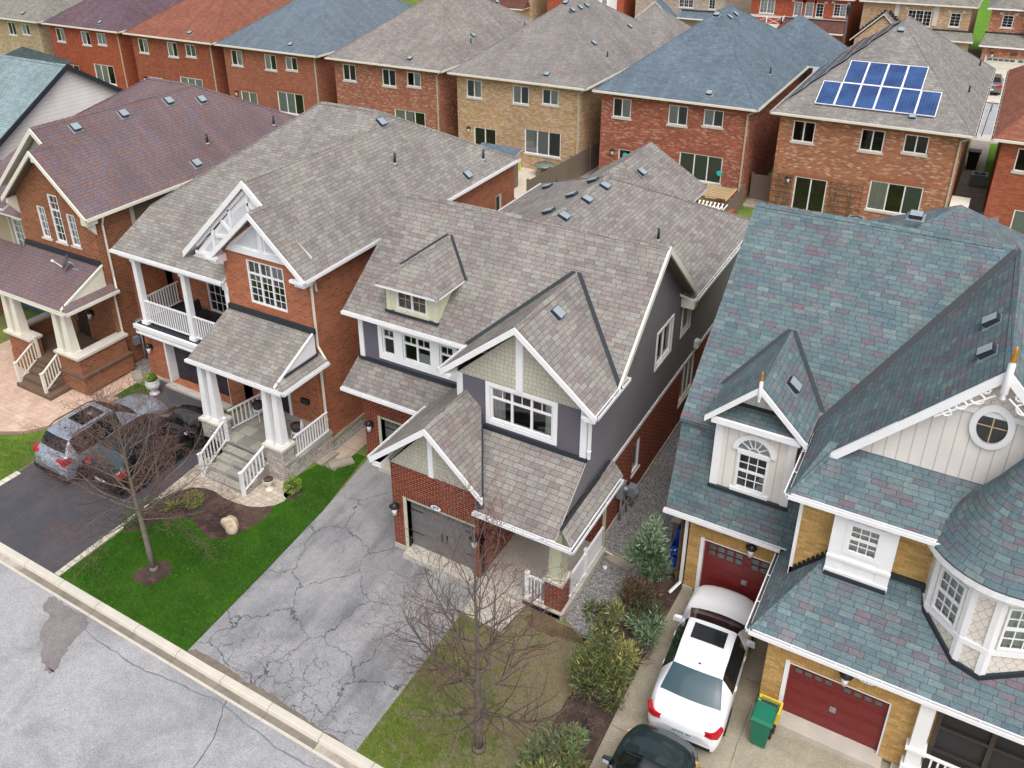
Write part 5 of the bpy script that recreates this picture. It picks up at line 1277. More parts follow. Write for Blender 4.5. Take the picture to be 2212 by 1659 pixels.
# truss gable (white panels and timber pattern)
wt = Wall(-24.55, 19.35); zl = zg-sr*3.55
rake_board(hb, wt, [(0, zl-.02), (3.55, zg-.01), (4.42, zg-sr*.87)], -.04, .05, .24)
tb = Wall(-24.3, 19.52); g = MB(M['white']); tb.poly(g, [(0, 6.2), (6.0, 6.2), (5.9, 7.5), (3.3, 9.35), (0.15, 6.3)], 0); 
M['panel_grey'] = flat('pale_grey_panel', col(206, 210, 216), .5)
o = g.build('gable_wall', hb)
g = MB(M['white'])
def tbm(a, b, wd=.13): g.beam(tb.P(a[0], a[1], .04), tb.P(b[0], b[1], .04), .06, wd, up=(tb.P(b[0], b[1])[0]*0, 0, 1))
for a, b in (((0.4, 6.75), (3.2, 9.3)), ((1.35, 6.4), (1.35, 7.55)), ((2.35, 6.5), (2.35, 8.5)), ((3.3, 7.6), (3.3, 9.1)), ((1.5, 7.35), (4.2, 7.65)), ((1.9, 8.0), (2.9, 7.0)), ((3.3, 8.9), (4.6, 7.9)), ((.3, 6.48), (4, 6.48))): g.beam(tb.P(a[0], a[1], .05), tb.P(b[0], b[1], .05), .12, .06, up=(0, -1, 0))
g.build('timber_trim', hb)
g = MB(M['panel_grey']); tb.poly(g, [(.75, 6.6), (2.25, 6.6), (2.25, 8.2)], .012); tb.poly(g, [(2.45, 7.55), (3.2, 7.6), (3.2, 8.9), (2.45, 8.35)], .012); tb.poly(g, [(2.45, 6.6), (4.1, 6.6), (4.1, 7.4), (2.45, 7.3)], .012); tb.poly(g, [(3.4, 7.8), (4.4, 7.8), (3.4, 8.8)], .012); g.build('gable_panel', hb)
g = MB(M['flash']); g.beam((-24.2, 19.6, 6.35), (-22.3, 19.6, 6.35), .1, .1); g.build('flashing', hb)
# lower front gable
s2 = .9; front = Wall(-22.35, 18.65); zpk = 7.05+s2*2.17; xq = -20.18
g = MB(); yb = 19.35+.0
g.slab([(-22.35, 18.65, 7.05), (xq, 18.65, zpk), (xq, 20.6, zpk), (-22.35, 20.4, 7.05)], .13, M['roof_b'], M['white'])
g.slab([(xq, 18.65, zpk), (xe, 18.65, 7.05), (xe, 19.6, 7.05), (xq, 20.6, zpk+.0)], .13, M['roof_b'], M['roof_b'], M['white'])
g.slab([(xe, 18.65, 7.04), (xe, 19.5, 7.04), (xq, 19.5, zpk), (xq, 18.65, zpk)], .13, M['roof_b'], M['white']) if False else None
o = g.build('gable_roof', hb); ridge_caps(o, [((xq, 18.65, zpk), (xq, 19.9, zpk), (-1, 0, -s2), (1, 0, -s2))], M['roof_b'], .14)
rake_board(hb, front, [(-.02, 7.02), (2.17, zpk-.01), (4.32, 7.02)], -.04, .045, .22)
g = MB(M['white']); fw.prism(g, [(.35, 7.42), (.5, 7.25), (3.45, 7.25), (3.6, 7.42)][::1] if False else [(.3, 7.2), (3.75, 7.2), (3.55, 7.42), (.5, 7.42)], 0, .1); fw.box(g, 1.92, 2.1, 7.4, 8.4, .02, .09)
fw.prism(g, [(.45, 7.42), (3.6, 7.42), (2.02, 8.6)], .0, .03)
for s_ in (0, 1): pass
g.build('gable_trim', hb)
g = MB(M['panel_grey']); fw.poly(g, [(.75, 7.48), (1.85, 7.48), (1.85, 8.42)], .035); fw.poly(g, [(2.17, 7.48), (3.3, 7.48), (2.17, 8.42)], .035); g.build('gable_panel', hb)
g = MB(M['white']); g.box(-22.4, -22.0, 18.67, 19.1, 6.72, 7.0); g.box(-18.5, -18.08, 18.67, 19.1, 6.72, 6.98); g.build('eave_return', hb)
gutter(hb, (-22.5, 18.65, 7.0), (-21.9, 18.65, 7.0), (0, -1)); gutter(hb, (-18.6, 18.65, 7.0), (-18.0, 18.65, 7.0), (0, -1))
downspout(hb, [(-17.98, 19.0, 6.9), (-18.32, 19.25, 6.5), (-18.32, 19.25, 4.2), (-17.95, 19.2, 3.75)], 'cream')
downspout(hb, [(-17.85, 19.0, 3.7), (-18.25, 19.2, 3.4), (-18.25, 19.2, .12)], 'cream')
# balcony
g = MB(M['flash']); g.box(-27.75, -22.2, 19.05, 21.2, 2.62, 2.72); g.build('balcony_floor', hb)
g = MB(M['white']); g.box(-27.8, -22.2, 19.0, 19.28, 2.25, 2.6); g.box(-27.85, -22.2, 18.92, 19.03, 2.5, 2.68); g.box(-27.85, -27.75, 19.0, 21.2, 2.25, 2.68); g.box(-27.82, -22.2, 18.97, 19.0, 2.25, 2.32); g.build('balcony_fascia', hb)
g = MB(M['white'])
for x in (-27.3, -24.6, -22.32): g.box(x-.11, x+.11, 19.12, 19.34, 2.72, 5.62); g.box(x-.16, x+.16, 19.07, 19.39, 2.72, 2.86); g.box(x-.15, x+.15, 19.08, 19.38, 5.45, 5.62)
g.build('balcony_post', hb)
g = MB(M['white']); g.box(-28.0, -22.2, 19.02, 19.3, 5.6, 5.82); g.box(-27.95, -27.7, 19.3, 21.2, 5.6, 5.82); g.box(-28.0, -22.2, 19.3, 21.2, 5.78, 5.82); g.build('balcony_beam', hb)
railing(hb, (-27.2, 19.23, 2.76), (-24.72, 19.23, 2.76), .98, sq=.04); railing(hb, (-24.48, 19.23, 2.76), (-22.42, 19.23, 2.76), .98, sq=.04); railing(hb, (-27.45, 19.3, 2.76), (-27.45, 21.1, 2.76), .98, sq=.04)
# entrance roof, piers, columns, floor, steps
ze, zt = 3.8, 4.85; sp = (zt-ze)/2.2
g = MB(); g.slab([(-22.25, 16.9, ze), (-18.25, 16.9, ze), (-18.25, 19.08, zt), (-22.25, 19.08, zt)], .1, M['roof_b'], M['white'])
g.slab([(-18.3, 17.1, ze+.17), (-17.85, 16.9, ze-.02), (-17.85, 19.2, ze-.02), (-18.3, 19.2, ze+.17)], .06, M['roof_b'], M['white'])
g.build('porch_roof', hb)
g = MB(M['white']); g.face([(-18.27, 17.05, ze+.05), (-18.27, 19.08, ze+.05), (-18.27, 19.08, zt-.05)]); g.hexa([(-18.29, 16.95, ze-.02), (-18.22, 16.95, ze-.02), (-18.22, 19.05, zt-.02), (-18.29, 19.05, zt-.02), (-18.29, 16.95, ze+.06), (-18.22, 16.95, ze+.06), (-18.22, 19.05, zt+.04), (-18.29, 19.05, zt+.04)]); g.build('porch_gable', hb)
g = MB(M['flash']); g.beam((-22.2, 19.05, zt+.06), (-18.2, 19.05, zt+.06), .12, .2); g.beam((-18.22, 17.4, ze+.2), (-18.22, 19.1, ze+.2), .06, .06); g.build('flashing', hb)
gutter(hb, (-22.3, 16.9, ze), (-17.85, 16.9, ze), (0, -1)); gutter(hb, (-17.85, 16.85, ze), (-17.85, 19.15, ze), (1, 0))
FZ = .74
g = MB(M['stepstone']); g.box(-22.0, -18.15, 16.95, 19.3, FZ-.1, FZ)
for i in range(4): g.box(-20.95, -18.95, 16.95-.31*(i+1)+.0, 16.96-.31*i, 0, FZ-.165*(i+1)+.01)
g.box(-21.2, -18.0, 15.9, 16.95, 0, .07) if False else None
g.build('porch_floor', hb)
g = MB(M['ledge']); g.box(-18.95, -18.15, 16.9, 19.3, 0, FZ-.18); g.box(-22.05, -20.95, 16.85, 19.3, 0, FZ-.1); g.box(-18.98, -18.2, 16.85, 17.4, 0, 1.32); g.box(-22.05, -21.2, 16.85, 17.4, 0, 1.32)
g.m(M['stone']); g.box(-19.05, -18.12, 16.78, 17.46, 1.32, 1.42); g.box(-22.12, -21.12, 16.78, 17.46, 1.32, 1.42)
g.m(M['stepstone']); g.box(-18.98, -18.1, 17.4, 19.3, FZ-.18, FZ-.05)
g.build('porch_base', hb)
g = MB(M['white'])
for x in (-21.86, -21.42, -18.84, -18.38): g.taper(x, 17.1, 1.42, 3.62, .145, .16, .095, .11); g.box(x-.165, x+.165, 16.92, 17.28, 1.42, 1.49); g.box(x-.12, x+.12, 16.97, 17.23, 3.52, 3.7)
g.build('porch_column', hb)
g = MB(M['white']); g.box(-22.2, -18.2, 16.98, 17.2, 3.6, 3.72); g.build('porch_beam', hb)
railing(hb, (-20.95, 16.9, FZ), (-20.98, 15.75, .1), .85, posts=((-20.95, 16.95, FZ), (-20.98, 15.7, 0)), n=8, sq=.04); railing(hb, (-18.98, 16.85, FZ-.25), (-19.0, 15.7, .1), .85, posts=((-19.0, 15.65, 0),), n=7, sq=.04)
railing(hb, (-21.3, 17.45, FZ), (-21.0, 19.2, FZ), .85, n=10, sq=.04, posts=((-21.1, 19.1, FZ),)); railing(hb, (-18.2, 17.45, FZ-.05), (-18.2, 19.2, FZ-.05), .85, n=13, sq=.04)
dwb = Wall(-22.4, 19.3); g = MB(M['black_door']); dwb.box(g, 1.5, 2.3, .74, 2.8, -.12, -.06); dwb.box(g, 1.6, 1.9, 1.0, 1.7, -.06, -.045); dwb.box(g, 1.95, 2.2, 1.0, 1.7, -.06, -.045); o = g.build('front_door', hb); g = MB(M['grey_metal']); dwb.box(g, 2.2, 2.25, 1.6, 1.75, -.06, -.02); g.build('handle', o)
g = MB(M['white']); dwb.box(g, 1.38, 1.5, .72, 2.9, -.05, .03); dwb.box(g, 2.3, 2.42, .72, 2.9, -.05, .03); g.build('door_frame', hb)
g = MB(M['black']); dwb.box(g, 3.0, 3.35, 1.55, 1.75, 0, .12); g.build('mailbox', hb)
roof_vent(hb, (-21.04, 27.1, 9.78), (-1, 0, sr)); roof_vent(hb, (-18.41, 29.31, 7.33), (-1, 0, sr)); vent_pipe(hb, (-19.72, 26.14, 8.55)); vent_pipe(hb, (-18.6, 31, 7.5))

# ================================================================ brown brick house with the plum roof
ha = thing('brick_house', 'brown orange brick house with a plum brown roof and stamped concrete forecourt', 'house', (-33.5, 19.3, 0), 'houses along the near street')
xr_, xl_ = -29.3, -38.6
fw = Wall(-34.1, 19.1)
g = MB(M['br_a'])
fw.panel(g, 0, 4.8, 3.0, 7.05, [(1.3, 1.82, 5.38, 6.78), (2.22, 2.86, 5.38, 7.45)][:1]+[(3.2, 3.72, 5.4, 6.78)]+[(2.22, 2.86, 5.38, 7.04)], .09)
fw.poly(g, [(0, 7.05), (2.22, 7.05), (2.22, 7.45), (2.86, 7.45), (2.86, 7.05), (4.8, 7.05), (2.4, 9.15)][:0] or [(0, 7.05), (2.22, 7.05), (2.22, 8.95)]); fw.poly(g, [(2.86, 7.05), (4.8, 7.05), (2.86, 8.75)]); fw.poly(g, [(2.22, 7.45), (2.86, 7.45), (2.86, 8.75), (2.4, 9.15), (2.22, 8.95)])
sa = Wall(xr_, 19.1, 0, 1); sa.panel(g, 0, 1.75, .1, 7.0); sa.panel(g, 1.75, 14, .1, 4.4)
Wall(xl_, 33, 0, -1).panel(g, 0, 13.7, 0, 6.9); Wall(xr_, 33.1, -1, 0).panel(g, 0, 9.3, 0, 6.9)
Wall(-34.1, 20.6, 0, -1).panel(g, 0, 1.5, 3, 7)
Wall(-34.1, 19.3).panel(g, 0, 4.8, .5, 3.9, [(1.75, 2.65, .72, 2.85)], .1)
g.m(sol['br_a']); fw.box(g, 1.1, 3.9, 5.14, 5.36, 0, .012); fw.box(g, 1.2, 1.92, 6.79, 7.0, 0, .012); fw.box(g, 3.1, 3.82, 6.79, 7.0, 0, .012); fw.box(g, 2.12, 2.96, 7.46, 7.68, 0, .012)
g.build('wall', ha)
g = MB(M['sid_brown']); sa.panel(g, 1.9, 14, 4.55, 7.0); g.m(M['beige']); sa.box(g, 1.75, 1.92, 4.4, 7.0, 0, .04); sa.box(g, 1.75, 14, 4.38, 4.56, 0, .042); g.build('siding', ha)
window(ha, fw, 1.3, 1.82, 5.38, 6.78, lites=((0, 1, 0, 1, 2, 4),), fr=.06, curt=cw('curtain'), sill=.08); window(ha, fw, 3.2, 3.72, 5.4, 6.78, lites=((0, 1, 0, 1, 2, 4),), fr=.06, curt=cw('curtain'), sill=.08)
window(ha, fw, 2.22, 2.86, 5.38, 7.45, lites=((0, 1, 0, .68, 2, 4), (0, 1, .68, 1, 2, 2)), fr=.07, curt=[('curtain_g', 0, .45, 0, .7)], sill=.08)
# projecting left bay in beige siding
wl = Wall(-39.5, 19.9)
g = MB(M['sid_beige']); wl.panel(g, 0, 5.4, 3.4, 5.95, [(3.15, 3.85, 3.85, 5.85), (4.45, 5.2, 3.85, 5.85)], .07)
g.m(M['beige']); wl.box(g, 4.05, 4.17, 3.4, 5.9, 0, .03); wl.box(g, 2.9, 3.0, 3.4, 5.9, 0, .03); wl.box(g, 5.28, 5.38, 3.4, 5.9, 0, .03); g.build('siding', ha)
window(ha, wl, 3.15, 3.85, 3.85, 5.85, lites=((0, 1, 0, .7, 2, 4), (0, 1, .7, 1, 2, 2)), fr=.06, curt=cw('curtain', 0, 1, 0, .7)); window(ha, wl, 4.45, 5.2, 3.85, 5.85, lites=((0, 1, 0, .7, 2, 4), (0, 1, .7, 1, 2, 2)), fr=.06, curt=cw('blind', 0, 1, 0, .7))
sr = .88; xe = -28.95; yR = 27.6; zR = 10.0; xg = xe-(zR-7.05)/sr
g = MB()
g.slab([(xe, 18.65, 7.05), (xe, 33.0, 7.05), (xg, yR, zR), (xg, 19.35, zR), (xg+.6, 19.35, zR-sr*.6), (xg+.6+.15, 18.65, zR-sr*.75)], .15, M['roof_a'], M['cream'])
g.slab([(xg, 19.35, zR), (xg, yR, zR), (-38.9, yR, 4.2+0), (-38.9, 19.35, 4.2)][:0] or [(xg, 19.35, zR), (xg, yR, zR), (-35.7, 22.5, 7.05), (-35.7, 19.35, 7.05)], .15, M['roof_a'], M['cream'])
g.slab([(-38.9, 19.3, 6.0), (-35.7, 19.3, 6.0), (-35.7, 22.5, 7.4), (xg, yR, zR), (-35.2, yR, zR), (-38.9, 23, 7.6)], .15, M['roof_a'], M['cream'])
g.slab([(xe, 33, 7.05), (-38.9, 33, 7.05), (-35.2, yR, zR), (xg, yR, zR)], .15, M['roof_a'], M['cream']); g.slab([(-38.9, 33, 7.05), (-38.9, 23, 7.6), (-35.2, yR, zR)], .15, M['roof_a'], M['cream'])
g.slab([(-38.9, 23, 7.6), (-38.9, 33, 7.05), (-38.9, 33, 6.0)], .1, M['roof_a'], M['cream']) if False else None
ra = g.build('roof', ha)
ridge_caps(ra, [((xg, 19.35, zR), (xg, yR, zR), (-1, 0, -sr), (1, 0, -sr)), ((xe, 33, 7.05), (xg, yR, zR), (0, 1, -.55), (1, 0, -sr)), ((xg, yR, zR), (-35.2, yR, zR), (0, -1, -.5), (0, 1, -.55)), ((-38.9, 23, 7.6), (-35.2, yR, zR), (0, -1, -.5), (-1, 0, -.7))], M['roof_a'], .16)
wb = Wall(-35.7, 19.35); rake_board(ha, wb, [(0, 7.03), (xg+35.7, zR-.01), (xg+35.7+.72, zR-sr*.72)], -.04, .05, .22, 'cream')
g = MB(M['sage']); g.face([(-35.4, 19.75, 6.9), (xg+1.4, 19.75, zR-1.3), (xg, 19.75, zR-.15)][::1]); g.build('gable_wall', ha)
xq = -31.6; zq = 7.05+sr*(xe-xq)
g = MB(); g.slab([(-34.3, 18.65, 7.05-.05), (xq, 18.65, zq), (xq, 20.8, zq), (-34.3, 20.4, 7.0)], .14, M['roof_a'], M['cream'], M['sid_brown'])
g.slab([(xq, 18.65, zq), (xg+.75, 18.65, zR-sr*.75-.01), (xg+.75, 21, zR-sr*.75-.01), (xq, 20.8, zq)], .14, M['roof_a'], M['cream']) if xg+.75 > xq else None
o = g.build('gable_roof', ha); ridge_caps(o, [((xq, 18.65, zq), (xq, 19.6, zq), (-1, 0, -sr), (1, 0, -sr))], M['roof_a'], .14)
wf = Wall(-34.3, 18.65); rake_board(ha, wf, [(-.02, 7.0), (xq+34.3, zq-.01), (xe+34.3+.02, 7.02)], -.04, .05, .2, 'cream')
g = MB(M['cream'])
for x in (-34.1, -29.2): g.hexa([(x-.08, 18.7, 6.75), (x+.08, 18.7, 6.75), (x+.08, 19.1, 6.2), (x-.08, 19.1, 6.2), (x-.08, 18.7, 6.98), (x+.08, 18.7, 6.98), (x+.08, 19.1, 6.98), (x-.08, 19.1, 6.98)])
g.box(xq-.1, xq+.1, 18.7, 19.1, zq-.5, zq-.3); g.box(-29.35, -28.98, 18.67, 19.15, 6.72, 6.98); g.build('eave_bracket', ha)
gutter(ha, (xe, 18.6, 7.05), (xe, 33, 7.05), (1, 0), 'cream')
downspout(ha, [(-28.88, 19.35, 6.95), (-29.2, 19.45, 6.5), (-29.2, 19.45, 4.2), (-28.98, 19.3, 3.8)], 'cream'); downspout(ha, [(-28.98, 19.2, 3.75), (-29.22, 19.3, 3.4), (-29.22, 19.3, .15), (-28.95, 19.25, .06)], 'cream')
# lean-to roof strip left of the porch and the entrance roof
g = MB(); g.slab([(-40, 18.3, 3.0), (-34.0, 18.3, 3.0), (-34.0, 19.88, 4.0), (-40, 19.88, 4.0)], .12, M['roof_a'], M['cream'])
g.slab([(-40, 19.2, 5.85), (-34.2, 19.2, 5.85), (-34.2, 20.2, 6.3), (-40, 20.2, 6.3)], .1, M['roof_a'], M['cream']); g.build('lean_to_roof', ha)
ze, zt = 3.8, 4.85
g = MB(); g.slab([(-34.0, 16.9, ze), (-29.25, 16.9, ze), (-29.25, 19.08, zt), (-34.0, 19.08, zt)], .1, M['roof_a'], M['cream'])
g.slab([(-29.3, 17.1, ze+.17), (-28.88, 16.9, ze-.02), (-28.88, 19.35, ze-.02), (-29.3, 19.35, ze+.17)], .06, M['roof_a'], M['cream']); g.build('porch_roof', ha)
g = MB(M['cream']); g.face([(-29.26, 17.05, ze+.05), (-29.26, 19.08, ze+.05), (-29.26, 19.08, zt-.05)]); g.hexa([(-29.3, 16.95, ze-.03), (-29.22, 16.95, ze-.03), (-29.22, 19.1, zt-.03), (-29.3, 19.1, zt-.03), (-29.3, 16.95, ze+.06), (-29.22, 16.95, ze+.06), (-29.22, 19.1, zt+.05), (-29.3, 19.1, zt+.05)]); g.build('porch_gable', ha)
g = MB(M['flash']); g.beam((-34.1, 19.05, zt+.06), (-29.3, 19.05, zt+.06), .12, .22); g.build('flashing', ha)
gutter(ha, (-34.05, 16.9, ze), (-28.88, 16.9, ze), (0, -1), 'cream'); gutter(ha, (-28.88, 16.85, ze), (-28.88, 19.3, ze), (1, 0), 'cream')
g = MB(M['br_a'])
g.box(-30.3, -28.95, 17.0, 17.35, .9, 1.65); g.box(-29.3, -28.95, 17.35, 19.2, .9, 1.65); g.box(-33.6, -32.0, 17.0, 17.4, .5, 1.65) ; g.box(-33.8, -33.5, 17.3, 19.3, .5, 1.55); g.box(-30.3, -28.85, 16.95, 19.25, .1, .85); g.box(-33.6, -32.0, 16.95, 17.4, .1, .85)
g.m(M['stone']); g.box(-30.4, -28.87, 16.9, 17.42, 1.65, 1.75); g.box(-29.42, -28.87, 17.42, 19.3, 1.65, 1.75); g.box(-33.75, -31.95, 16.9, 17.5, 1.65, 1.75); g.box(-33.85, -33.45, 17.5, 19.3, 1.55, 1.65)
g.m(M['stamp_dark']); g.box(-30.32, -28.78, 16.88, 19.27, .82, .91)
g.build('porch_base', ha)
g = MB(M['stamp_dark'])
for i in range(5): g.box(-32.1+.03*i, -29.9-.03*i-.3*(i > 0), 16.0+.3*i-.0, 17.2, .165*i, .165*(i+1))
g.box(-32.0, -30.3, 17.0, 19.3, 0, .84); g.box(-33.6, -32.0, 17.0, 19.3, 0, .84); g.build('porch_steps', ha)
g = MB(M['cream'])
for x in (-33.45, -32.9, -30.15, -29.6): g.taper(x+.1, 17.2, 1.75, 3.62, .19, .19, .12, .13); g.box(x-.12, x+.32, 16.98, 17.42, 1.75, 1.82); g.box(x-.05, x+.25, 17.04, 17.36, 3.52, 3.7)
g.build('porch_column', ha)
g = MB(M['cream']); g.box(-33.9, -29.3, 17.05, 17.3, 3.6, 3.72); g.build('porch_beam', ha)
railing(ha, (-32.0, 17.15, .8), (-32.05, 16.2, .2), .85, 'cream', posts=((-31.97, 17.15, .84), (-32.05, 16.15, .1)), n=7, sq=.04); railing(ha, (-30.3, 17.1, .8), (-30.33, 16.2, .2), .85, 'cream', posts=((-30.33, 16.15, .1),), n=7, sq=.04)
M['brown_door'] = flat('dark_brown_door', col(64, 52, 46), .5)
dwa = Wall(-34.1, 19.3); g = MB(M['brown_door']); dwa.box(g, 1.8, 2.6, .84, 2.8, -.1, -.05)
for a in (1.88, 2.24):
    for z in (1.0, 1.6, 2.2): dwa.box(g, a, a+.26, z, z+.42, -.05, -.035)
o = g.build('front_door', ha); g = MB(M['grey_metal']); dwa.box(g, 1.84, 1.9, 1.5, 1.85, -.05, -.01); g.build('handle', o)
wall_lamp(ha, dwa, 3.1, 2.1)
M['blue_door'] = flat('blue_garage_paint', col(60, 96, 118), .5)
g = MB(M['blue_door']); Wall(-39.0, 20.4).box(g, 0, 4.4, .1, 2.6, -.05, 0); g.build('garage_door', ha)
g = MB(M['grey_metal']); g.box(-29.28, -29.05, 20.0, 20.4, 1.3, 1.95); g.lathe(-29.02, 20.2, [(.1, 1.6), (.1, 1.75)], 10); g.box(-29.28, -29.1, 19.7, 19.95, .9, 1.25); g.tube([(-29.18, 20.1, 1.3), (-29.18, 20.1, .05)], .045, 6); g.tube([(-29.18, 20.3, 1.3), (-29.1, 20.5, .4), (-28.9, 20.7, .1)], .04, 6); g.build('electric_meter', ha)
for x, y, z in ((-31.9, 21.01, 9.66), (-31.9, 23.36, 9.66), (-31.9, 25.8, 9.66), (-31.6, 27.4, 9.4), (-29.41, 24.67, 7.46)): roof_vent(ha, (x, y, 7.05+sr*(xe-x)), (-1, 0, sr))
vent_pipe(ha, (-29.95, 25.95, 7.93)); vent_pipe(ha, (-29.78, 30.0, 7.78))

# ================================================================ house with the white siding gable at the far left
hl = thing('brick_house', 'house with a white siding gable wall and pale teal roof at the left edge', 'house', (-45, 22, 0), 'houses along the near street')
g = MB(M['sid_white']); g.face([(-41, 21.0, 6.3), (-41, 33.2, 6.3), (-41, 27.1, 10.0)]); Wall(-41, 21.0, 0, 1).panel(g, 0, 12.2, 0, 6.3); g.build('siding', hl)
g = MB(); g.slab([(-56, 20.2, 5.75), (-40.7, 20.2, 5.75), (-40.7, 27.1, 10.15), (-56, 27.1, 10.15)], .16, M['roof_teal'], M['flash']); g.slab([(-56, 27.1, 10.15), (-40.7, 27.1, 10.15), (-40.7, 34, 5.75), (-56, 34, 5.75)], .16, M['roof_teal'], M['flash']); o = g.build('roof', hl)
ridge_caps(o, [((-56, 27.1, 10.15), (-40.7, 27.1, 10.15), (0, -1, -.64), (0, 1, -.64))], M['roof_teal'], .15)
w = Wall(-40.7, 20.2, 0, 1); rake_board(hl, w, [(0, 5.78), (6.9, 10.18), (13.8, 5.78)], -.03, .05, .26, 'flash')
g = MB(M['br_d']); Wall(-56, 21).panel(g, 0, 15, 0, 5.7); Wall(-56, 33.2, 0, -1).panel(g, 0, 12.2, 0, 6); g.build('wall', hl)
g = MB(M['flash']); g.box(-40.98, -40.75, 20.6, 23.5, 6.0, 6.35); g.build('band', hl)
# ================================================================ teal roofed house on the right
hd = thing('brick_house', 'yellow brick house with teal shingles, two maroon garage doors and a round turret, number 601', 'house', (0, 18.0, 0), 'houses along the near street')
g1 = Wall(-4.85, 19.1)        # recessed garage on the left
g2 = Wall(-1.92, 16.2)        # projecting garage
mw = Wall(-1.9, 17.7)         # wall above the garage roof
g = MB(M['br_d'])
g1.panel(g, 0, 3.0, .1, 3.0, [(.42, 2.86, .1, 2.06)], .22)
g2.panel(g, 0, 3.5, .1, 2.75, [(.52, 2.82, .14, 1.92)], .2)
Wall(-1.92, 19.2, 0, -1).panel(g, 0, 3.0, .1, 2.8)
mw.panel(g, 0, 7.5, 2.6, 5.95, [(1.1, 1.8, 4.6, 5.65)], .05); Wall(-1.9, 19.5, 0, -1).panel(g, 0, 1.8, 2.8, 5.9)
Wall(-5.1, 33, 0, -1).panel(g, 0, 13.2, .1, 5.5); Wall(-5.1, 33, 0, -1).panel(g, 13.2, 13.9, .1, 2.9); Wall(5.6, 17.7, 0, 1).panel(g, 0, 15, .1, 5.95); Wall(5.6, 33, -1, 0).panel(g, 0, 10.7, 0, 5.9)
Wall(1.6, 18.6).panel(g, 0, 4.0, 0, 3.4)
g.m(sol['br_d']); g1.box(g, .2, 3.0, 2.16, 2.4, 0, .012); g2.box(g, .3, 3.05, 2.02, 2.26, 0, .012)
g.m(M['concrete']); g1.box(g, -.02, .3, -.02, .12, -.1, .03)
g.build('wall', hd)
g = MB(M['concrete']); g.box(-1.5, 1.0, 15.86, 16.5, -.01, .145); g.box(-4.5, -1.95, 18.9, 19.42, -.01, .105); g.build('garage_sill', hd)
M['maroon'] = flat('maroon_garage_paint', col(116, 36, 36), .45, var=.06)
garage_door(hd, g2, .56, 2.78, .12, 1.86, M['maroon'], 'white', .18, rows=4, wins=8, winh=.17, frm=.1, label='maroon garage door nearer the street, its window row unobstructed')
garage_door(hd, g1, .45, 2.84, .10, 2.0, M['maroon'], 'white', .2, rows=4, wins=8, wrows=2, winh=.42, frm=.1, label='maroon garage door behind the white car')
wall_lamp(hd, g2, 1.78, 2.22); wall_lamp(hd, g1, 1.75, 2.3)
g = MB(M['black']); g2.prism(g, [(2.02, 2.28), (2.1, 2.22), (2.34, 2.22), (2.42, 2.28), (2.42, 2.4), (2.34, 2.46), (2.1, 2.46), (2.02, 2.4)], .0, .03); npo = g.build('number_plate', hd)
g = MB(M['white']); g2.prism(g, [(2.04, 2.29), (2.11, 2.24), (2.33, 2.24), (2.40, 2.29), (2.40, 2.39), (2.33, 2.44), (2.11, 2.44), (2.04, 2.39)], .03, .036); g.build('plate_face', npo)
number_text(npo, '601', g2, 2.22, 2.34, .165, M['black'], .038, bold=.003)
# steep lower slope on the left, then the main slope
mat = M['roof_d']; yb, zb = 19.45, 5.55; yr, zr = 25.1, 9.9; sm = (zr-zb)/(yr-yb)
g = MB()
g.slab([(-5.5, 18.8, 2.95), (-2.05, 18.8, 2.95), (-2.05, 19.55, 5.5), (-5.5, 19.55, 5.5)], .08, mat, M['white'])
g.build('lower_roof', hd)
xg = 1.4; zg = 9.82; sg = (zg-5.95)/(xg+2.2)
g = MB()
g.slab([(-5.55, yb, zb), (-2.3, yb, zb), (1.2, yb, zb), (1.3, yr, zr), (-5.55, yr, zr)], .14, mat, mat, M['sid_white'])
g.slab([(-5.55, yr, zr), (1.3, yr, zr), (1.3, 33.2, 4.2), (-5.55, 33.2, 4.2)], .14, mat, mat)
g.slab([(1.3, yr, zr), (5.3, 25.1, 5.9), (5.3, 33.2, 5.0), (1.3, 33.2, 4.2)], .14, mat, mat)
# rear hip seen over the ridge
pk = (-.25, 27.6, 9.95)
for a_, b_ in (((-5.4, 22.4, 7.2), (5.6, 22.4, 7.2)), ((5.6, 22.4, 7.2), (5.6, 33.3, 6.0)), ((5.6, 33.3, 6.0), (-5.4, 33.3, 6.0)), ((-5.4, 33.3, 6.0), (-5.4, 22.4, 7.2))): g.slab([a_, b_, pk], .1, mat, mat)
ro = g.build('roof', hd)
ridge_caps(ro, [((-5.55, yr, zr), (1.3, yr, zr), (0, -1, -sm), (0, 1, -sm))], mat, .17)
# street-facing wide gable with hips at its feet
yf = 18.3; yw = 18.6; e0 = 17.25; ze = 5.95; xL, xR = -2.2, 5.0; zpent = 6.62
fx = xL+(zpent-ze)/sg
g = MB()
yv0 = yb+(ze+.0-zb)/sm; yv1 = yb+(zg-zb)/sm
g.slab([(xL, e0, ze), (fx, yf, zpent), (xg, yf, zg), (xg, yv1, zg), (xL, yv0, ze)], .14, mat, M['white'])
g.slab([(xg, yf, zg), (2*xg-fx, yf, zpent), (xR, e0, ze), (xR, yv0+3, ze), (xg, yv1, zg)], .14, mat, M['white'])
g.slab([(xL, e0, ze), (xR, e0, ze), (2*xg-fx+.1, yw, zpent+.12), (fx-.1, yw, zpent+.12)], .12, mat, M['white'])
go = g.build('gable_roof', hd)
ridge_caps(go, [((xg, yf, zg), (xg, yv1, zg), (-1, 0, -sg), (1, 0, -sg)), ((xL, e0, ze), (fx, yf, zpent), (-1, 0, -sg), (0, -1, -.6))], mat, .15)
valley(hd, [((xL, yv0, ze), (xg, yv1, zg), (-1, 0, 0), None)], w=.2, lift=.03)
w = Wall(fx, yf); rake_board(hd, w, [(-.1, zpent-.1), (xg-fx, zg-.01), (2*(xg-fx)+.1, zpent-.1)], -.04, .05, .26)
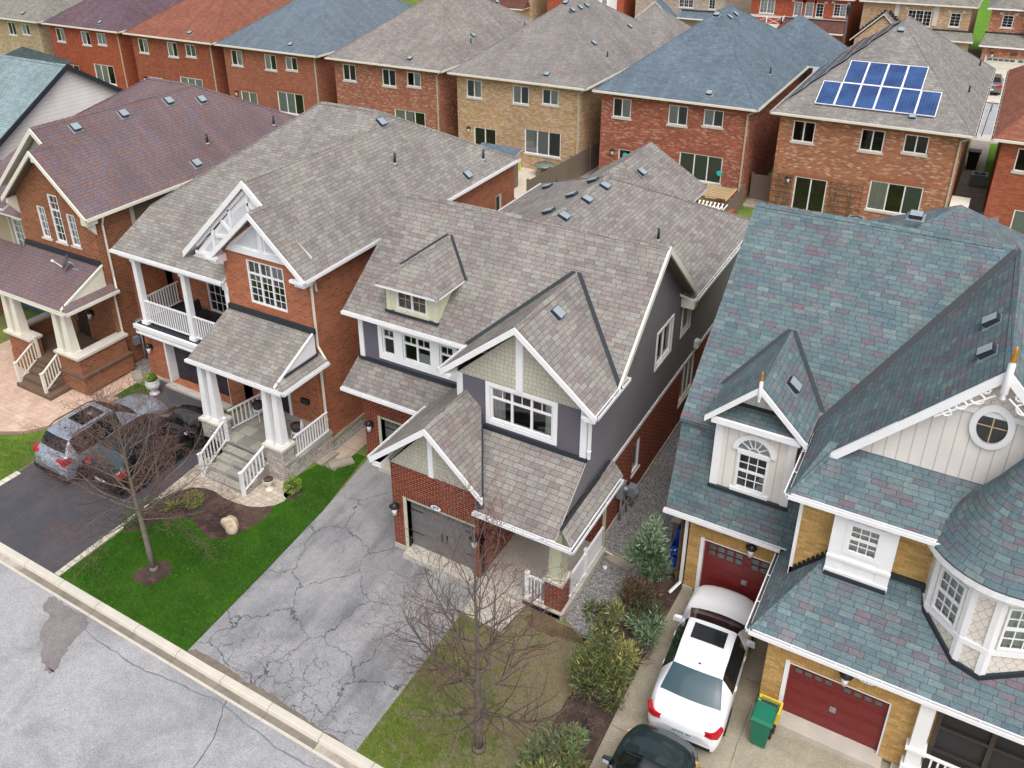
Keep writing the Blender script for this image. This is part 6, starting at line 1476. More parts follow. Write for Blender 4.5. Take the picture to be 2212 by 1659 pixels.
g = MB(M['bnb']); Wl = Wall(fx, yw); Wl.poly(g, [(0, zpent-.02), (2*(xg-fx), zpent-.02), ((xg-fx)*1.66, zpent+.34*(zg-zpent)), ((xg-fx)*.34, zpent+.34*(zg-zpent))])
Wl.poly(g, [((xg-fx)*.34, zpent+.34*(zg-zpent)), ((xg-fx)*1.66, zpent+.34*(zg-zpent)), ((xg-fx)*1.40, zpent+.6*(zg-zpent)), ((xg-fx)*.60, zpent+.6*(zg-zpent))])
g.m(M['scale']); Wl.poly(g, [((xg-fx)*.60, zpent+.6*(zg-zpent)), ((xg-fx)*1.40, zpent+.6*(zg-zpent)), ((xg-fx), zg-.15)]); g.build('gable_wall', hd)
g = MB(M['white']); zc_ = zpent+.6*(zg-zpent); Wl.box(g, (xg-fx)*.62, (xg-fx)*1.38, zc_-.06, zc_+.07, 0, .05); g.build('trim_board', hd)
cxw, czw = xg-fx, 8.25
def oval(a, b, n=28): return [(cxw+a*cos(2*pi*k/n), czw+b*sin(2*pi*k/n)) for k in range(n)]
g = MB(M['white']); o1 = oval(.42, .56); o2 = oval(.29, .40)
for k in range(28):
    j = (k+1) % 28; g.face([Wl.P(*o2[k], .09), Wl.P(*o2[j], .09), Wl.P(*o1[j], .07), Wl.P(*o1[k], .07)][::-1]); g.face([Wl.P(*o1[k], .07), Wl.P(*o1[j], .07), Wl.P(*o1[j], 0), Wl.P(*o1[k], 0)][::-1])
o = g.build('window', hd); o['label'] = 'oval attic window with brass cross bars'
g = MB(M['glass_dark']); Wl.poly(g, o2, .03); g.build('pane', o)
g = MB(M['wood_new']); Wl.box(g, cxw-.29, cxw+.29, czw-.012, czw+.012, .035, .045); Wl.box(g, cxw-.012, cxw+.012, czw-.39, czw+.39, .036, .047); g.build('muntin', o)
M['gold'] = flat('gold_finial_tip', col(208, 140, 40), .3, metal=.4)
def finial(x, y, z, s=1.0):
    g = MB(M['white']); g.lathe(x, y, [(.03*s, z-.62*s), (.075*s, z-.57*s), (.04*s, z-.5*s), (.085*s, z-.42*s), (.075*s, z+.35*s), (.045*s, z+.4*s)], 10); o = g.build('finial', hd)
    g = MB(M['gold']); g.lathe(x, y, [(.04*s, z+.4*s), (.085*s, z+.43*s), (.04*s, z+.48*s), (.06*s, z+.54*s), (.035*s, z+.6*s), (.05*s, z+.66*s), (.015*s, z+.8*s)], 8); g.build('finial_tip', o)
finial(xg, yf-.1, zg-.12, .9)
# curled brackets either side of the finial
g = MB(M['white'])
for s_ in (-1, 1):
    for (dx, dz, r_) in ((.42, -.62, .13), (.68, -.86, .11), (.9, -1.12, .09), (.3, -.38, .07)):
        pts = [(xg+s_*(dx)+r_*cos(a), yf-.02, zg+dz-.2+r_*sin(a)) for a in [k*.55 for k in range(12)]]
        g.tube(pts, .025, 5)
    g.tube([(xg+s_*.12, yf-.02, zg-.65), (xg+s_*.5, yf-.02, zg-.98), (xg+s_*1.1, yf-.02, zg-1.5)], .025, 5)
g.build('gable_bracket', hd)
gutter(hd, (xL, e0, ze), (xR, e0, ze), (0, -1)); gutter(hd, (xL, e0-.05, ze), (xL, yv0, ze), (-1, 0)); gutter(hd, (-5.55, 18.8, 2.95), (-2.35, 18.8, 2.95), (0, -1))
for y, in ((21.23,), (19.61,)): roof_vent(hd, (1.03, y, zg-sg*.37), (1, 0, sg))
roof_vent(hd, (-1.3, 26.5, 9.75), (0, 1, .2))
# dormer with the arched window
dw = Wall(-4.45, 19.12); wd = 2.0
g = MB(M['bnb']); dw.panel(g, 0, wd, 3.7, 6.2, [(.62, 1.42, 4.15, 5.3)], .05)
dw.poly(g, [(0.0, 6.45), (wd, 6.45), (wd/2, 7.45)], -.3); g.face([(-2.45, 19.12, 3.7), (-2.45, 20.0, 3.7), (-2.45, 20.0, 6.3), (-2.45, 19.12, 6.3)]); g.face([(-4.45, 19.12, 3.7), (-4.45, 19.12, 6.3), (-4.45, 20.0, 6.3), (-4.45, 20.0, 3.7)])
do = g.build('dormer', hd)
g = MB(M['white']); dw.box(g, -.03, .17, 4.02, 6.15, 0, .03); dw.box(g, wd-.17, wd+.03, 4.02, 6.15, 0, .03); dw.box(g, -.12, wd+.12, 6.12, 6.28, -.1, .27)
pts = [(cos(pi*k/14), sin(pi*k/14)) for k in range(15)]
for k in range(14): 
    a, b = pts[k], pts[k+1]; cx_ = 1.02; zc2 = 5.38
    dw.prism(g, [(cx_+.56*a[0], zc2+.56*a[1]), (cx_+.56*b[0], zc2+.56*b[1]), (cx_+.42*b[0], zc2+.42*b[1]), (cx_+.42*a[0], zc2+.42*a[1])], 0, .07)
dw.box(g, .60, 1.44, 5.28, 5.40, 0, .06); dw.box(g, .52, 1.52, 4.04, 4.14, 0, .05)
g.build('dormer_trim', do)
g = MB(M['glass']); dw.poly(g, [(1.02+.42*a[0], 5.38+.42*a[1]) for a in pts], .012); g.m(M['blind']); dw.poly(g, [(1.02+.42*a[0], 5.38+.42*a[1]) for a in pts], .006); fo = g.build('fanlight', do)
g = MB(M['white'])
for an in (35, 65, 90, 115, 145): dw.prism(g, [(1.02+.14*cos(R(an))-.012*sin(R(an)), 5.38+.14*sin(R(an))+.012*cos(R(an))), (1.02+.14*cos(R(an))+.012*sin(R(an)), 5.38+.14*sin(R(an))-.012*cos(R(an))), (1.02+.42*cos(R(an))+.012*sin(R(an)), 5.38+.42*sin(R(an))-.012*cos(R(an))), (1.02+.42*cos(R(an))-.012*sin(R(an)), 5.38+.42*sin(R(an))+.012*cos(R(an)))], .012, .03)
for k in range(14):
    a, b = pts[k], pts[k+1]; dw.prism(g, [(1.02+.15*a[0], 5.38+.15*a[1]), (1.02+.15*b[0], 5.38+.15*b[1]), (1.02+.125*b[0], 5.38+.125*b[1]), (1.02+.125*a[0], 5.38+.125*a[1])], .012, .03)
g.build('glazing_bars', do)
window(hd, dw, .62, 1.42, 4.15, 5.3, lites=((0, 1, 0, .5, 3, 2), (0, 1, .5, 1, 3, 2)), fr=.06, depth=.03, curt=cw('curtain_g'), mun=.025)
g = MB(); x0, x1, xc = -4.72, -2.2, -3.46; e = 6.3; s_ = (7.55-e)/(x1-xc)
def ym(z): return yb+(z-zb)/sm
g.slab([(x0, 18.85, e), (xc, 18.85, 7.55), (xc, ym(7.55), 7.55), (x0, ym(e), e)], .1, mat, M['white']); g.slab([(xc, 18.85, 7.55), (x1, 18.85, e), (x1, ym(e), e), (xc, ym(7.55), 7.55)], .1, mat, M['white'])
g.slab([(x0+.25, 18.9, 6.3), (x1-.25, 18.9, 6.3), (x1-.35, 19.4, 6.5), (x0+.35, 19.4, 6.5)], .05, mat, M['white'])
o = g.build('dormer_roof', hd); ridge_caps(o, [((xc, 18.85, 7.55), (xc, ym(7.55), 7.55), (-1, 0, -s_), (1, 0, -s_))], mat, .13)
w = Wall(x0, 18.85); rake_board(hd, w, [(-.02, e-.02), (xc-x0, 7.54), (x1-x0+.02, e-.02)], -.04, .05, .17)
valley(hd, [((x0, ym(e), e), (xc, ym(7.55), 7.55), (-1, 0, 0), None), ((x1, ym(e), e), (xc, ym(7.55), 7.55), (1, 0, 0), None)], w=.12, lift=.03)
g = MB(M['flash']); g.beam((-4.5, 19.07, 3.98), (-2.4, 19.07, 3.98), .07, .1); dw.box(g, .1, wd-.1, 6.44, 6.58, -.3, -.26); g.build('flashing', hd)
finial(xc, 18.8, 7.5, .62); roof_vent(hd, (-2.95, 20.1, 7.55-s_*.51), (-1, 0, s_))
# garage roof
ze2 = 2.75; zt2 = 4.2; yt = 17.72; s2 = (zt2-ze2)/(yt-15.95)
sl_ = 1.15
xt = -2.36+(zt2-ze2)/sl_
g = MB()
g.slab([(-2.36, 15.95, ze2), (6.4, 15.95, ze2), (6.4, yt, zt2), (xt, yt, zt2)], .12, mat, M['white'])
g.slab([(-2.36, 15.95, ze2), (xt, yt, zt2), (-1.93, yt, ze2+.43*sl_), (-1.93, 19.0, ze2+.43*sl_), (-2.36, 19.0, ze2)], .12, mat, M['white'])
o = g.build('garage_roof', hd); ridge_caps(o, [((-2.36, 15.95, ze2), (xt, yt, zt2), (-1, 0, -sl_), (0, -1, -s2))], mat, .15)
g = MB(M['black'])
n = 9
for k in range(n):
    f = k/n; x = -1.92+(xt+1.92)*f; z = ze2+.43*sl_+(zt2-ze2-.43*sl_)*f; g.hexa([(x-.02, yt-.06, z-.02), (x+.12, yt-.06, z+.08), (x+.12, yt-.02, z+.08), (x-.02, yt-.02, z-.02), (x-.02, yt-.06, z+.2), (x+.02, yt-.06, z+.23), (x+.02, yt-.02, z+.23), (x-.02, yt-.02, z+.2)])
g.m(M['flash']); g.beam((xt, yt-.06, zt2+.05), (5.6, yt-.06, zt2+.05), .08, .14); g.build('step_flashing', hd)
gutter(hd, (-2.36, 15.95, ze2), (6.4, 15.95, ze2), (0, -1)); gutter(hd, (-2.36, 15.9, ze2), (-2.36, 18.9, ze2), (-1, 0))
# box bay window
bx = Wall(-1.12, 17.4); g = MB(M['white']); bx.panel(g, 0, 1.32, 4.0, 5.8, [(.34, 1.0, 4.72, 5.55)], .04)
g.face([(-1.12, 17.4, 4.0), (-1.12, 17.4, 5.8), (-1.12, 17.7, 5.8), (-1.12, 17.7, 4.0)]); g.face([(.2, 17.4, 4.0), (.2, 17.7, 4.0), (.2, 17.7, 5.8), (.2, 17.4, 5.8)])
bx.box(g, -.03, .27, 3.95, 5.8, 0, .02); bx.box(g, 1.06, 1.35, 3.95, 5.8, 0, .02); bx.box(g, -.04, 1.36, 4.42, 4.5, 0, .06); bx.box(g, -.04, 1.36, 3.95, 4.08, 0, .04); g.build('bay', hd)
window(hd, bx, .34, 1.0, 4.72, 5.55, lites=((0, 1, 0, .5, 3, 2), (0, 1, .5, 1, 3, 2)), fr=.05, trim=.07, depth=.02, curt=cw('curtain'))
g = MB(M['flash']); g.beam((-1.14, 17.36, 3.95), (.22, 17.36, 3.95), .08, .1); g.build('flashing', hd)
g = MB(M['white']); g.box(-1.96, -1.88, 17.66, 17.74, 2.9, 5.9); g.build('corner_board', hd)
# round turret
tcx, tcy, tr = 2.32, 18.0, 1.42
angs = [-176, -152, -112, -90, -46, -22, 20, 44, 90, 140]     # facet corners, degrees
V = [(tcx+tr*cos(R(a)), tcy+tr*sin(R(a))) for a in angs]
g = MB(M['scale']); tws = []
for i in range(len(V)):
    a = V[i]; b = V[(i+1) % len(V)]; w = Wall(a[0], a[1], b[0]-a[0], b[1]-a[1]); L = sqrt((b[0]-a[0])**2+(b[1]-a[1])**2)
    win = i in (1, 3, 5); tws.append((w, L, win))
    if win: w.panel(g, 0, L, 2.9, 5.85, [(.14, L-.14, 4.15, 5.35)], .05)
    else: w.panel(g, 0, L, 2.9, 5.85)
to = g.build('turret_wall', hd)
g = MB(M['white'])
for (w, L, win) in tws:
    w.box(g, -.02, .1, 2.95, 5.85, 0, .035); w.box(g, L-.1, L+.02, 2.95, 5.85, 0, .035); w.box(g, 0, L, 5.42, 5.88, 0, .05); w.box(g, 0, L, 3.98, 4.12, 0, .045)
g.build('turret_trim', to)
for (w, L, win) in tws:
    if win: window(hd, w, .14, L-.14, 4.15, 5.35, lites=((0, 1, 0, .5, 3, 2), (0, 1, .5, 1, 3, 2)), fr=.05, depth=.02, proud=.01, curt=cw('curtain'), mun=.026)
g = MB(mat); N = 40; ra = [(1.66, 5.86), (1.5, 6.02), (1.25, 6.32), (.95, 6.75), (.6, 7.35), (.28, 8.0), (.02, 8.5)]
for i in range(len(ra)-1):
    (r0, z0), (r1, z1) = ra[i], ra[i+1]
    for k in range(N):
        a = 2*pi*k/N; b = 2*pi*(k+1)/N
        g.face([(tcx+r0*cos(a), tcy+r0*sin(a), z0), (tcx+r0*cos(b), tcy+r0*sin(b), z0), (tcx+r1*cos(b), tcy+r1*sin(b), z1), (tcx+r1*cos(a), tcy+r1*sin(a), z1)])
# the cone carries its own shingle wrap: u along the circumference, v up the slope
o = g.build('turret_roof', hd)
uvl = o.data.uv_layers[0].data; q = 0
for i in range(len(ra)-1):
    (r0, z0), (r1, z1) = ra[i], ra[i+1]; base = sum(sqrt((ra[j+1][0]-ra[j][0])**2+(ra[j+1][1]-ra[j][1])**2) for j in range(i)); d = sqrt((r1-r0)**2+(z1-z0)**2)
    for k in range(N):
        u0, u1 = 1.3*2*pi*k/N, 1.3*2*pi*(k+1)/N
        for (uu, vv) in ((u0, base), (u1, base), (u1, base+d), (u0, base+d)): uvl[q].uv = (uu, vv); q += 1
g = MB(M['white']); N = 40
for k in range(N):
    a = 2*pi*k/N; b = 2*pi*(k+1)/N
    for (r0, r1, z0, z1) in ((1.70, 1.70, 5.70, 5.87), (1.45, 1.70, 5.70, 5.70)):
        g.face([(tcx+r0*cos(a), tcy+r0*sin(a), z0), (tcx+r0*cos(b), tcy+r0*sin(b), z0), (tcx+r1*cos(b), tcy+r1*sin(b), z1), (tcx+r1*cos(a), tcy+r1*sin(a), z1)])
g.build('turret_eave', hd)
g = MB(M['flash'])
for (w, L, win) in tws[:6]:
    za, zb2 = [2.75+s2*(w.P(q, 0)[1]-15.95) if w.P(q, 0)[1] < 17.72 else 4.2 for q in (0, L)]
    g.hexa([w.P(-.02, za-.1, .06), w.P(L+.02, zb2-.1, .06), w.P(L+.02, zb2-.1, 0), w.P(-.02, za-.1, 0), w.P(-.02, za+.09, .06), w.P(L+.02, zb2+.09, .06), w.P(L+.02, zb2+.09, 0), w.P(-.02, za+.09, 0)])
g.build('turret_flashing', hd)
# screened porch on the right
g = MB(M['white']); g.box(1.42, 1.72, 15.98, 16.28, 0, 2.7); g.box(1.36, 1.78, 15.92, 16.34, 0, .5); g.box(1.36, 1.78, 15.92, 16.34, 1.02, 1.1); g.box(4.6, 4.9, 15.98, 16.28, 0, 2.7); g.build('porch_post', hd)
M['screen'] = flat('dark_insect_screen', col(44, 44, 46), .6); M['screen_fr'] = flat('dark_brown_frame', col(62, 54, 48), .5)
g = MB(M['screen']); g.face([(1.85, 16.3, .1), (6.2, 16.3, .1), (6.2, 16.3, 2.6), (1.85, 16.3, 2.6)]); o = g.build('porch_screen', hd)
g = MB(M['screen_fr'])
for x in (1.85, 2.9, 4.0, 5.1, 6.1): g.box(x-.05, x+.05, 16.22, 16.29, .1, 2.62)
for z in (.1, 1.0, 1.75, 2.55): g.box(1.85, 6.2, 16.225, 16.285, z, z+.07)
g.build('screen_frame', o)
g = MB(M['br_d']); g.box(1.62, 1.86, 16.3, 18.6, 0, 2.7); g.build('porch_side_wall', hd)
railing(hd, (1.78, 16.05, .12), (3.2, 16.05, .12), .85, n=10, sq=.04, posts=((3.25, 16.05, .0),))
g = MB(M['concrete']); g.box(1.2, 6.4, 15.9, 18.6, 0, .12); g.build('porch_floor', hd)
downspout(hd, [(-5.2, 18.75, 2.85), (-4.92, 19.03, 2.6), (-4.92, 19.03, .25), (-5.1, 18.6, .12)], 'white')
# ================================================================ vehicles
M['tyre'] = flat('tyre_rubber', col(36, 36, 38), .8); M['rim'] = flat('alloy_rim', col(150, 152, 156), .3, metal=.6)
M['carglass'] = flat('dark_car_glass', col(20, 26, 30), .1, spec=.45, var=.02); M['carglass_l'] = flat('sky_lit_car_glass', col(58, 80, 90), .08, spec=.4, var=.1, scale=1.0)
M['tail'] = flat('red_tail_lamp', col(176, 22, 34), .15, spec=.6); M['headlamp'] = flat('headlamp_lens', col(190, 196, 200), .1, spec=.8); M['amber'] = flat('amber_lens', col(214, 140, 50), .2)
M['plastic'] = flat('black_trim_plastic', col(32, 32, 34), .6); M['plate'] = flat('licence_plate_face', col(226, 232, 240), .4)
def paint(name, c, rough=.28, metal=.0):
    t = NT(name); t.b.inputs['Coat Weight'].default_value = .7; t.b.inputs['Coat Roughness'].default_value = .05
    return t.fin(c, rough, metal)
def car(name, label, cx, yr, paintm, prof, L, W, roofw, wheels, head=1, group=None, rot=0.0, sun=None, rails=False, plate=None, glass_rear='carglass', wr=.33, extra=None, tail=(.28, .82), hatch=False, lower=None, stations=None, cat='car', sills=.2):
    """prof: list of (y, z_top, z_belt, half width belt, half width top, kind) stations from rear (0) to front (L)"""
    root = thing(name, label, cat, (cx, yr, 0), group); root.rotation_euler = (0, 0, rot)
    def build(g, nm, par): 
        # vertices are local to the car root
        me_par = par
        o = g.build(nm, None)
        o.parent = me_par; return o
    NC = 11
    rings = []
    for (y, zt, zb, wb, wt, zl) in prof:
        # section points from left sill over the top to the right sill
        p = [(-wb*.93, zl), (-wb*.985, zl+(zb-zl)*.35), (-wb, zl+(zb-zl)*.7), (-wb*.965, zb), (-(wb*.965+(wt-wb*.965)*.55), zb+(zt-zb)*.55), (-wt, zt-.035), (-wt*.72, zt-.008), (0, zt)]
        q = p+[(-a, z) for a, z in p[-2::-1]]
        rings.append([(a, y, z) for a, z in q])
    # finer stations and sections along smooth curves, ends of the glass bowed in plan
    def cr(a, b, c, d, u): return tuple(.5*((2*b[i])+(-a[i]+c[i])*u+(2*a[i]-5*b[i]+4*c[i]-d[i])*u*u+(-a[i]+3*b[i]-3*c[i]+d[i])*u**3) for i in range(3))
    SUBR = 4; kinds_f = []; rf = []
    for i in range(len(rings)-1):
        A_, B_, C_, D_ = rings[max(i-1, 0)], rings[i], rings[i+1], rings[min(i+2, len(rings)-1)]
        for u in range(SUBR):
            rf.append([cr(A_[k], B_[k], C_[k], D_[k], u/SUBR) for k in range(len(B_))]); kinds_f.append(stations[i])
    rf.append(rings[-1]); r3 = []
    for ring in rf:
        m_ = len(ring); o_ = []
        for k in range(m_-1):
            for u in (0, .5): o_.append(cr(ring[max(k-1, 0)], ring[k], ring[k+1], ring[min(k+2, m_-1)], u))
        o_.append(ring[-1]); r3.append([(x_, y_+(.16 if y_ > L*.55 else -.10 if y_ < L*.4 else 0)*min(1, abs(y_-L*.47)/(L*.3))*(.5-(x_/(W/2))**2), z_) for (x_, y_, z_) in o_])
    rings = r3; stations = kinds_f
    n = len(rings[0]); g = MB(paintm); vs = [v for r_ in rings for v in r_]
    faces = []
    mats = []
    kinds = [s for s in stations]
    for i in range(len(rings)-1):
        for k in range(n-1):
            faces.append((i*n+k, i*n+k+1, (i+1)*n+k+1, (i+1)*n+k)); mats.append((i, k))
    me_g = {}
    for (f, (i, k)) in zip(faces, mats):
        kind = kinds[i]
        key = 'body'
        if kind == 'G' and (6 <= k <= 9 or n-11 <= k <= n-8): key = 'side'
        if kind in ('R', 'F') and 10 <= k <= n-12: key = 'rear' if kind == 'R' else 'front'
        me_g.setdefault(key, []).append(f)
    def sub(fs, mat, nm, par, smooth=True, off=0):
        smooth = True
        used = sorted({v for f in fs for v in f}); mp = {v: j for j, v in enumerate(used)}
        gg = MB(mat); gg.smooth = smooth; gg.idx([vs[v] for v in used], [tuple(mp[v] for v in f)[::-1] for f in fs]); o = build(gg, nm, par); return o
    body = sub(me_g['body'], paintm, 'body', root)
    # ends
    gg = MB(paintm); gg.face([v for v in rings[0]]); gg.face([v for v in rings[-1]][::-1]); gg.m(M['plastic']); zl = prof[0][5]
    gg.box(-W*.44, W*.44, .25, L-.25, .17, .3)
    build(gg, 'bumper', root)
    m_ = body.modifiers.new('edge', 'EDGE_SPLIT'); m_.split_angle = R(38)
    if 'side' in me_g:
        mid = len(rings[0])//2
        for sd_ in (0, 1): sub([f for f in me_g['side'] if (f[0] % n < mid) == bool(sd_)], M['carglass'], 'side_window', root, False)
        del me_g['side']
    for key, mat, nm in (('side', M['carglass'], 'side_window'), ('rear', M[glass_rear], 'rear_window'), ('front', M['carglass'], 'windscreen')):
        if key in me_g: sub(me_g[key], mat, nm, root, False)
    for wy in wheels:
        for s_ in (-1, 1):
            g = MB(M['tyre']); w2 = W/2-.02
            ring = [(wr*.62, -.1), (wr*.95, -.1), (wr, -.06), (wr, .06), (wr*.95, .1), (wr*.62, .1)]
            vs2 = []; fs2 = []; NN = 20
            for (r_, d) in ring:
                for k in range(NN): vs2.append((s_*(w2-.1+d), wy+r_*cos(2*pi*k/NN), wr+r_*sin(2*pi*k/NN)))
            for i in range(len(ring)-1):
                for k in range(NN): fs2.append((i*NN+k, i*NN+(k+1) % NN, (i+1)*NN+(k+1) % NN, (i+1)*NN+k))
            g.smooth = True; g.idx(vs2, fs2); wo = build(g, 'wheel', root)
            g = MB(M['rim']); xo = s_*(w2-.015)
            for k in range(5):
                a = 2*pi*k/5; d1 = (cos(a), sin(a)); nrm = (-sin(a)*.035, cos(a)*.035)
                g.face([(xo, wy+nrm[0], wr+nrm[1]), (xo, wy-nrm[0], wr-nrm[1]), (xo, wy+d1[0]*wr*.62-nrm[0], wr+d1[1]*wr*.62-nrm[1]), (xo, wy+d1[0]*wr*.62+nrm[0], wr+d1[1]*wr*.62+nrm[1])])
            rim = [(xo, wy+wr*.64*cos(2*pi*k/NN), wr+wr*.64*sin(2*pi*k/NN)) for k in range(NN)]; rim2 = [(xo, wy+wr*.54*cos(2*pi*k/NN), wr+wr*.54*sin(2*pi*k/NN)) for k in range(NN)]
            for k in range(NN): j = (k+1) % NN; g.face([rim[k], rim[j], rim2[j], rim2[k]])
            o = build(g, 'rim', wo)
            g = MB(M['plastic']); arch = [(s_*(W/2+.004), wy+(wr+.07)*cos(pi*k/12), wr+(wr+.07)*sin(pi*k/12)) for k in range(13)]; arch2 = [(s_*(W/2+.004), wy+(wr-.03)*cos(pi*k/12), wr+(wr-.03)*sin(pi*k/12)) for k in range(13)]
            for k in range(12): g.face([arch[k], arch[k+1], arch2[k+1], arch2[k]])
            back = [(s_*(W/2+.002), wy+(wr+.02)*cos(pi*k/12), wr+(wr+.02)*sin(pi*k/12)) for k in range(13)]
            build(g, 'wheel_arch', root)
            g = MB(M['plastic']); g.face(back+[(s_*(W/2+.002), wy-wr-.02, .2), (s_*(W/2+.002), wy+wr+.02, .2)][::1]); build(g, 'wheel_well', root)
    def quadbox(nm, mat, x0, x1, y0, y1, z0, z1, par=root):
        g = MB(mat); g.box(x0, x1, y0, y1, z0, z1); return build(g, nm, par)
    if extra: extra(root, build, quadbox, prof)
    return root

def lamp_pair(build, root, mat, nm, pts):
    for s_ in (-1, 1):
        g = MB(mat); vs = [(s_*x, y, z) for (x, y, z) in pts]; n = len(vs)//2
        g.hexa(vs if s_ < 0 else vs); build(g, nm, root)
def mirrors(build, root, mat, x, y, z):
    for s_ in (-1, 1):
        g = MB(mat); g.hexa([(s_*(x+.02), y-.02, z-.07), (s_*(x+.22), y-.06, z-.06), (s_*(x+.22), y+.06, z-.05), (s_*(x+.02), y+.10, z-.06), (s_*(x+.02), y-.02, z+.05), (s_*(x+.22), y-.05, z+.08), (s_*(x+.2), y+.04, z+.07), (s_*(x+.02), y+.08, z+.05)]); o = build(g, 'mirror', root)
        g = MB(M['headlamp']); g.face([(s_*(x+.05), y-.065, z-.045), (s_*(x+.2), y-.068, z-.045), (s_*(x+.2), y-.062, z+.06), (s_*(x+.05), y-.045, z+.04)]); build(g, 'mirror_glass', o)
def handles(build, root, mat, x, ys, z):
    for s_ in (-1, 1):
        for y in ys: g = MB(mat); g.box(min(s_*x, s_*(x+.02)), max(s_*x, s_*(x+.02)), y-.08, y+.08, z-.01, z+.012); build(g, 'door_handle', root)
def seam(build, root, x, ys, z0, z1):
    g = MB(M['plastic'])
    for s_ in (-1, 1):
        for y in ys: g.box(min(s_*x, s_*(x+.004)), max(s_*x, s_*(x+.004)), y-.006, y+.006, z0, z1)
    build(g, 'door_seam', root)

WHITE = paint('white_car_paint', col(236, 238, 242, .95)); SILVER = paint('silver_blue_car_paint', col(168, 180, 196), .3, .5); BLACK = paint('black_car_paint', col(22, 20, 24), .2); DARKG = paint('dark_green_car_paint', col(30, 44, 48), .2); CHAMP = paint('champagne_car_paint', col(120, 112, 108), .3, .4)
# white saloon: rear at the street, nose to the garage
P_ = [(0.0, .70, .55, .70, .50, .34), (.05, .92, .66, .82, .66, .28), (.22, 1.02, .80, .885, .72, .26), (.60, 1.08, .93, .91, .74, .24), (1.22, 1.41, .97, .915, .61, .22), (1.85, 1.47, .97, .915, .61, .22), (2.72, 1.45, .96, .915, .62, .22), (3.50, 1.02, .93, .91, .74, .24), (4.15, .93, .80, .895, .72, .26), (4.65, .80, .66, .84, .66, .28), (4.87, .62, .52, .68, .54, .32)]
st = ['B', 'B', 'B', 'R', 'G', 'G', 'F', 'B', 'B', 'B']
def ex_white(root, build, qb, prof):
    for s_ in (-1, 1):
        g = MB(M['tail']); o_ = [(.44, .0), (.70, -.015), (.84, .05), (.915, .26), (.86, .30), (.44, .2)]; n_ = len(o_)
        lo = [(s_*a, b, .77+.09*(a > .9)) for a, b in o_]; hi = [(s_*a*.985, b+.03, .90) for a, b in o_]; g.idx(lo+hi, [tuple(range(n_, 2*n_))]+[(k, (k+1) % n_, n_+(k+1) % n_, n_+k) for k in range(n_)]); build(g, 'tail_lamp', root)
        g = MB(M['headlamp']); g.hexa([(s_*.45, 4.72, .62), (s_*.80, 4.5, .64), (s_*.86, 4.3, .70), (s_*.5, 4.6, .7), (s_*.45, 4.72, .72), (s_*.80, 4.5, .76), (s_*.86, 4.28, .80), (s_*.5, 4.6, .8)]); build(g, 'headlight', root)
    g = MB(M['plate']); g.box(-.26, .26, -.025, -.005, .55, .68); po = build(g, 'number_plate', root)
    mirrors(build, root, WHITE, .84, 2.95, 1.0); handles(build, root, WHITE, .905, (1.55, 2.55), .86); seam(build, root, .912, (1.35, 2.3, 3.3), .3, .93)
    g = MB(M['carglass']); g.hexa([(-.42, 2.05, 1.45), (.42, 2.05, 1.45), (.42, 2.55, 1.45), (-.42, 2.55, 1.45), (-.42, 2.05, 1.508), (.42, 2.05, 1.508), (.42, 2.55, 1.51), (-.42, 2.55, 1.51)]); build(g, 'sunroof', root)
    g = MB(M['plastic']); g.lathe(0, 1.38, [(.035, 1.40), (.03, 1.46), (.01, 1.48)], 8); build(g, 'antenna', root)
    g = MB(M['rim']); g.lathe(0, 0, [(.06, 0), (.06, .012)], 14); o = build(g, 'badge', root); o.rotation_euler = (R(75), 0, 0); o.location = (0, .035, .80)
    g = MB(M['plastic']); g.box(-.70, .70, -.005, .02, .30, .40); build(g, 'bumper_insert', root)
wc = car('parked_car', 'white saloon parked nose-in before the rear maroon garage door', -3.22, 14.12, WHITE, P_, 4.87, 1.83, .6, (.95, 3.76), stations=st, extra=ex_white, glass_rear='carglass_l', group='cars parked on the near driveways', rot=R(3.4))
number_text(wc.children[0] if False else wc, 'APMX·184', Wall(0, 0), 0, .615, .10, M['blue_door'], .03, 'plate_lettering') if False else None
def plate_text(root, s, yoff, z, size=.10):
    cu = bpy.data.curves.new('t', 'FONT'); cu.body = s; cu.size = size; cu.align_x = 'CENTER'; cu.align_y = 'CENTER'; cu.extrude = .001; cu.offset = .002
    o = bpy.data.objects.new('t', cu); C.objects.link(o); bpy.context.view_layer.update()
    me = bpy.data.meshes.new_from_object(o.evaluated_get(bpy.context.evaluated_depsgraph_get())); bpy.data.objects.remove(o)
    for v in me.vertices: v.co = Vector((v.co.x, yoff-v.co.z, z+v.co.y))
    me.materials.clear(); me.materials.append(M['blue_door']); ob = bpy.data.objects.new('plate_lettering', me); C.objects.link(ob); ob.parent = root
plate_text(wc, 'APWX·184', -.03, .612)
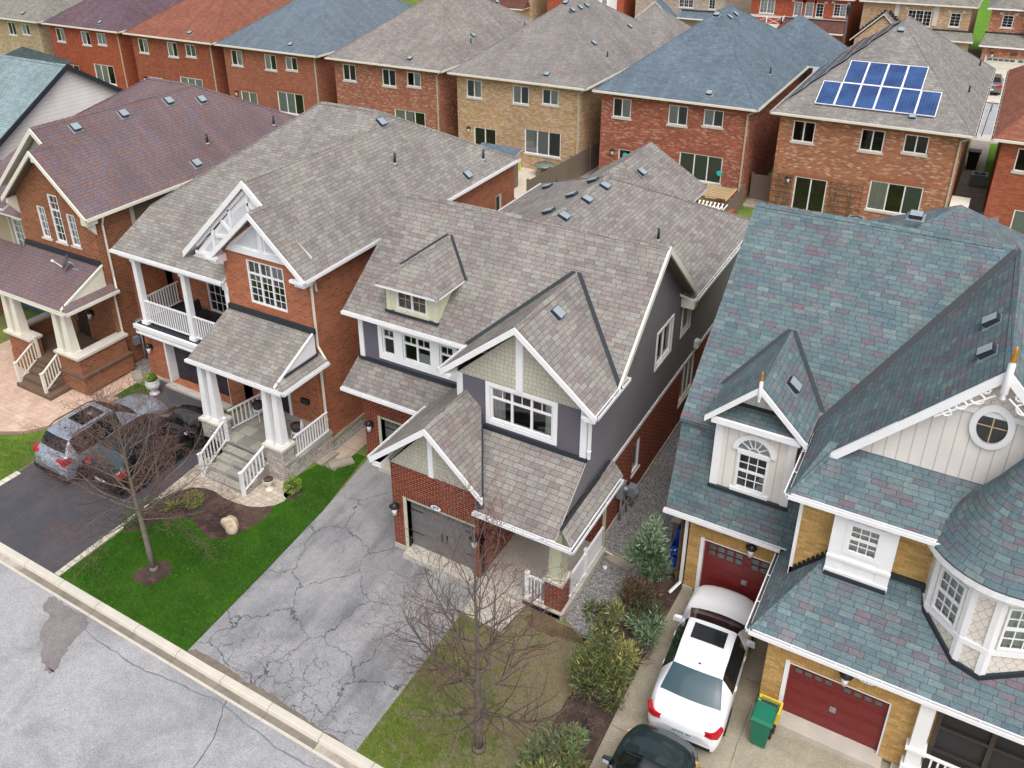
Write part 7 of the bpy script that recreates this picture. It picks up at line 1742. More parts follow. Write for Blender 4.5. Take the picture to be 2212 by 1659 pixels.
# silver estate-type car
P_ = [(0.0, .78, .62, .72, .60, .36), (.06, 1.02, .74, .84, .68, .30), (.18, 1.10, .92, .885, .70, .28), (.34, 1.25, 1.02, .90, .68, .26), (.62, 1.60, 1.05, .905, .62, .26), (1.30, 1.69, 1.05, .91, .63, .26), (2.50, 1.68, 1.04, .91, .63, .26), (3.30, 1.16, 1.02, .905, .72, .27), (4.05, 1.06, .92, .90, .74, .28), (4.42, .92, .78, .86, .68, .30), (4.60, .72, .60, .72, .58, .34)]
st = ['B', 'B', 'B', 'R', 'G', 'G', 'F', 'B', 'B', 'B']
def ex_silver(root, build, qb, prof):
    for s_ in (-1, 1):
        g = MB(M['tail']); g.hexa([(s_*.50, .03, .92), (s_*.86, .10, .88), (s_*.91, .38, .92), (s_*.52, .10, .95), (s_*.50, .06, 1.06), (s_*.85, .12, 1.10), (s_*.90, .42, 1.12), (s_*.52, .14, 1.1)]); build(g, 'tail_lamp', root)
        g = MB(M['headlamp']); g.hexa([(s_*.45, 4.46, .74), (s_*.80, 4.3, .76), (s_*.87, 4.05, .82), (s_*.5, 4.3, .8), (s_*.45, 4.46, .86), (s_*.80, 4.3, .90), (s_*.87, 4.02, .95), (s_*.5, 4.3, .95)]); build(g, 'headlight', root)
        g = MB(M['plastic']); g.tube([(s_*.62, .75, 1.66), (s_*.63, 1.0, 1.74), (s_*.63, 2.3, 1.74), (s_*.62, 2.6, 1.66)], .022, 6); build(g, 'roof_rail', root)
    g = MB(M['plate']); g.box(-.2, .2, -.02, .0, .78, .92); build(g, 'number_plate', root)
    g = MB(M['carglass']); g.hexa([(-.40, 1.35, 1.69), (.40, 1.35, 1.69), (.40, 2.25, 1.69), (-.40, 2.25, 1.69), (-.40, 1.35, 1.722), (.40, 1.35, 1.722), (.40, 2.25, 1.722), (-.40, 2.25, 1.722)]); build(g, 'sunroof', root)
    mirrors(build, root, SILVER, .84, 2.9, 1.12); handles(build, root, SILVER, .905, (1.35, 2.35), .95); seam(build, root, .908, (1.15, 2.15, 3.2), .35, 1.0)
    g = MB(M['plastic']); g.box(-.82, .82, .0, .1, .34, .55); g.lathe(0, .95, [(.04, 1.66), (.03, 1.72), (.01, 1.74)], 8); build(g, 'bumper_insert', root)
car('parked_car', 'silver blue estate car with roof rails beside the stamped forecourt', -25.38, 12.85, SILVER, P_, 4.6, 1.82, .6, (.85, 3.55), stations=st, extra=ex_silver, group='cars parked on the near driveways', wr=.35, rot=R(-1.0))
def ex_black(root, build, qb, prof):
    for s_ in (-1, 1):
        g = MB(M['tail']); g.hexa([(s_*.50, .03, .92), (s_*.86, .10, .88), (s_*.91, .38, .92), (s_*.52, .10, .95), (s_*.50, .06, 1.02), (s_*.85, .12, 1.05), (s_*.90, .42, 1.08), (s_*.52, .14, 1.05)]); build(g, 'tail_lamp', root)
        g = MB(M['headlamp']); g.hexa([(s_*.45, 4.46, .72), (s_*.80, 4.3, .74), (s_*.87, 4.05, .80), (s_*.5, 4.3, .8), (s_*.45, 4.46, .84), (s_*.80, 4.3, .88), (s_*.87, 4.02, .93), (s_*.5, 4.3, .93)]); o = build(g, 'headlight', root)
        g = MB(M['amber']); g.box(min(s_*.84, s_*.885), max(s_*.84, s_*.885), 4.0, 4.14, .82, .9); build(g, 'indicator', o)
        g = MB(M['rim']); g.tube([(s_*.60, .9, 1.60), (s_*.62, 1.6, 1.64), (s_*.61, 2.5, 1.60)], .016, 5); build(g, 'roof_rail', root)
    g = MB(M['plate']); g.box(-.26, .26, -.02, .0, .62, .76); build(g, 'number_plate', root)
    mirrors(build, root, BLACK, .84, 2.95, 1.08); handles(build, root, BLACK, .905, (1.35, 2.35), .93); seam(build, root, .91, (1.15, 2.15, 3.2), .35, 1.0)
P2 = [(y, zt-.05 if zt > 1.2 else zt, zb, wb, wt, zl) for (y, zt, zb, wb, wt, zl) in P_]
car('parked_car', 'black crossover parked behind the bare tree beside the entrance steps', -23.15, 13.3, BLACK, P2, 4.6, 1.84, .6, (.85, 3.6), stations=st, extra=ex_black, group='cars parked on the near driveways', wr=.36, glass_rear='carglass_l')
P_ = [(0.0, .70, .55, .70, .50, .34), (.05, .95, .66, .82, .66, .28), (.22, 1.02, .80, .865, .72, .26), (.70, 1.08, .90, .885, .70, .24), (1.30, 1.38, .94, .89, .58, .22), (1.85, 1.44, .94, .89, .58, .22), (2.55, 1.42, .93, .89, .59, .22), (3.35, .98, .90, .885, .70, .24), (3.95, .90, .78, .87, .68, .26), (4.35, .76, .62, .80, .60, .28), (4.52, .58, .5, .62, .5, .32)]
st = ['B', 'B', 'B', 'R', 'G', 'G', 'F', 'B', 'B', 'B']
def ex_dark(root, build, qb, prof):
    for s_ in (-1, 1):
        g = MB(M['headlamp']); g.hexa([(s_*.42, 4.38, .58), (s_*.74, 4.22, .60), (s_*.84, 3.98, .68), (s_*.48, 4.22, .68), (s_*.42, 4.38, .68), (s_*.74, 4.2, .74), (s_*.84, 3.94, .80), (s_*.48, 4.2, .78)]); o = build(g, 'headlight', root)
        g = MB(M['amber']); g.box(min(s_*.8, s_*.86), max(s_*.8, s_*.86), 3.9, 4.05, .66, .76); build(g, 'indicator', o)
        g = MB(M['tail']); g.box(min(s_*.45, s_*.84), max(s_*.45, s_*.84), .02, .12, .78, .95); build(g, 'tail_lamp', root)
    mirrors(build, root, DARKG, .80, 2.9, 1.0)
    g = MB(M['plastic']); g.beam((-.6, 3.28, 1.02), (.05, 3.3, 1.03), .03, .02); g.beam((.0, 3.28, 1.03), (.6, 3.3, 1.0), .03, .02); build(g, 'wiper', root)
car('parked_car', 'dark green saloon at the bottom edge, nose towards the white saloon', -3.45, 9.42, DARKG, P_, 4.52, 1.78, .6, (.9, 3.5), stations=st, extra=ex_dark, group='cars parked on the near driveways')
def ex_far(root, build, qb, prof):
    for s_ in (-1, 1):
        g = MB(M['tail']); g.box(min(s_*.4, s_*.86), max(s_*.4, s_*.86), -.01, .12, .8, .95); build(g, 'tail_lamp', root)
    mirrors(build, root, CHAMP, .90, 2.95, .98)
    g = MB(M['plate']); g.box(-.26, .26, -.025, -.005, .5, .62); build(g, 'number_plate', root)
car('parked_car', 'champagne saloon on the cream driveway across the next street', -.75, 86.9, CHAMP, P_, 4.52, 1.78, .6, (.9, 3.5), stations=st, extra=ex_far)
car('parked_car', 'dark car at the kerb of the next street, half hidden by the orange roof', 1.95, 74.4, DARKG, P_, 4.52, 1.78, .6, (.9, 3.5), stations=st, extra=ex_far, rot=R(-90))

# ================================================================ street and garden objects
def post_lamp():
    r_ = thing('street_lamp', 'grey post street lamp with a lantern head before the brown garage', 'street lamp', (-13.9, 90.6, 0))
    g = MB(M['vent']); g.lathe(-13.9, 90.6, [(.16, 0), (.14, .8), (.09, 1.0), (.07, 5.4)], 8); g.build('post', r_)
    g = MB(M['black']); g.lathe(-13.9, 90.6, [(.08, 5.4), (.18, 5.5), (.22, 5.9), (.26, 5.95), (.1, 6.25), (.02, 6.4)], 8); g.build('lantern', r_)
post_lamp()
r_ = thing('sign_post', 'thin leaning steel sign post beside the next street', 'sign post', (-.45, 73.2, 0)); g = MB(M['grey_metal']); g.tube([(-.45, 73.2, 0), (-.25, 73.2, 2.6)], .04, 6); g.build('post', r_); g = MB(M['grey_metal']); g.box(-.3, -.2, 72.9, 73.5, 2.0, 2.6); g.build('sign_plate', r_)
def ac(x, y, label, s=.42, h=.75, z=0):
    r_ = thing('air_conditioner', label, 'air conditioner', (x, y, z)); g = MB(M['grey_metal']); g.box(x-s, x+s, y-s, y+s, z+.06, z+h)
    for k in range(7): g.box(x-s-.012, x+s+.012, y-s-.012, y+s+.012, z+.12+.085*k, z+.14+.085*k)
    g.build('casing', r_)
    g = MB(M['black']); g.lathe(x, y, [(s*.82, z+h-.01), (s*.82, z+h+.012)], 20); o = g.build('fan_guard', r_)
    g = MB(M['grey_metal'])
    for k in range(12): a = 2*pi*k/12; g.beam((x+.08*cos(a), y+.08*sin(a), z+h+.02), (x+s*.85*cos(a), y+s*.85*sin(a), z+h+.02), .012, .012)
    g.lathe(x, y, [(.1, z+h+.01), (.1, z+h+.035)], 10); g.build('fan_ring', o)
ac(-17.3, 49.6, 'grey air conditioner against the blended red brick wall'); ac(-5.4, 49.7, 'grey air conditioner below the trellis of the orange brick house'); ac(.05, 61.2, 'round fan air conditioner in the side passage behind the tall bin', .45, .8)
r_ = thing('wheeled_bin', 'tall black lidded bin standing in the side passage', 'bin', (-.55, 64.6, 0)); g = MB(M['plastic']); g.taper(-.55, 64.6, 0, 1.2, .28, .28, .36, .36); g.build('body', r_); g = MB(M['black']); g.box(-.95, -.15, 64.2, 65.0, 1.2, 1.28); g.build('lid', r_)
# green cart and yellow box by the garage
M['cart_green'] = flat('green_plastic', col(14, 110, 84), .45); M['yellow_pl'] = flat('yellow_plastic', col(226, 196, 66), .5); M['blue_pl'] = flat('blue_plastic', col(30, 76, 190), .45)
r_ = thing('wheeled_bin', 'green lidded cart in front of the yellow box by the near garage', 'bin', (-1.62, 15.3, 0)); g = MB(M['cart_green']); g.taper(-1.62, 15.3, .05, .92, .17, .19, .23, .26); g.build('body', r_)
g = MB(M['cart_green']); g.hexa([(-1.88, 15.02, .92), (-1.36, 15.02, .92), (-1.36, 15.6, .92), (-1.88, 15.6, .92), (-1.84, 15.08, .99), (-1.4, 15.08, .99), (-1.4, 15.56, 1.02), (-1.84, 15.56, 1.02)]); g.tube([(-1.86, 15.6, .95), (-1.86, 15.68, .97), (-1.38, 15.68, .97), (-1.38, 15.6, .95)], .02, 6); g.build('lid', r_)
g = MB(M['tyre'])
for s_ in (-.2, .2): g.tube([(-1.62+s_-.03, 15.5, .1), (-1.62+s_+.03, 15.5, .1)], .1, 10)
g.build('wheel', r_)
r_ = thing('open_box', 'yellow topped open box behind the green cart', 'box', (-1.6, 15.78, 0)); g = MB(M['yellow_pl'])
for (a, b, c, d) in ((-1.86, -1.81, 15.6, 15.98), (-1.36, -1.31, 15.6, 15.98), (-1.81, -1.36, 15.6, 15.64), (-1.81, -1.36, 15.94, 15.98)): g.box(a, b, c, d, .4, .78)
g.build('rim', r_); g = MB(M['mulch']); g.box(-1.81, -1.36, 15.64, 15.94, .0, .66); g.build('contents', r_)
def tub(x, y, z, label, rot=0):
    r_ = thing('recycling_box', label, 'box', (x, y, z), 'blue recycling boxes'); g = MB(M['blue_pl']); w, d, h = .28, .2, .36
    for k in range(2):
        pass
    g.hexa([(x-w*.85, y-d*.85, z), (x+w*.85, y-d*.85, z), (x+w*.85, y+d*.85, z), (x-w*.85, y+d*.85, z), (x-w*.88, y-d*.88, z+.03), (x+w*.88, y-d*.88, z+.03), (x+w*.88, y+d*.88, z+.03), (x-w*.88, y+d*.88, z+.03)])
    for (a, b, c, e) in ((-w, -w+.02, -d, d), (w-.02, w, -d, d), (-w+.02, w-.02, -d, -d+.02), (-w+.02, w-.02, d-.02, d)): g.box(x+a, x+b, y+c, y+e, z+.02, z+h)
    g.build('body', r_)
    g = MB(M['blue_pl']); g.box(x-w-.02, x+w+.02, y-d-.02, y-d, z+h-.03, z+h); g.box(x-w-.02, x+w+.02, y+d, y+d+.02, z+h-.03, z+h); g.build('rim', r_)
tub(-5.25, 19.95, 0, 'blue recycling box lowest of the stack left of the yellow garage wall'); tub(-5.25, 20.0, .37, 'blue recycling box in the middle of the stack left of the yellow garage wall'); tub(-5.22, 20.35, .74, 'blue recycling box tipped on top behind the yellow garage wall')
r_ = thing('timber_box', 'weathered timber enclosure behind the blue boxes', 'box', (-5.3, 21.2, 0)); g = MB(M['wood_fence']); g.box(-5.75, -5.05, 20.6, 21.8, 0, .95); g.build('boards', r_); g = MB(M['oldconc']); g.box(-5.8, -5.0, 20.55, 21.85, .95, 1.0); g.build('lid', r_)
def splash(x, y, a, label):
    r_ = thing('splash_block', label, 'splash block', (x, y, 0), 'splash blocks'); g = MB(M['oldconc']); d = Vector((cos(a), sin(a))); n = Vector((-d.y, d.x))
    def q(a0, a1, b0, b1, z0, z1): g.hexa([(x+d.x*a0+n.x*b0, y+d.y*a0+n.y*b0, z0), (x+d.x*a1+n.x*b0, y+d.y*a1+n.y*b0, z0), (x+d.x*a1+n.x*b1, y+d.y*a1+n.y*b1, z0), (x+d.x*a0+n.x*b1, y+d.y*a0+n.y*b1, z0), (x+d.x*a0+n.x*b0, y+d.y*a0+n.y*b0, z1), (x+d.x*a1+n.x*b0, y+d.y*a1+n.y*b0, z1), (x+d.x*a1+n.x*b1, y+d.y*a1+n.y*b1, z1), (x+d.x*a0+n.x*b1, y+d.y*a0+n.y*b1, z1)])
    q(0, .85, -.16, .16, .01, .05); q(0, .85, -.2, -.15, .01, .11); q(0, .85, .15, .2, .01, .11); g.build('trough', r_)
splash(-7.25, 19.15, R(-8), 'concrete splash block at the downspout by the gravel path'); splash(-17.85, 19.05, R(-95), 'concrete splash block at the orange brick corner by the slabs'); splash(-28.8, 19.2, R(-30), 'concrete splash block at the brown brick corner')
splash(-17.0, 19.0, R(-125), 'concrete splash block at the dark brick corner next to the lawn')
# urns and planters
def lathe_pot(x, y, z, prof, mat, label, name='planter', plant=None, group=None, cat='planter'):
    r_ = thing(name, label, cat, (x, y, z), group); g = MB(mat); g.lathe(x, y, [(r, z+h) for r, h in prof], 16); g.build('pot', r_)
    g = MB(M['mulch']); tr = prof[-1][0]*.88; g.lathe(x, y, [(tr, z+prof[-1][1]-.02), (tr, z+prof[-1][1]+.008)], 14); g.build('soil', r_); return r_
urn = [(.16, 0), (.16, .04), (.06, .1), (.055, .16), (.13, .24), (.17, .34), (.19, .40), (.20, .42)]
lathe_pot(-21.28, 16.3, .0, urn, M['cream'], 'cream urn to the left of the entrance steps', 'urn', group='cream urns by the steps'); lathe_pot(-18.5, 16.35, .0, urn, M['cream'], 'cream urn to the right of the entrance steps', 'urn', group='cream urns by the steps')
pw = lathe_pot(-26.72, 18.45, 0, [(.2, 0), (.2, .05), (.12, .12), (.13, .16), (.26, .34), (.29, .5), (.24, .62), (.27, .66)], M['white'], 'white urn with green leaves beside the black garage door', 'urn')
M['leaf_l'] = flat('light_leaf', col(150, 170, 60), .7, var=.2, scale=12); M['leaf_g'] = flat('green_leaf', col(88, 116, 40), .7, var=.2, scale=12); M['leaf_d'] = flat('dark_leaf', col(60, 84, 44), .7, var=.2, scale=12)
def leaf_ball(parent, c, r, n, mats, size=.05, seed=1, flatten=.8, name='foliage'):
    rnd = random.Random(seed); g = MB(mats[0])
    for i in range(n):
        u = rnd.uniform(-1, 1); a = rnd.uniform(0, 2*pi); q = sqrt(1-u*u); rr = rnd.uniform(.55, 1)**.5
        p = Vector((c[0]+r*rr*q*cos(a), c[1]+r*rr*q*sin(a), c[2]+r*rr*u*flatten)); d = Vector((rnd.gauss(0, 1), rnd.gauss(0, 1), rnd.gauss(.5, 1))).normalized(); t = d.cross(Vector((rnd.gauss(0, 1), rnd.gauss(0, 1), rnd.gauss(0, 1)))).normalized(); s_ = size*rnd.uniform(.6, 1.3)
        g.m(rnd.choice(mats)); g.face([p-t*s_*.4, p+d*s_*.6-t*s_*.1, p+d*s_*1.2+t*s_*.1, p+t*s_*.4])
    return g.build(name, parent, uv=False)
leaf_ball(pw, (-26.72, 18.45, .78), .2, 260, [M['leaf_g'], M['leaf_l']], .09, 3)
# ornate chairs with half barrel pots on the entrance landing
def fancy_chair(x, y, z, a, label):
    r_ = thing('garden_chair', label, 'chair', (x, y, z), 'white metal chairs on the entrance landing'); ca, sa_ = cos(a), sin(a)
    def T(p): return (x+p[0]*ca-p[1]*sa_, y+p[0]*sa_+p[1]*ca, z+p[2])
    g = MB(M['white']); n = 18
    for k in range(n):
        b = 2*pi*k/n; c = 2*pi*(k+1)/n; g.face([T((.0, 0, .44)), T((.21*cos(b), .21*sin(b), .44)), T((.21*cos(c), .21*sin(c), .44))]); g.face([T((.21*cos(b), .21*sin(b), .41)), T((.21*cos(c), .21*sin(c), .41)), T((.21*cos(c), .21*sin(c), .44)), T((.21*cos(b), .21*sin(b), .44))])
    g.build('seat', r_)
    g = MB(M['white']); pts = [T((-.2+.0, .0+.18, .44))]; pts = [T((.2*cos(pi*k/10), .19, .45+.42*sin(pi*k/10))) for k in range(11)]; g.tube(pts, .016, 5)
    pts = [T((.12*cos(pi*k/8), .19, .45+.28*sin(pi*k/8))) for k in range(9)]; g.tube(pts, .012, 5)
    for s_ in (-.1, 0, .1): g.tube([T((s_*.6, .19, .45)), T((s_*1.3, .19, .8))], .010, 4)
    g.build('backrest', r_)
    for sx, sy in ((-1, -1), (1, -1), (-1, 1), (1, 1)):
        g = MB(M['white']); g.tube([T((sx*.14, sy*.14, .42)), T((sx*.19, sy*.19, .3)), T((sx*.15, sy*.15, .12)), T((sx*.21, sy*.21, 0))], .016, 5); g.build('leg', r_)
    return T((0, -.02, .45))
c1 = fancy_chair(-20.95, 18.55, .74, R(0), 'white scrolled metal chair with a dark pot on the landing by the left railing'); c2 = fancy_chair(-18.75, 18.2, .74, R(-60), 'white scrolled metal chair with a dark pot near the mailbox')
pot = [(.14, 0), (.16, .02), (.2, .22), (.21, .24)]
M['dark_pot'] = flat('charcoal_pot', col(66, 66, 70), .6); M['terra'] = flat('terracotta', col(176, 116, 92), .7)
lathe_pot(c1[0], c1[1], c1[2], pot, M['dark_pot'], 'charcoal pot standing on the left white chair', group='charcoal pots on chairs'); lathe_pot(c2[0], c2[1], c2[2], pot, M['dark_pot'], 'charcoal pot standing on the right white chair', group='charcoal pots on chairs')
# balcony table and chairs
r_ = thing('balcony_table', 'round black mesh table on the balcony', 'table', (-23.2, 20.2, 2.72)); g = MB(M['black']); g.lathe(-23.2, 20.2, [(.5, 3.42), (.5, 3.45)], 24); g.build('tabletop', r_)
for k in range(4): a = pi/4+k*pi/2; g = MB(M['black']); g.tube([(-23.2+.1*cos(a), 20.2+.1*sin(a), 3.42), (-23.2+.36*cos(a), 20.2+.36*sin(a), 2.72)], .02, 5); g.build('leg', r_)
def patio_chair(x, y, a, label, mat='black', z=2.72):
    r_ = thing('patio_chair', label, 'chair', (x, y, z), 'black chairs on the balcony'); ca, sa_ = cos(a), sin(a)
    def T(p): return (x+p[0]*ca-p[1]*sa_, y+p[0]*sa_+p[1]*ca, z+p[2])
    g = MB(M[mat]); g.hexa([T(p) for p in ((-.24, -.22, .4), (.24, -.22, .4), (.24, .22, .42), (-.24, .22, .42), (-.24, -.22, .43), (.24, -.22, .43), (.24, .22, .45), (-.24, .22, .45))]); g.build('seat', r_)
    g = MB(M[mat]); g.hexa([T(p) for p in ((-.24, .2, .5), (.24, .2, .5), (.24, .23, .5), (-.24, .23, .5), (-.24, .3, .95), (.24, .3, .95), (.24, .33, .95), (-.24, .33, .95))]); g.build('backrest', r_)
    for s_ in (-1, 1): g = MB(M[mat]); g.tube([T((s_*.26, -.2, 0)), T((s_*.26, -.22, .62)), T((s_*.26, .24, .62)), T((s_*.26, .26, 0))], .016, 5); g.build('leg', r_)
patio_chair(-23.7, 20.75, R(15), 'black patio chair behind the balcony table'); patio_chair(-25.3, 20.2, R(80), 'black patio chair against the balcony railing on the left')
lathe_pot(-22.95, 20.35, 3.45, [(.1, 0), (.15, .12), (.19, .22), (.2, .24)], M['terra'], 'terracotta bowl on the balcony table', 'flower_pot')
# satellite dish on the entrance roof
r_ = thing('satellite_dish', 'small grey satellite dish on the plum entrance roof', 'satellite dish', (-30.5, 18.7, 4.6)); g = MB(M['grey_metal']); cxd, cyd, czd = -30.62, 18.45, 4.98
ax = Vector((-.75, -.55, .35)).normalized(); t1 = ax.cross(Vector((0, 0, 1))).normalized(); t2 = t1.cross(ax)
rings = []
for j, (r0, d) in enumerate(((0, .07), (.12, .055), (.22, .02), (.3, -.02))): rings.append([Vector((cxd, cyd, czd))-ax*d+t1*r0*cos(2*pi*k/20)+t2*r0*1.1*sin(2*pi*k/20) for k in range(20)])
for j in range(3):
    for k in range(20): q = (k+1) % 20; g.face([rings[j][k], rings[j][q], rings[j+1][q], rings[j+1][k]])
g.build('reflector', r_); g = MB(M['grey_metal']); g.tube([(-30.35, 18.75, 4.6), (-30.45, 18.6, 4.9), (cxd, cyd, czd)], .03, 6); g.box(-30.5, -30.2, 18.6, 18.9, 4.56, 4.66); g.build('mount', r_)
g = MB(M['white']); e = Vector((cxd, cyd, czd))+ax*.42; g.tube([Vector((cxd, cyd, czd))-t2*.3, e-t2*.12], .018, 5); g.tube([e-t2*.12, e-t2*.12+ax*.12+t2*.02], .05, 8); g.build('receiver_arm', r_)
# doormat, rock, small litter
r_ = thing('doormat', 'dark framed doormat on the concrete porch', 'doormat', (-9.35, 18.75, .17)); g = MB(M['soil']); g.box(-9.65, -9.05, 18.5, 18.95, .17, .19); g.build('pile', r_); g = MB(M['black'])
for (a, b, c, d) in ((-9.68, -9.02, 18.46, 18.5), (-9.68, -9.02, 18.95, 18.99), (-9.68, -9.65, 18.5, 18.95), (-9.05, -9.02, 18.5, 18.95)): g.box(a, b, c, d, .17, .195)
g.build('border', r_)
bm = bmesh.new(); bmesh.ops.create_icosphere(bm, subdivisions=4, radius=1); rnd = random.Random(5)
from mathutils import noise as mn
for v in bm.verts: n_ = mn.noise(v.co*1.3+Vector((3, 1, 2))); v.co *= 1+.35*n_; v.co.x *= .26; v.co.y *= .24; v.co.z = v.co.z*.34+.16; v.co += Vector((-18.18, 14.25, 0))
me = bpy.data.meshes.new('boulder'); bm.to_mesh(me); bm.free(); M['rock'] = flat('tan_rock', col(196, 178, 154), .9, var=.3, scale=5, bump=.6); me.materials.append(M['rock']); o = bpy.data.objects.new('boulder', me); C.objects.link(o); tag(o, 'tan boulder in the mulch bed beside the lawn', 'boulder')
# fences, decks and patio things behind
def fence(name, label, p, q, h=1.7, z=0, mat='wood_fence', n=None):
    r_ = thing(name, label, 'fence', (p[0], p[1], z)); g = MB(M[mat]); g.beam((*p, z+h/2), (*q, z+h/2), .03, h); g.build('boards', r_); L = sqrt((q[0]-p[0])**2+(q[1]-p[1])**2); n = n or max(1, int(L/2.4))
    for i in range(n+1): x = p[0]+(q[0]-p[0])*i/n; y = p[1]+(q[1]-p[1])*i/n; g = MB(M[mat]); g.box(x-.06, x+.06, y-.06, y+.06, z, z+h+.12); g.build('post', r_)
fence('timber_fence', 'weathered timber fence right of the patio', (-23.3, 44.0), (-22.3, 60.0)); fence('timber_fence', 'timber fence across the gap between the pink and tan brick houses', (-33.6, 53.0), (-32.5, 53.0)); fence('timber_fence', 'timber fence beside the wooden deck', (-11.9, 44.5), (-11.9, 50.0), 1.4); fence('timber_fence', 'timber side gate between the solar panel house and its left neighbour', (-11.9, 52.0), (-10.6, 52.0), 1.6)
fence('timber_fence', 'dark timber fence beside the tan house across the next street', (-5.5, 98), (-2.6, 98), 1.8); fence('timber_fence', 'timber fence in the gap below the rust roof', (-67.3, 53), (-66, 53))
r_ = thing('deck', 'small stained wood deck with a slatted stair', 'deck', (-12.4, 47.5, 0)); g = MB(M['wood_red']); g.box(-14.2, -11.6, 45.0, 47.4, 0, .9); g.build('platform', r_); g = MB(M['wood_new'])
for i in range(8): g.beam((-13.9, 47.6+.25*i, 1.35), (-12.2, 47.6+.25*i, 1.35), .09, .06)
g.beam((-13.9, 47.4, 1.3), (-13.9, 49.6, 1.3), .08, .08); g.beam((-12.2, 47.4, 1.3), (-12.2, 49.6, 1.3), .08, .08); g.build('slats', r_)
g = MB(M['white'])
for i in range(8):
    g.beam((-13.6+.22*i, 45.2, 1.0), (-13.3+.22*i, 46.2, 1.55), .05, .03); g.beam((-13.3+.22*i, 45.2, 1.0), (-13.6+.22*i, 46.2, 1.55), .05, .03)
g.build('lattice', r_)
for sx in (0, 1):
    r_ = thing('trellis', ['timber trellis left of the patio door on the orange brick wall', 'timber trellis between the patio door and the wide window'][sx], 'trellis', (-10.2+4.2*sx if sx else -10.2, 50.4, 0), 'trellises on the orange brick wall'); x0 = -10.35 if sx == 0 else -7.15; x1 = x0+(1.1 if sx == 0 else 1.75); g = MB(flat('trellis_wood', col(150, 112, 72), .8))
    for k in range(7): g.box(x0, x1, 50.42, 50.45, .3+.35*k, .34+.35*k)
    for k in range(4): x = x0+(x1-x0)*k/3; g.box(x-.02, x+.02, 50.45, 50.48, .1, 2.6)
    g.build('lattice', r_); g = MB(M['wood_fence']); rnd = random.Random(sx)
    for k in range(12):
        x = rnd.uniform(x0, x1); g.tube([(x, 50.4, .1), (x+rnd.uniform(-.3, .3), 50.38, 1.1), (x+rnd.uniform(-.5, .5), 50.38, 2.4)], .012, 4)
    g.build('vine', r_)
r_ = thing('glass_table', 'glass topped table on the patio', 'table', (-25.1, 50.0, 0)); g = MB(flat('smoky_glass_top', col(110, 130, 124), .1)); g.lathe(-25.1, 49.8, [(.75, .72), (.75, .74)], 20); g.build('tabletop', r_)
for k in range(4): a = pi/4+k*pi/2; g = MB(M['black']); g.tube([(-25.1+.4*cos(a), 49.8+.4*sin(a), .72), (-25.1+.6*cos(a), 49.8+.6*sin(a), 0)], .025, 5); g.build('leg', r_)
r_ = thing('barbecue', 'covered black barbecue by the tan brick wall', 'barbecue', (-28.3, 49.6, 0)); g = MB(M['black']); g.hexa([(-29.0, 49.3, 0), (-27.7, 49.3, 0), (-27.7, 49.9, 0), (-29, 49.9, 0), (-28.8, 49.35, 1.15), (-27.9, 49.35, 1.15), (-27.9, 49.8, 1.15), (-28.8, 49.8, 1.15)]); g.build('cover', r_)
r_ = thing('bulk_bag', 'white and lime bulk bag on the patio', 'bag', (-27.1, 49.2, 0)); g = MB(M['white']); g.hexa([(-27.7, 48.8, 0), (-26.8, 48.8, 0), (-26.8, 49.6, 0), (-27.7, 49.6, 0), (-27.6, 48.9, .85), (-26.9, 48.8, .95), (-26.8, 49.5, .85), (-27.6, 49.5, .9)]); g.build('sack', r_); g = MB(flat('lime_print', col(190, 210, 50), .5)); g.hexa([(-27.35, 48.77, .15), (-26.85, 48.77, .1), (-26.77, 49.5, .15), (-26.78, 49.5, .15), (-27.3, 48.82, .85), (-26.88, 48.77, .93), (-26.78, 49.4, .85), (-26.8, 49.4, .85)]); g.build('printed_side', r_)
r_ = thing('garden_shed', 'small shed with a blue grey roof below the patio', 'shed', (-27, 46.3, 0)); g = MB(M['wood_fence']); g.box(-28.2, -25.6, 45.2, 47.0, 0, 1.9); g.build('wall', r_); g = MB(); g.slab([(-28.4, 45.0, 1.9), (-25.4, 45.0, 1.9), (-25.4, 47.2, 2.5), (-28.4, 47.2, 2.5)], .08, M['roof_b7'], M['white']); g.build('roof', r_)
r_ = thing('gazebo', 'dark roofed gazebo in front of the bright red brick house', 'gazebo', (-76.0, 46.5, 0)); g = MB(); M['roof_dark'] = shingle('dark_moss_shingles', [(74, 88, 90), (66, 80, 82), (82, 96, 96)], KR)
for (a, b) in (((-79, 44), (-73, 44)), ((-73, 44), (-73, 49.5)), ((-73, 49.5), (-79, 49.5)), ((-79, 49.5), (-79, 44))): g.slab([(*a, 3.0), (*b, 3.0), (-76, 46.75, 4.6)], .12, M['roof_dark'], M['wood_red'])
g.build('roof', r_)
for x in (-78.6, -73.4):
    for y in (44.4, 49.1): g = MB(M['wood_red']); g.box(x-.1, x+.1, y-.1, y+.1, 0, 3.0); g.build('post', r_)
r_ = thing('tensioned_awning', 'pale sloping canopy panel by the passage right of the solar panel house', 'canopy', (-.6, 49.5, 0)); g = MB(M['grey_metal']); g.slab([(-1.0, 47.5, 1.7), (-.1, 47.5, 1.7), (-.1, 51.5, 2.3), (-1.0, 51.5, 2.3)], .05, M['cream'], M['cream']); g.build('panel', r_)
r_ = thing('tensioned_awning', 'grey corrugated canopy panel against the plain red brick wall', 'canopy', (.9, 49.5, 0)); g = MB(); g.slab([(.1, 47.0, 1.2), (1.4, 47.0, 1.9), (1.4, 52, 1.9), (.1, 52, 1.2)], .05, M['grey_metal'], M['grey_metal']); g.build('panel', r_)
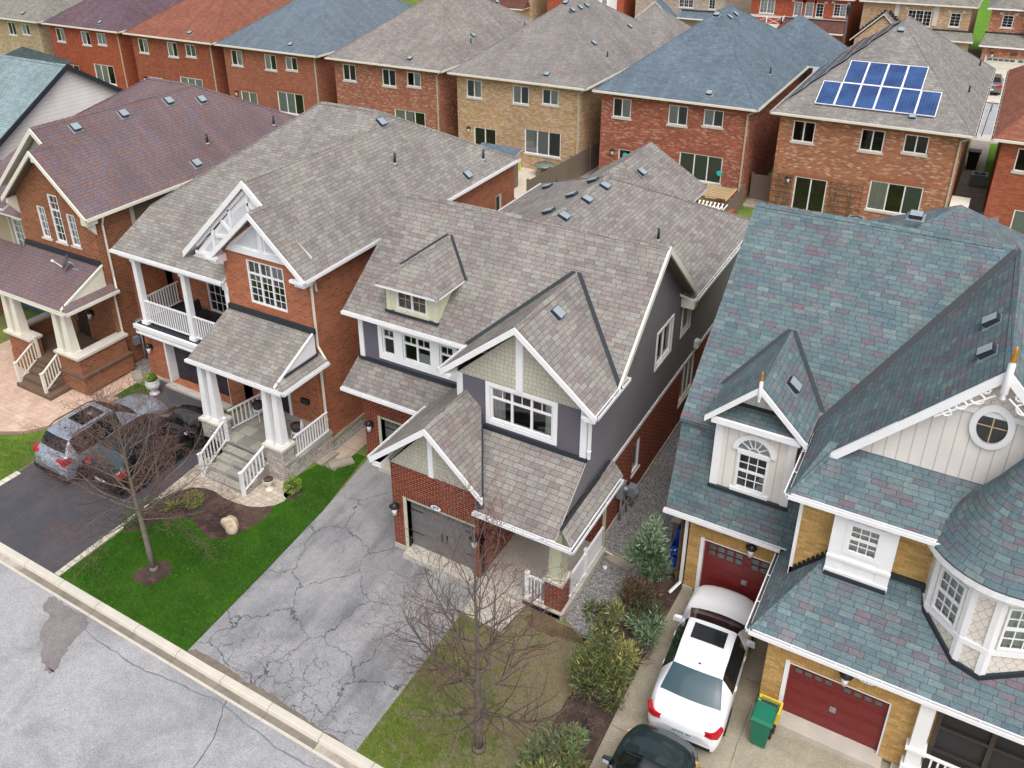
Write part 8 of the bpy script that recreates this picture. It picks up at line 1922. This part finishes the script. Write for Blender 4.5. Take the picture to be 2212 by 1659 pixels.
for i, (x, z, wz, c) in enumerate(((-20.02+.35, 2.05, .17, col(60, 190, 200)), (-19.6, 1.75, .14, col(240, 240, 240)), (-13.55, 1.85, .17, col(60, 190, 196)))):
    g = MB(flat('sticker_%d' % i, c, .5)); w = Wall(x, 50.38); w.prism(g, [(wz*cos(2*pi*k/16), z+wz*sin(2*pi*k/16)) for k in range(16)], 0, .004); g.build('window_sticker', h7)
r_ = thing('drip_tray', 'small white cup by the porch edge on the gravel', 'cup', (-7.1, 18.6, 0)); g = MB(M['white']); g.lathe(-7.1, 18.6, [(.05, .01), (.07, .14)], 10); g.build('cup', r_)
# ================================================================ bare trees
M['bark'] = flat('grey_brown_bark', col(112, 102, 94), .9, var=.25, scale=9, bump=.6)
M['bark_l'] = flat('grey_bark', col(124, 116, 104), .9, var=.25, scale=9, bump=.6)
M['twig'] = flat('dark_twig', col(84, 72, 68), .9, var=.2, scale=4)
M['twig_r'] = flat('reddish_twig', col(122, 92, 84), .9, var=.2, scale=4)
def twig_seg(vs, fs, p, q, r0, r1):
    d = (q-p); L = d.length
    if L < 1e-5: return
    d /= L; a = d.cross(Vector((.3, .5, .8))); a.normalize(); b = d.cross(a); i = len(vs)
    for (c, r) in ((p, r0), (q, r1)):
        for k in range(3): an = 2*pi*k/3; vs.append(c+(a*cos(an)+b*sin(an))*r)
    for k in range(3): fs.append((i+k, i+(k+1) % 3, i+3+(k+1) % 3, i+3+k))
def bare_tree(name, label, x, y, trunk, nb, seed, H, zb, ln, rb, barkm, twigs, spread=(35, 75), levels=4, dens=1.0, curveup=.12, leader=True):
    rnd = random.Random(seed); r_ = thing(name, label, 'tree', (x, y, 0), 'bare trees on the front lawns')
    g = MB(barkm); tp = [Vector((x, y, -.02))]; n = len(trunk)
    pts = [Vector((x+a, y+b, z)) for a, b, z, r in trunk]; g.tube(pts, [r for _, _, _, r in trunk], 10); g.lathe(x, y, [(trunk[0][3]*1.5, -.02), (trunk[0][3]*1.05, .12)], 10) ; g.build('trunk', r_)
    vs = {0: [], 1: [], 2: []}; fs = {0: [], 1: [], 2: []}
    def at(z):
        for i in range(n-1):
            if pts[i].z <= z <= pts[i+1].z: f = (z-pts[i].z)/(pts[i+1].z-pts[i].z); return pts[i].lerp(pts[i+1], f), trunk[i][3]*(1-f)+trunk[i+1][3]*f
        return pts[-1], trunk[-1][3]
    def grow(p, d, L, r, lev):
        seg = max(3, int(L/.22)); s = L/seg; q = p.copy(); dd = d.copy(); 
        key = 0 if lev == 0 else (1 if lev <= 1 else 2)
        for i in range(seg):
            dd = (dd+Vector((rnd.gauss(0, .10), rnd.gauss(0, .10), rnd.gauss(0, .06)+curveup*(.5 if lev else .8)))).normalized()
            q2 = q+dd*s; f0 = 1-i/seg*.7; f1 = 1-(i+1)/seg*.7
            twig_seg(vs[key], fs[key], q, q2, r*f0, r*f1)
            if lev < levels and i >= (1 if lev else 1):
                k = 1 if rnd.random() < .85*dens else 0
                if lev == 0 and rnd.random() < .5*dens: k += 1
                for _ in range(k):
                    ax = Vector((rnd.gauss(0, 1), rnd.gauss(0, 1), rnd.gauss(0, .6))); ax = (ax-dd*ax.dot(dd)).normalized(); an = R(rnd.uniform(28, 60)); nd = (dd*cos(an)+ax*sin(an)).normalized()
                    ll = max(.16, L*rnd.uniform(.3, .55)*(1-.4*i/seg))
                    if ll > .10: grow(q2, nd, ll, max(.005, r*f1*.55), lev+1)
            q = q2
    for i in range(nb):
        f = i/(nb-1); z = zb[0]+(zb[1]-zb[0])*f; c, rt = at(z); az = i*2.39996+rnd.uniform(-.3, .3); el = R(spread[0]+(spread[1]-spread[0])*f+rnd.uniform(-8, 8))
        d = Vector((cos(az)*cos(el), sin(az)*cos(el), sin(el))); L = (ln[0]+(ln[1]-ln[0])*f)*rnd.uniform(.85, 1.15)
        grow(c, d, L, max(.012, min(rb, rt*.55)), 0)
    for key, m in ((0, barkm), (1, twigs[0]), (2, twigs[1])):
        if not vs[key]: continue
        gg = MB(m); gg.v = [tuple(v) for v in vs[key]]; gg.f = fs[key]; gg.mi = [0]*len(fs[key]); gg.sm = [True]*len(fs[key]); gg.build(['branches', 'twigs', 'twigs'][key], r_, uv=False)
    return r_
bare_tree('bare_tree', 'bare tree on the patchy lawn at the bottom, reddish twigs reaching over the driveway', -7.38, 11.7, [(0, 0, 0, .12), (.01, 0, .6, .10), (0, 0, 1.4, .095), (.02, .02, 1.75, .09), (.0, .02, 2.6, .062), (.03, .0, 3.8, .042), (.0, 0, 5.0, .027), (.02, .02, 6.2, .014), (0, 0, 7.1, .005)], 34, 11, 7, (1.35, 6.4), (3.0, 1.1), .038, M['bark'], (M['twig'], M['twig_r']), spread=(14, 62), levels=4, dens=1.0, curveup=.10)
bare_tree('bare_tree', 'bare tree in the round mulch bed on the green lawn', -18.95, 11.8, [(0, 0, 0, .10), (-.03, .0, .8, .085), (-.08, .02, 1.8, .075), (-.12, .02, 2.4, .06), (-.14, .02, 3.2, .042), (-.12, .02, 4.2, .026), (-.1, 0, 5.0, .012), (-.1, 0, 5.5, .004)], 40, 23, 6, (1.9, 5.3), (2.9, 1.0), .026, M['bark_l'], (M['twig'], M['twig_r']), spread=(6, 60), levels=4, dens=1.1, curveup=.06)

# ================================================================ shrubs
def juniper(name, label, x, y, clumps, mats, seed=1, stem=True, size=.055, n=420):
    r_ = thing(name, label, 'shrub', (x, y, 0), 'junipers beside the driveway'); rnd = random.Random(seed)
    g = MB(M['bark'])
    for c in clumps: g.tube([(x, y, 0), ((x+c[0])/2+rnd.uniform(-.1, .1), (y+c[1])/2, c[2]*.5), (c[0], c[1], c[2])], [.05, .035, .01], 5)
    g.build('stem', r_)
    g = MB(mats[0])
    for (cx_, cy_, cz_, rr, hh) in clumps:
        cm = rnd.choice(mats)
        for i in range(int(n*rr*rr*13)):
            u = rnd.uniform(-1, 1); a = rnd.uniform(0, 2*pi); q = sqrt(1-u*u); k = rnd.uniform(.2, 1)**.55; lump = 1+.75*mn.noise(Vector((cx_+q*cos(a)*2, cy_+q*sin(a)*2, cz_+u*2))*1.7)
            p = Vector((cx_+rr*k*lump*q*cos(a), cy_+rr*k*lump*q*sin(a), cz_+hh*k*lump*u)); out = Vector((q*cos(a), q*sin(a), u+.5)).normalized()
            d = (out+Vector((rnd.gauss(0, .4), rnd.gauss(0, .4), rnd.gauss(.25, .35)))).normalized(); t = d.cross(Vector((rnd.gauss(0, 1), rnd.gauss(0, 1), rnd.gauss(0, 1)))).normalized(); s_ = size*rnd.uniform(.7, 1.5)
            g.m(cm if rnd.random() < .6 else rnd.choice(mats)); g.face([p-t*s_*.28, p+t*s_*.28, p+d*s_*1.2+t*s_*.18, p+d*s_*2.1]); 
    g.build('foliage', r_, uv=False); return r_
JG = [flat('juniper_blue_green', col(140, 162, 130), .8, var=.25, scale=8), flat('juniper_green', col(114, 140, 98), .8, var=.25, scale=8), flat('juniper_dark', col(74, 98, 66), .8, var=.25, scale=8)]
JY = [flat('juniper_olive', col(140, 142, 84), .8, var=.25, scale=8), flat('juniper_moss', col(112, 122, 70), .8, var=.25, scale=8), flat('juniper_deep', col(76, 88, 56), .8, var=.25, scale=8), flat('juniper_gold', col(164, 158, 96), .8, var=.25, scale=8)]
JB = [flat('juniper_brown', col(110, 88, 64), .9, var=.25, scale=8), flat('juniper_rust', col(94, 76, 56), .9, var=.25, scale=8), JY[2]]
juniper('juniper', 'pointed blue green juniper in front of the blue boxes', -5.7, 18.3, [(-5.7, 18.4, 1.5, .48, .45), (-5.75, 18.45, 2.0, .36, .45), (-5.65, 18.45, 2.5, .2, .4), (-5.45, 18.2, 1.3, .4, .35), (-6.0, 18.3, 1.45, .38, .35)], JG, 2)
juniper('juniper', 'browning juniper at the foot of the pointed one', -5.55, 17.3, [(-5.7, 17.5, .7, .5, .45), (-5.3, 17.2, .55, .4, .35)], JB, 3)
juniper('juniper', 'low blue green juniper at the driveway edge', -5.05, 17.0, [(-5.05, 17.0, .4, .36, .3), (-5.0, 16.55, .32, .28, .22), (-5.4, 16.9, .4, .3, .3)], JG, 4)
juniper('juniper', 'tall spreading olive juniper halfway along the mulch bed', -5.5, 14.9, [(-5.5, 15.0, .7, .55, .5), (-5.75, 15.2, 1.2, .42, .5), (-5.8, 15.5, 1.7, .3, .42), (-5.2, 14.8, .6, .45, .4), (-5.95, 14.7, .6, .45, .4), (-5.1, 15.3, .9, .35, .35), (-6.1, 15.3, 1.9, .24, .3), (-5.5, 15.4, 2.1, .22, .25), (-5.05, 14.3, .35, .28, .26), (-5.75, 14.35, .5, .42, .35)], JY, 5)
juniper('juniper', 'low olive juniper nearest the street at the bottom edge', -5.6, 12.2, [(-5.6, 12.3, .5, .5, .45), (-5.9, 12.0, .5, .42, .4), (-5.25, 12.1, .45, .4, .35), (-5.6, 11.5, .4, .5, .35), (-5.3, 12.7, .7, .25, .3)], JY+[JG[1]], 6)
def shrub(name, label, x, y, r, mats, seed, n=700, flatten=.8, size=.045, grp=None):
    r_ = thing(name, label, 'shrub', (x, y, 0), grp); g = MB(M['bark']); g.tube([(x, y, 0), (x, y, r*.8)], .02, 5); g.build('stem', r_); leaf_ball(r_, (x, y, r*flatten), r, n, mats, size, seed, flatten); return r_
shrub('round_shrub', 'small round golden green shrub beside the lawn by the right urn', -17.72, 16.65, .33, [M['leaf_l'], M['leaf_g']], 7, 900)
shrub('round_shrub', 'small upright green shrub in the mulch bed', -20.05, 14.45, .36, [M['leaf_g'], M['leaf_l']], 8, 800)
shrub('low_shrub', 'dark spreading shrub at the foot of the bed by the dark driveway', -21.1, 12.85, .42, [M['leaf_d'], M['leaf_g']], 9, 800)
r_ = thing('yucca', 'spiky yellow green yucca in the mulch bed', 'plant', (-20.6, 14.0, 0)); g = MB(M['leaf_l']); rnd = random.Random(4)
for k in range(60):
    a = rnd.uniform(0, 2*pi); el = R(rnd.uniform(12, 80)); L = rnd.uniform(.3, .55); d = Vector((cos(a)*cos(el), sin(a)*cos(el), sin(el))); t = Vector((-sin(a), cos(a), 0))*.018; p = Vector((-20.6, 14.0, .03)); g.m(M['leaf_l'] if rnd.random() < .6 else M['leaf_g']); g.face([p-t, p+t, p+d*L*.6+t*.8, p+d*L+Vector((0, 0, -.06)), p+d*L*.6-t*.8])
g.build('leaves', r_, uv=False)
# leafless bushes in the bed and far trees
def twiggy(label, x, y, h, n, seed, mat, grp='leafless bushes'):
    r_ = thing('leafless_bush', label, 'shrub', (x, y, 0), grp); rnd = random.Random(seed); vs = []; fs = []
    for i in range(n):
        p = Vector((x+rnd.gauss(0, .08), y+rnd.gauss(0, .08), 0)); d = Vector((rnd.gauss(0, .5), rnd.gauss(0, .5), 1)).normalized()
        for k in range(5):
            d = (d+Vector((rnd.gauss(0, .25), rnd.gauss(0, .25), rnd.gauss(0, .12)))).normalized(); q = p+d*h/5; twig_seg(vs, fs, p, q, .006, .004)
            e = (d+Vector((rnd.gauss(0, .7), rnd.gauss(0, .7), rnd.gauss(0, .4)))).normalized(); twig_seg(vs, fs, q, q+e*h*.2, .004, .002); p = q
    g = MB(mat); g.v = [tuple(v) for v in vs]; g.f = fs; g.mi = [0]*len(fs); g.sm = [False]*len(fs); g.build('twigs', r_, uv=False)
twiggy('leafless purple twigged bush at the middle of the mulch bed', -5.4, 13.4, .55, 90, 3, M['twig']); twiggy('leafless bush between the olive juniper and the driveway', -5.1, 16.0, .6, 90, 4, M['twig']); twiggy('tall leafless sapling by the brown brick porch corner', -27.6, 16.7, 1.6, 26, 5, M['twig_r']); twiggy('leafless bush left of the gravel beside the olive juniper', -6.0, 16.6, .55, 70, 6, M['twig'])
twiggy('leafless bush under the wide window of the blended red brick house', -13.0, 49.6, 1.6, 40, 8, M['twig_r'])
# grass tufts on the near lawns, uncountable
def blades(name, pts_fn, n, mats, h, seed):
    rnd = random.Random(seed); g = MB(mats[0])
    for i in range(n):
        p = pts_fn(rnd)
        if p is None: continue
        a = rnd.uniform(0, 2*pi); w = rnd.uniform(.006, .012); hh = h*rnd.uniform(.5, 1.3); dx, dy = cos(a)*w, sin(a)*w; lx, ly = rnd.gauss(0, hh*.5), rnd.gauss(0, hh*.5)
        g.m(mats[int(rnd.random()*len(mats))]); g.face([(p[0]-dx, p[1]-dy, -.005), (p[0]+dx, p[1]+dy, -.005), (p[0]+lx, p[1]+ly, hh)])
    return g.build(name, kind='stuff', uv=False)
def inpoly(x, y, P):
    c = False; j = len(P)-1
    for i in range(len(P)):
        if (P[i][1] > y) != (P[j][1] > y) and x < (P[j][0]-P[i][0])*(y-P[i][1])/(P[j][1]-P[i][1])+P[i][0]: c = not c
        j = i
    return c
lawn1 = [(-21.15, 10.2), (-15.75, 10.2), (-15.95, 13.5), (-16.2, 16.4), (-16.75, 19.3), (-17.2, 19.0), (-17.8, 17.6), (-17.3, 16.2), (-17.4, 14.3), (-18.3, 13.4), (-19.2, 13.6), (-20.4, 13.2), (-20.8, 12.4), (-21.15, 12.4)]
def f1(r):
    x, y = r.uniform(-21.2, -15.7), r.uniform(10.2, 19.3)
    return (x, y) if inpoly(x, y, lawn1) and (x+18.9)**2+(y-11.75)**2 > .36 else None
G_ = [flat('grass_blade', col(62, 100, 28), .8, var=.3, scale=1.5), flat('grass_blade_dark', col(48, 84, 24), .8, var=.3, scale=1.5), flat('grass_blade_light', col(82, 116, 40), .8, var=.3, scale=1.5)]
GD = [flat('dry_blade', col(158, 142, 100), .9, var=.2, scale=2), flat('olive_blade', col(112, 118, 56), .9, var=.2, scale=2)]
tag(blades('lawn_grass', f1, 42000, G_, .05, 1), 'short lush grass of the lawn with the round tree bed', 'grass')
def f2(r):
    x, y = r.uniform(-9.9, -6.0), r.uniform(10.2, 16)
    return (x, y) if (x-(-9.9))*.3+(y-10)*.22 < r.uniform(0, 2.4) else None
tag(blades('lawn_grass', f2, 16000, [G_[0], G_[2], GD[1]], .05, 2), 'thin green grass of the patchy lawn', 'grass')
def f3(r): return (r.uniform(-9.9, -5.9), r.uniform(10.2, 16))
tag(blades('dry_grass', f3, 12000, GD, .045, 3), 'dry straw coloured grass on the patchy lawn', 'grass')
def f4(r):
    x, y = r.uniform(-31, -27.0), r.uniform(10.2, 14.2)
    return (x, y) if y < 13.2+max(0, (x+30)*.4) else None
tag(blades('lawn_grass', f4, 14000, [G_[0], G_[2], GD[1]], .05, 5), 'grass of the lawn left of the dark driveway', 'grass')
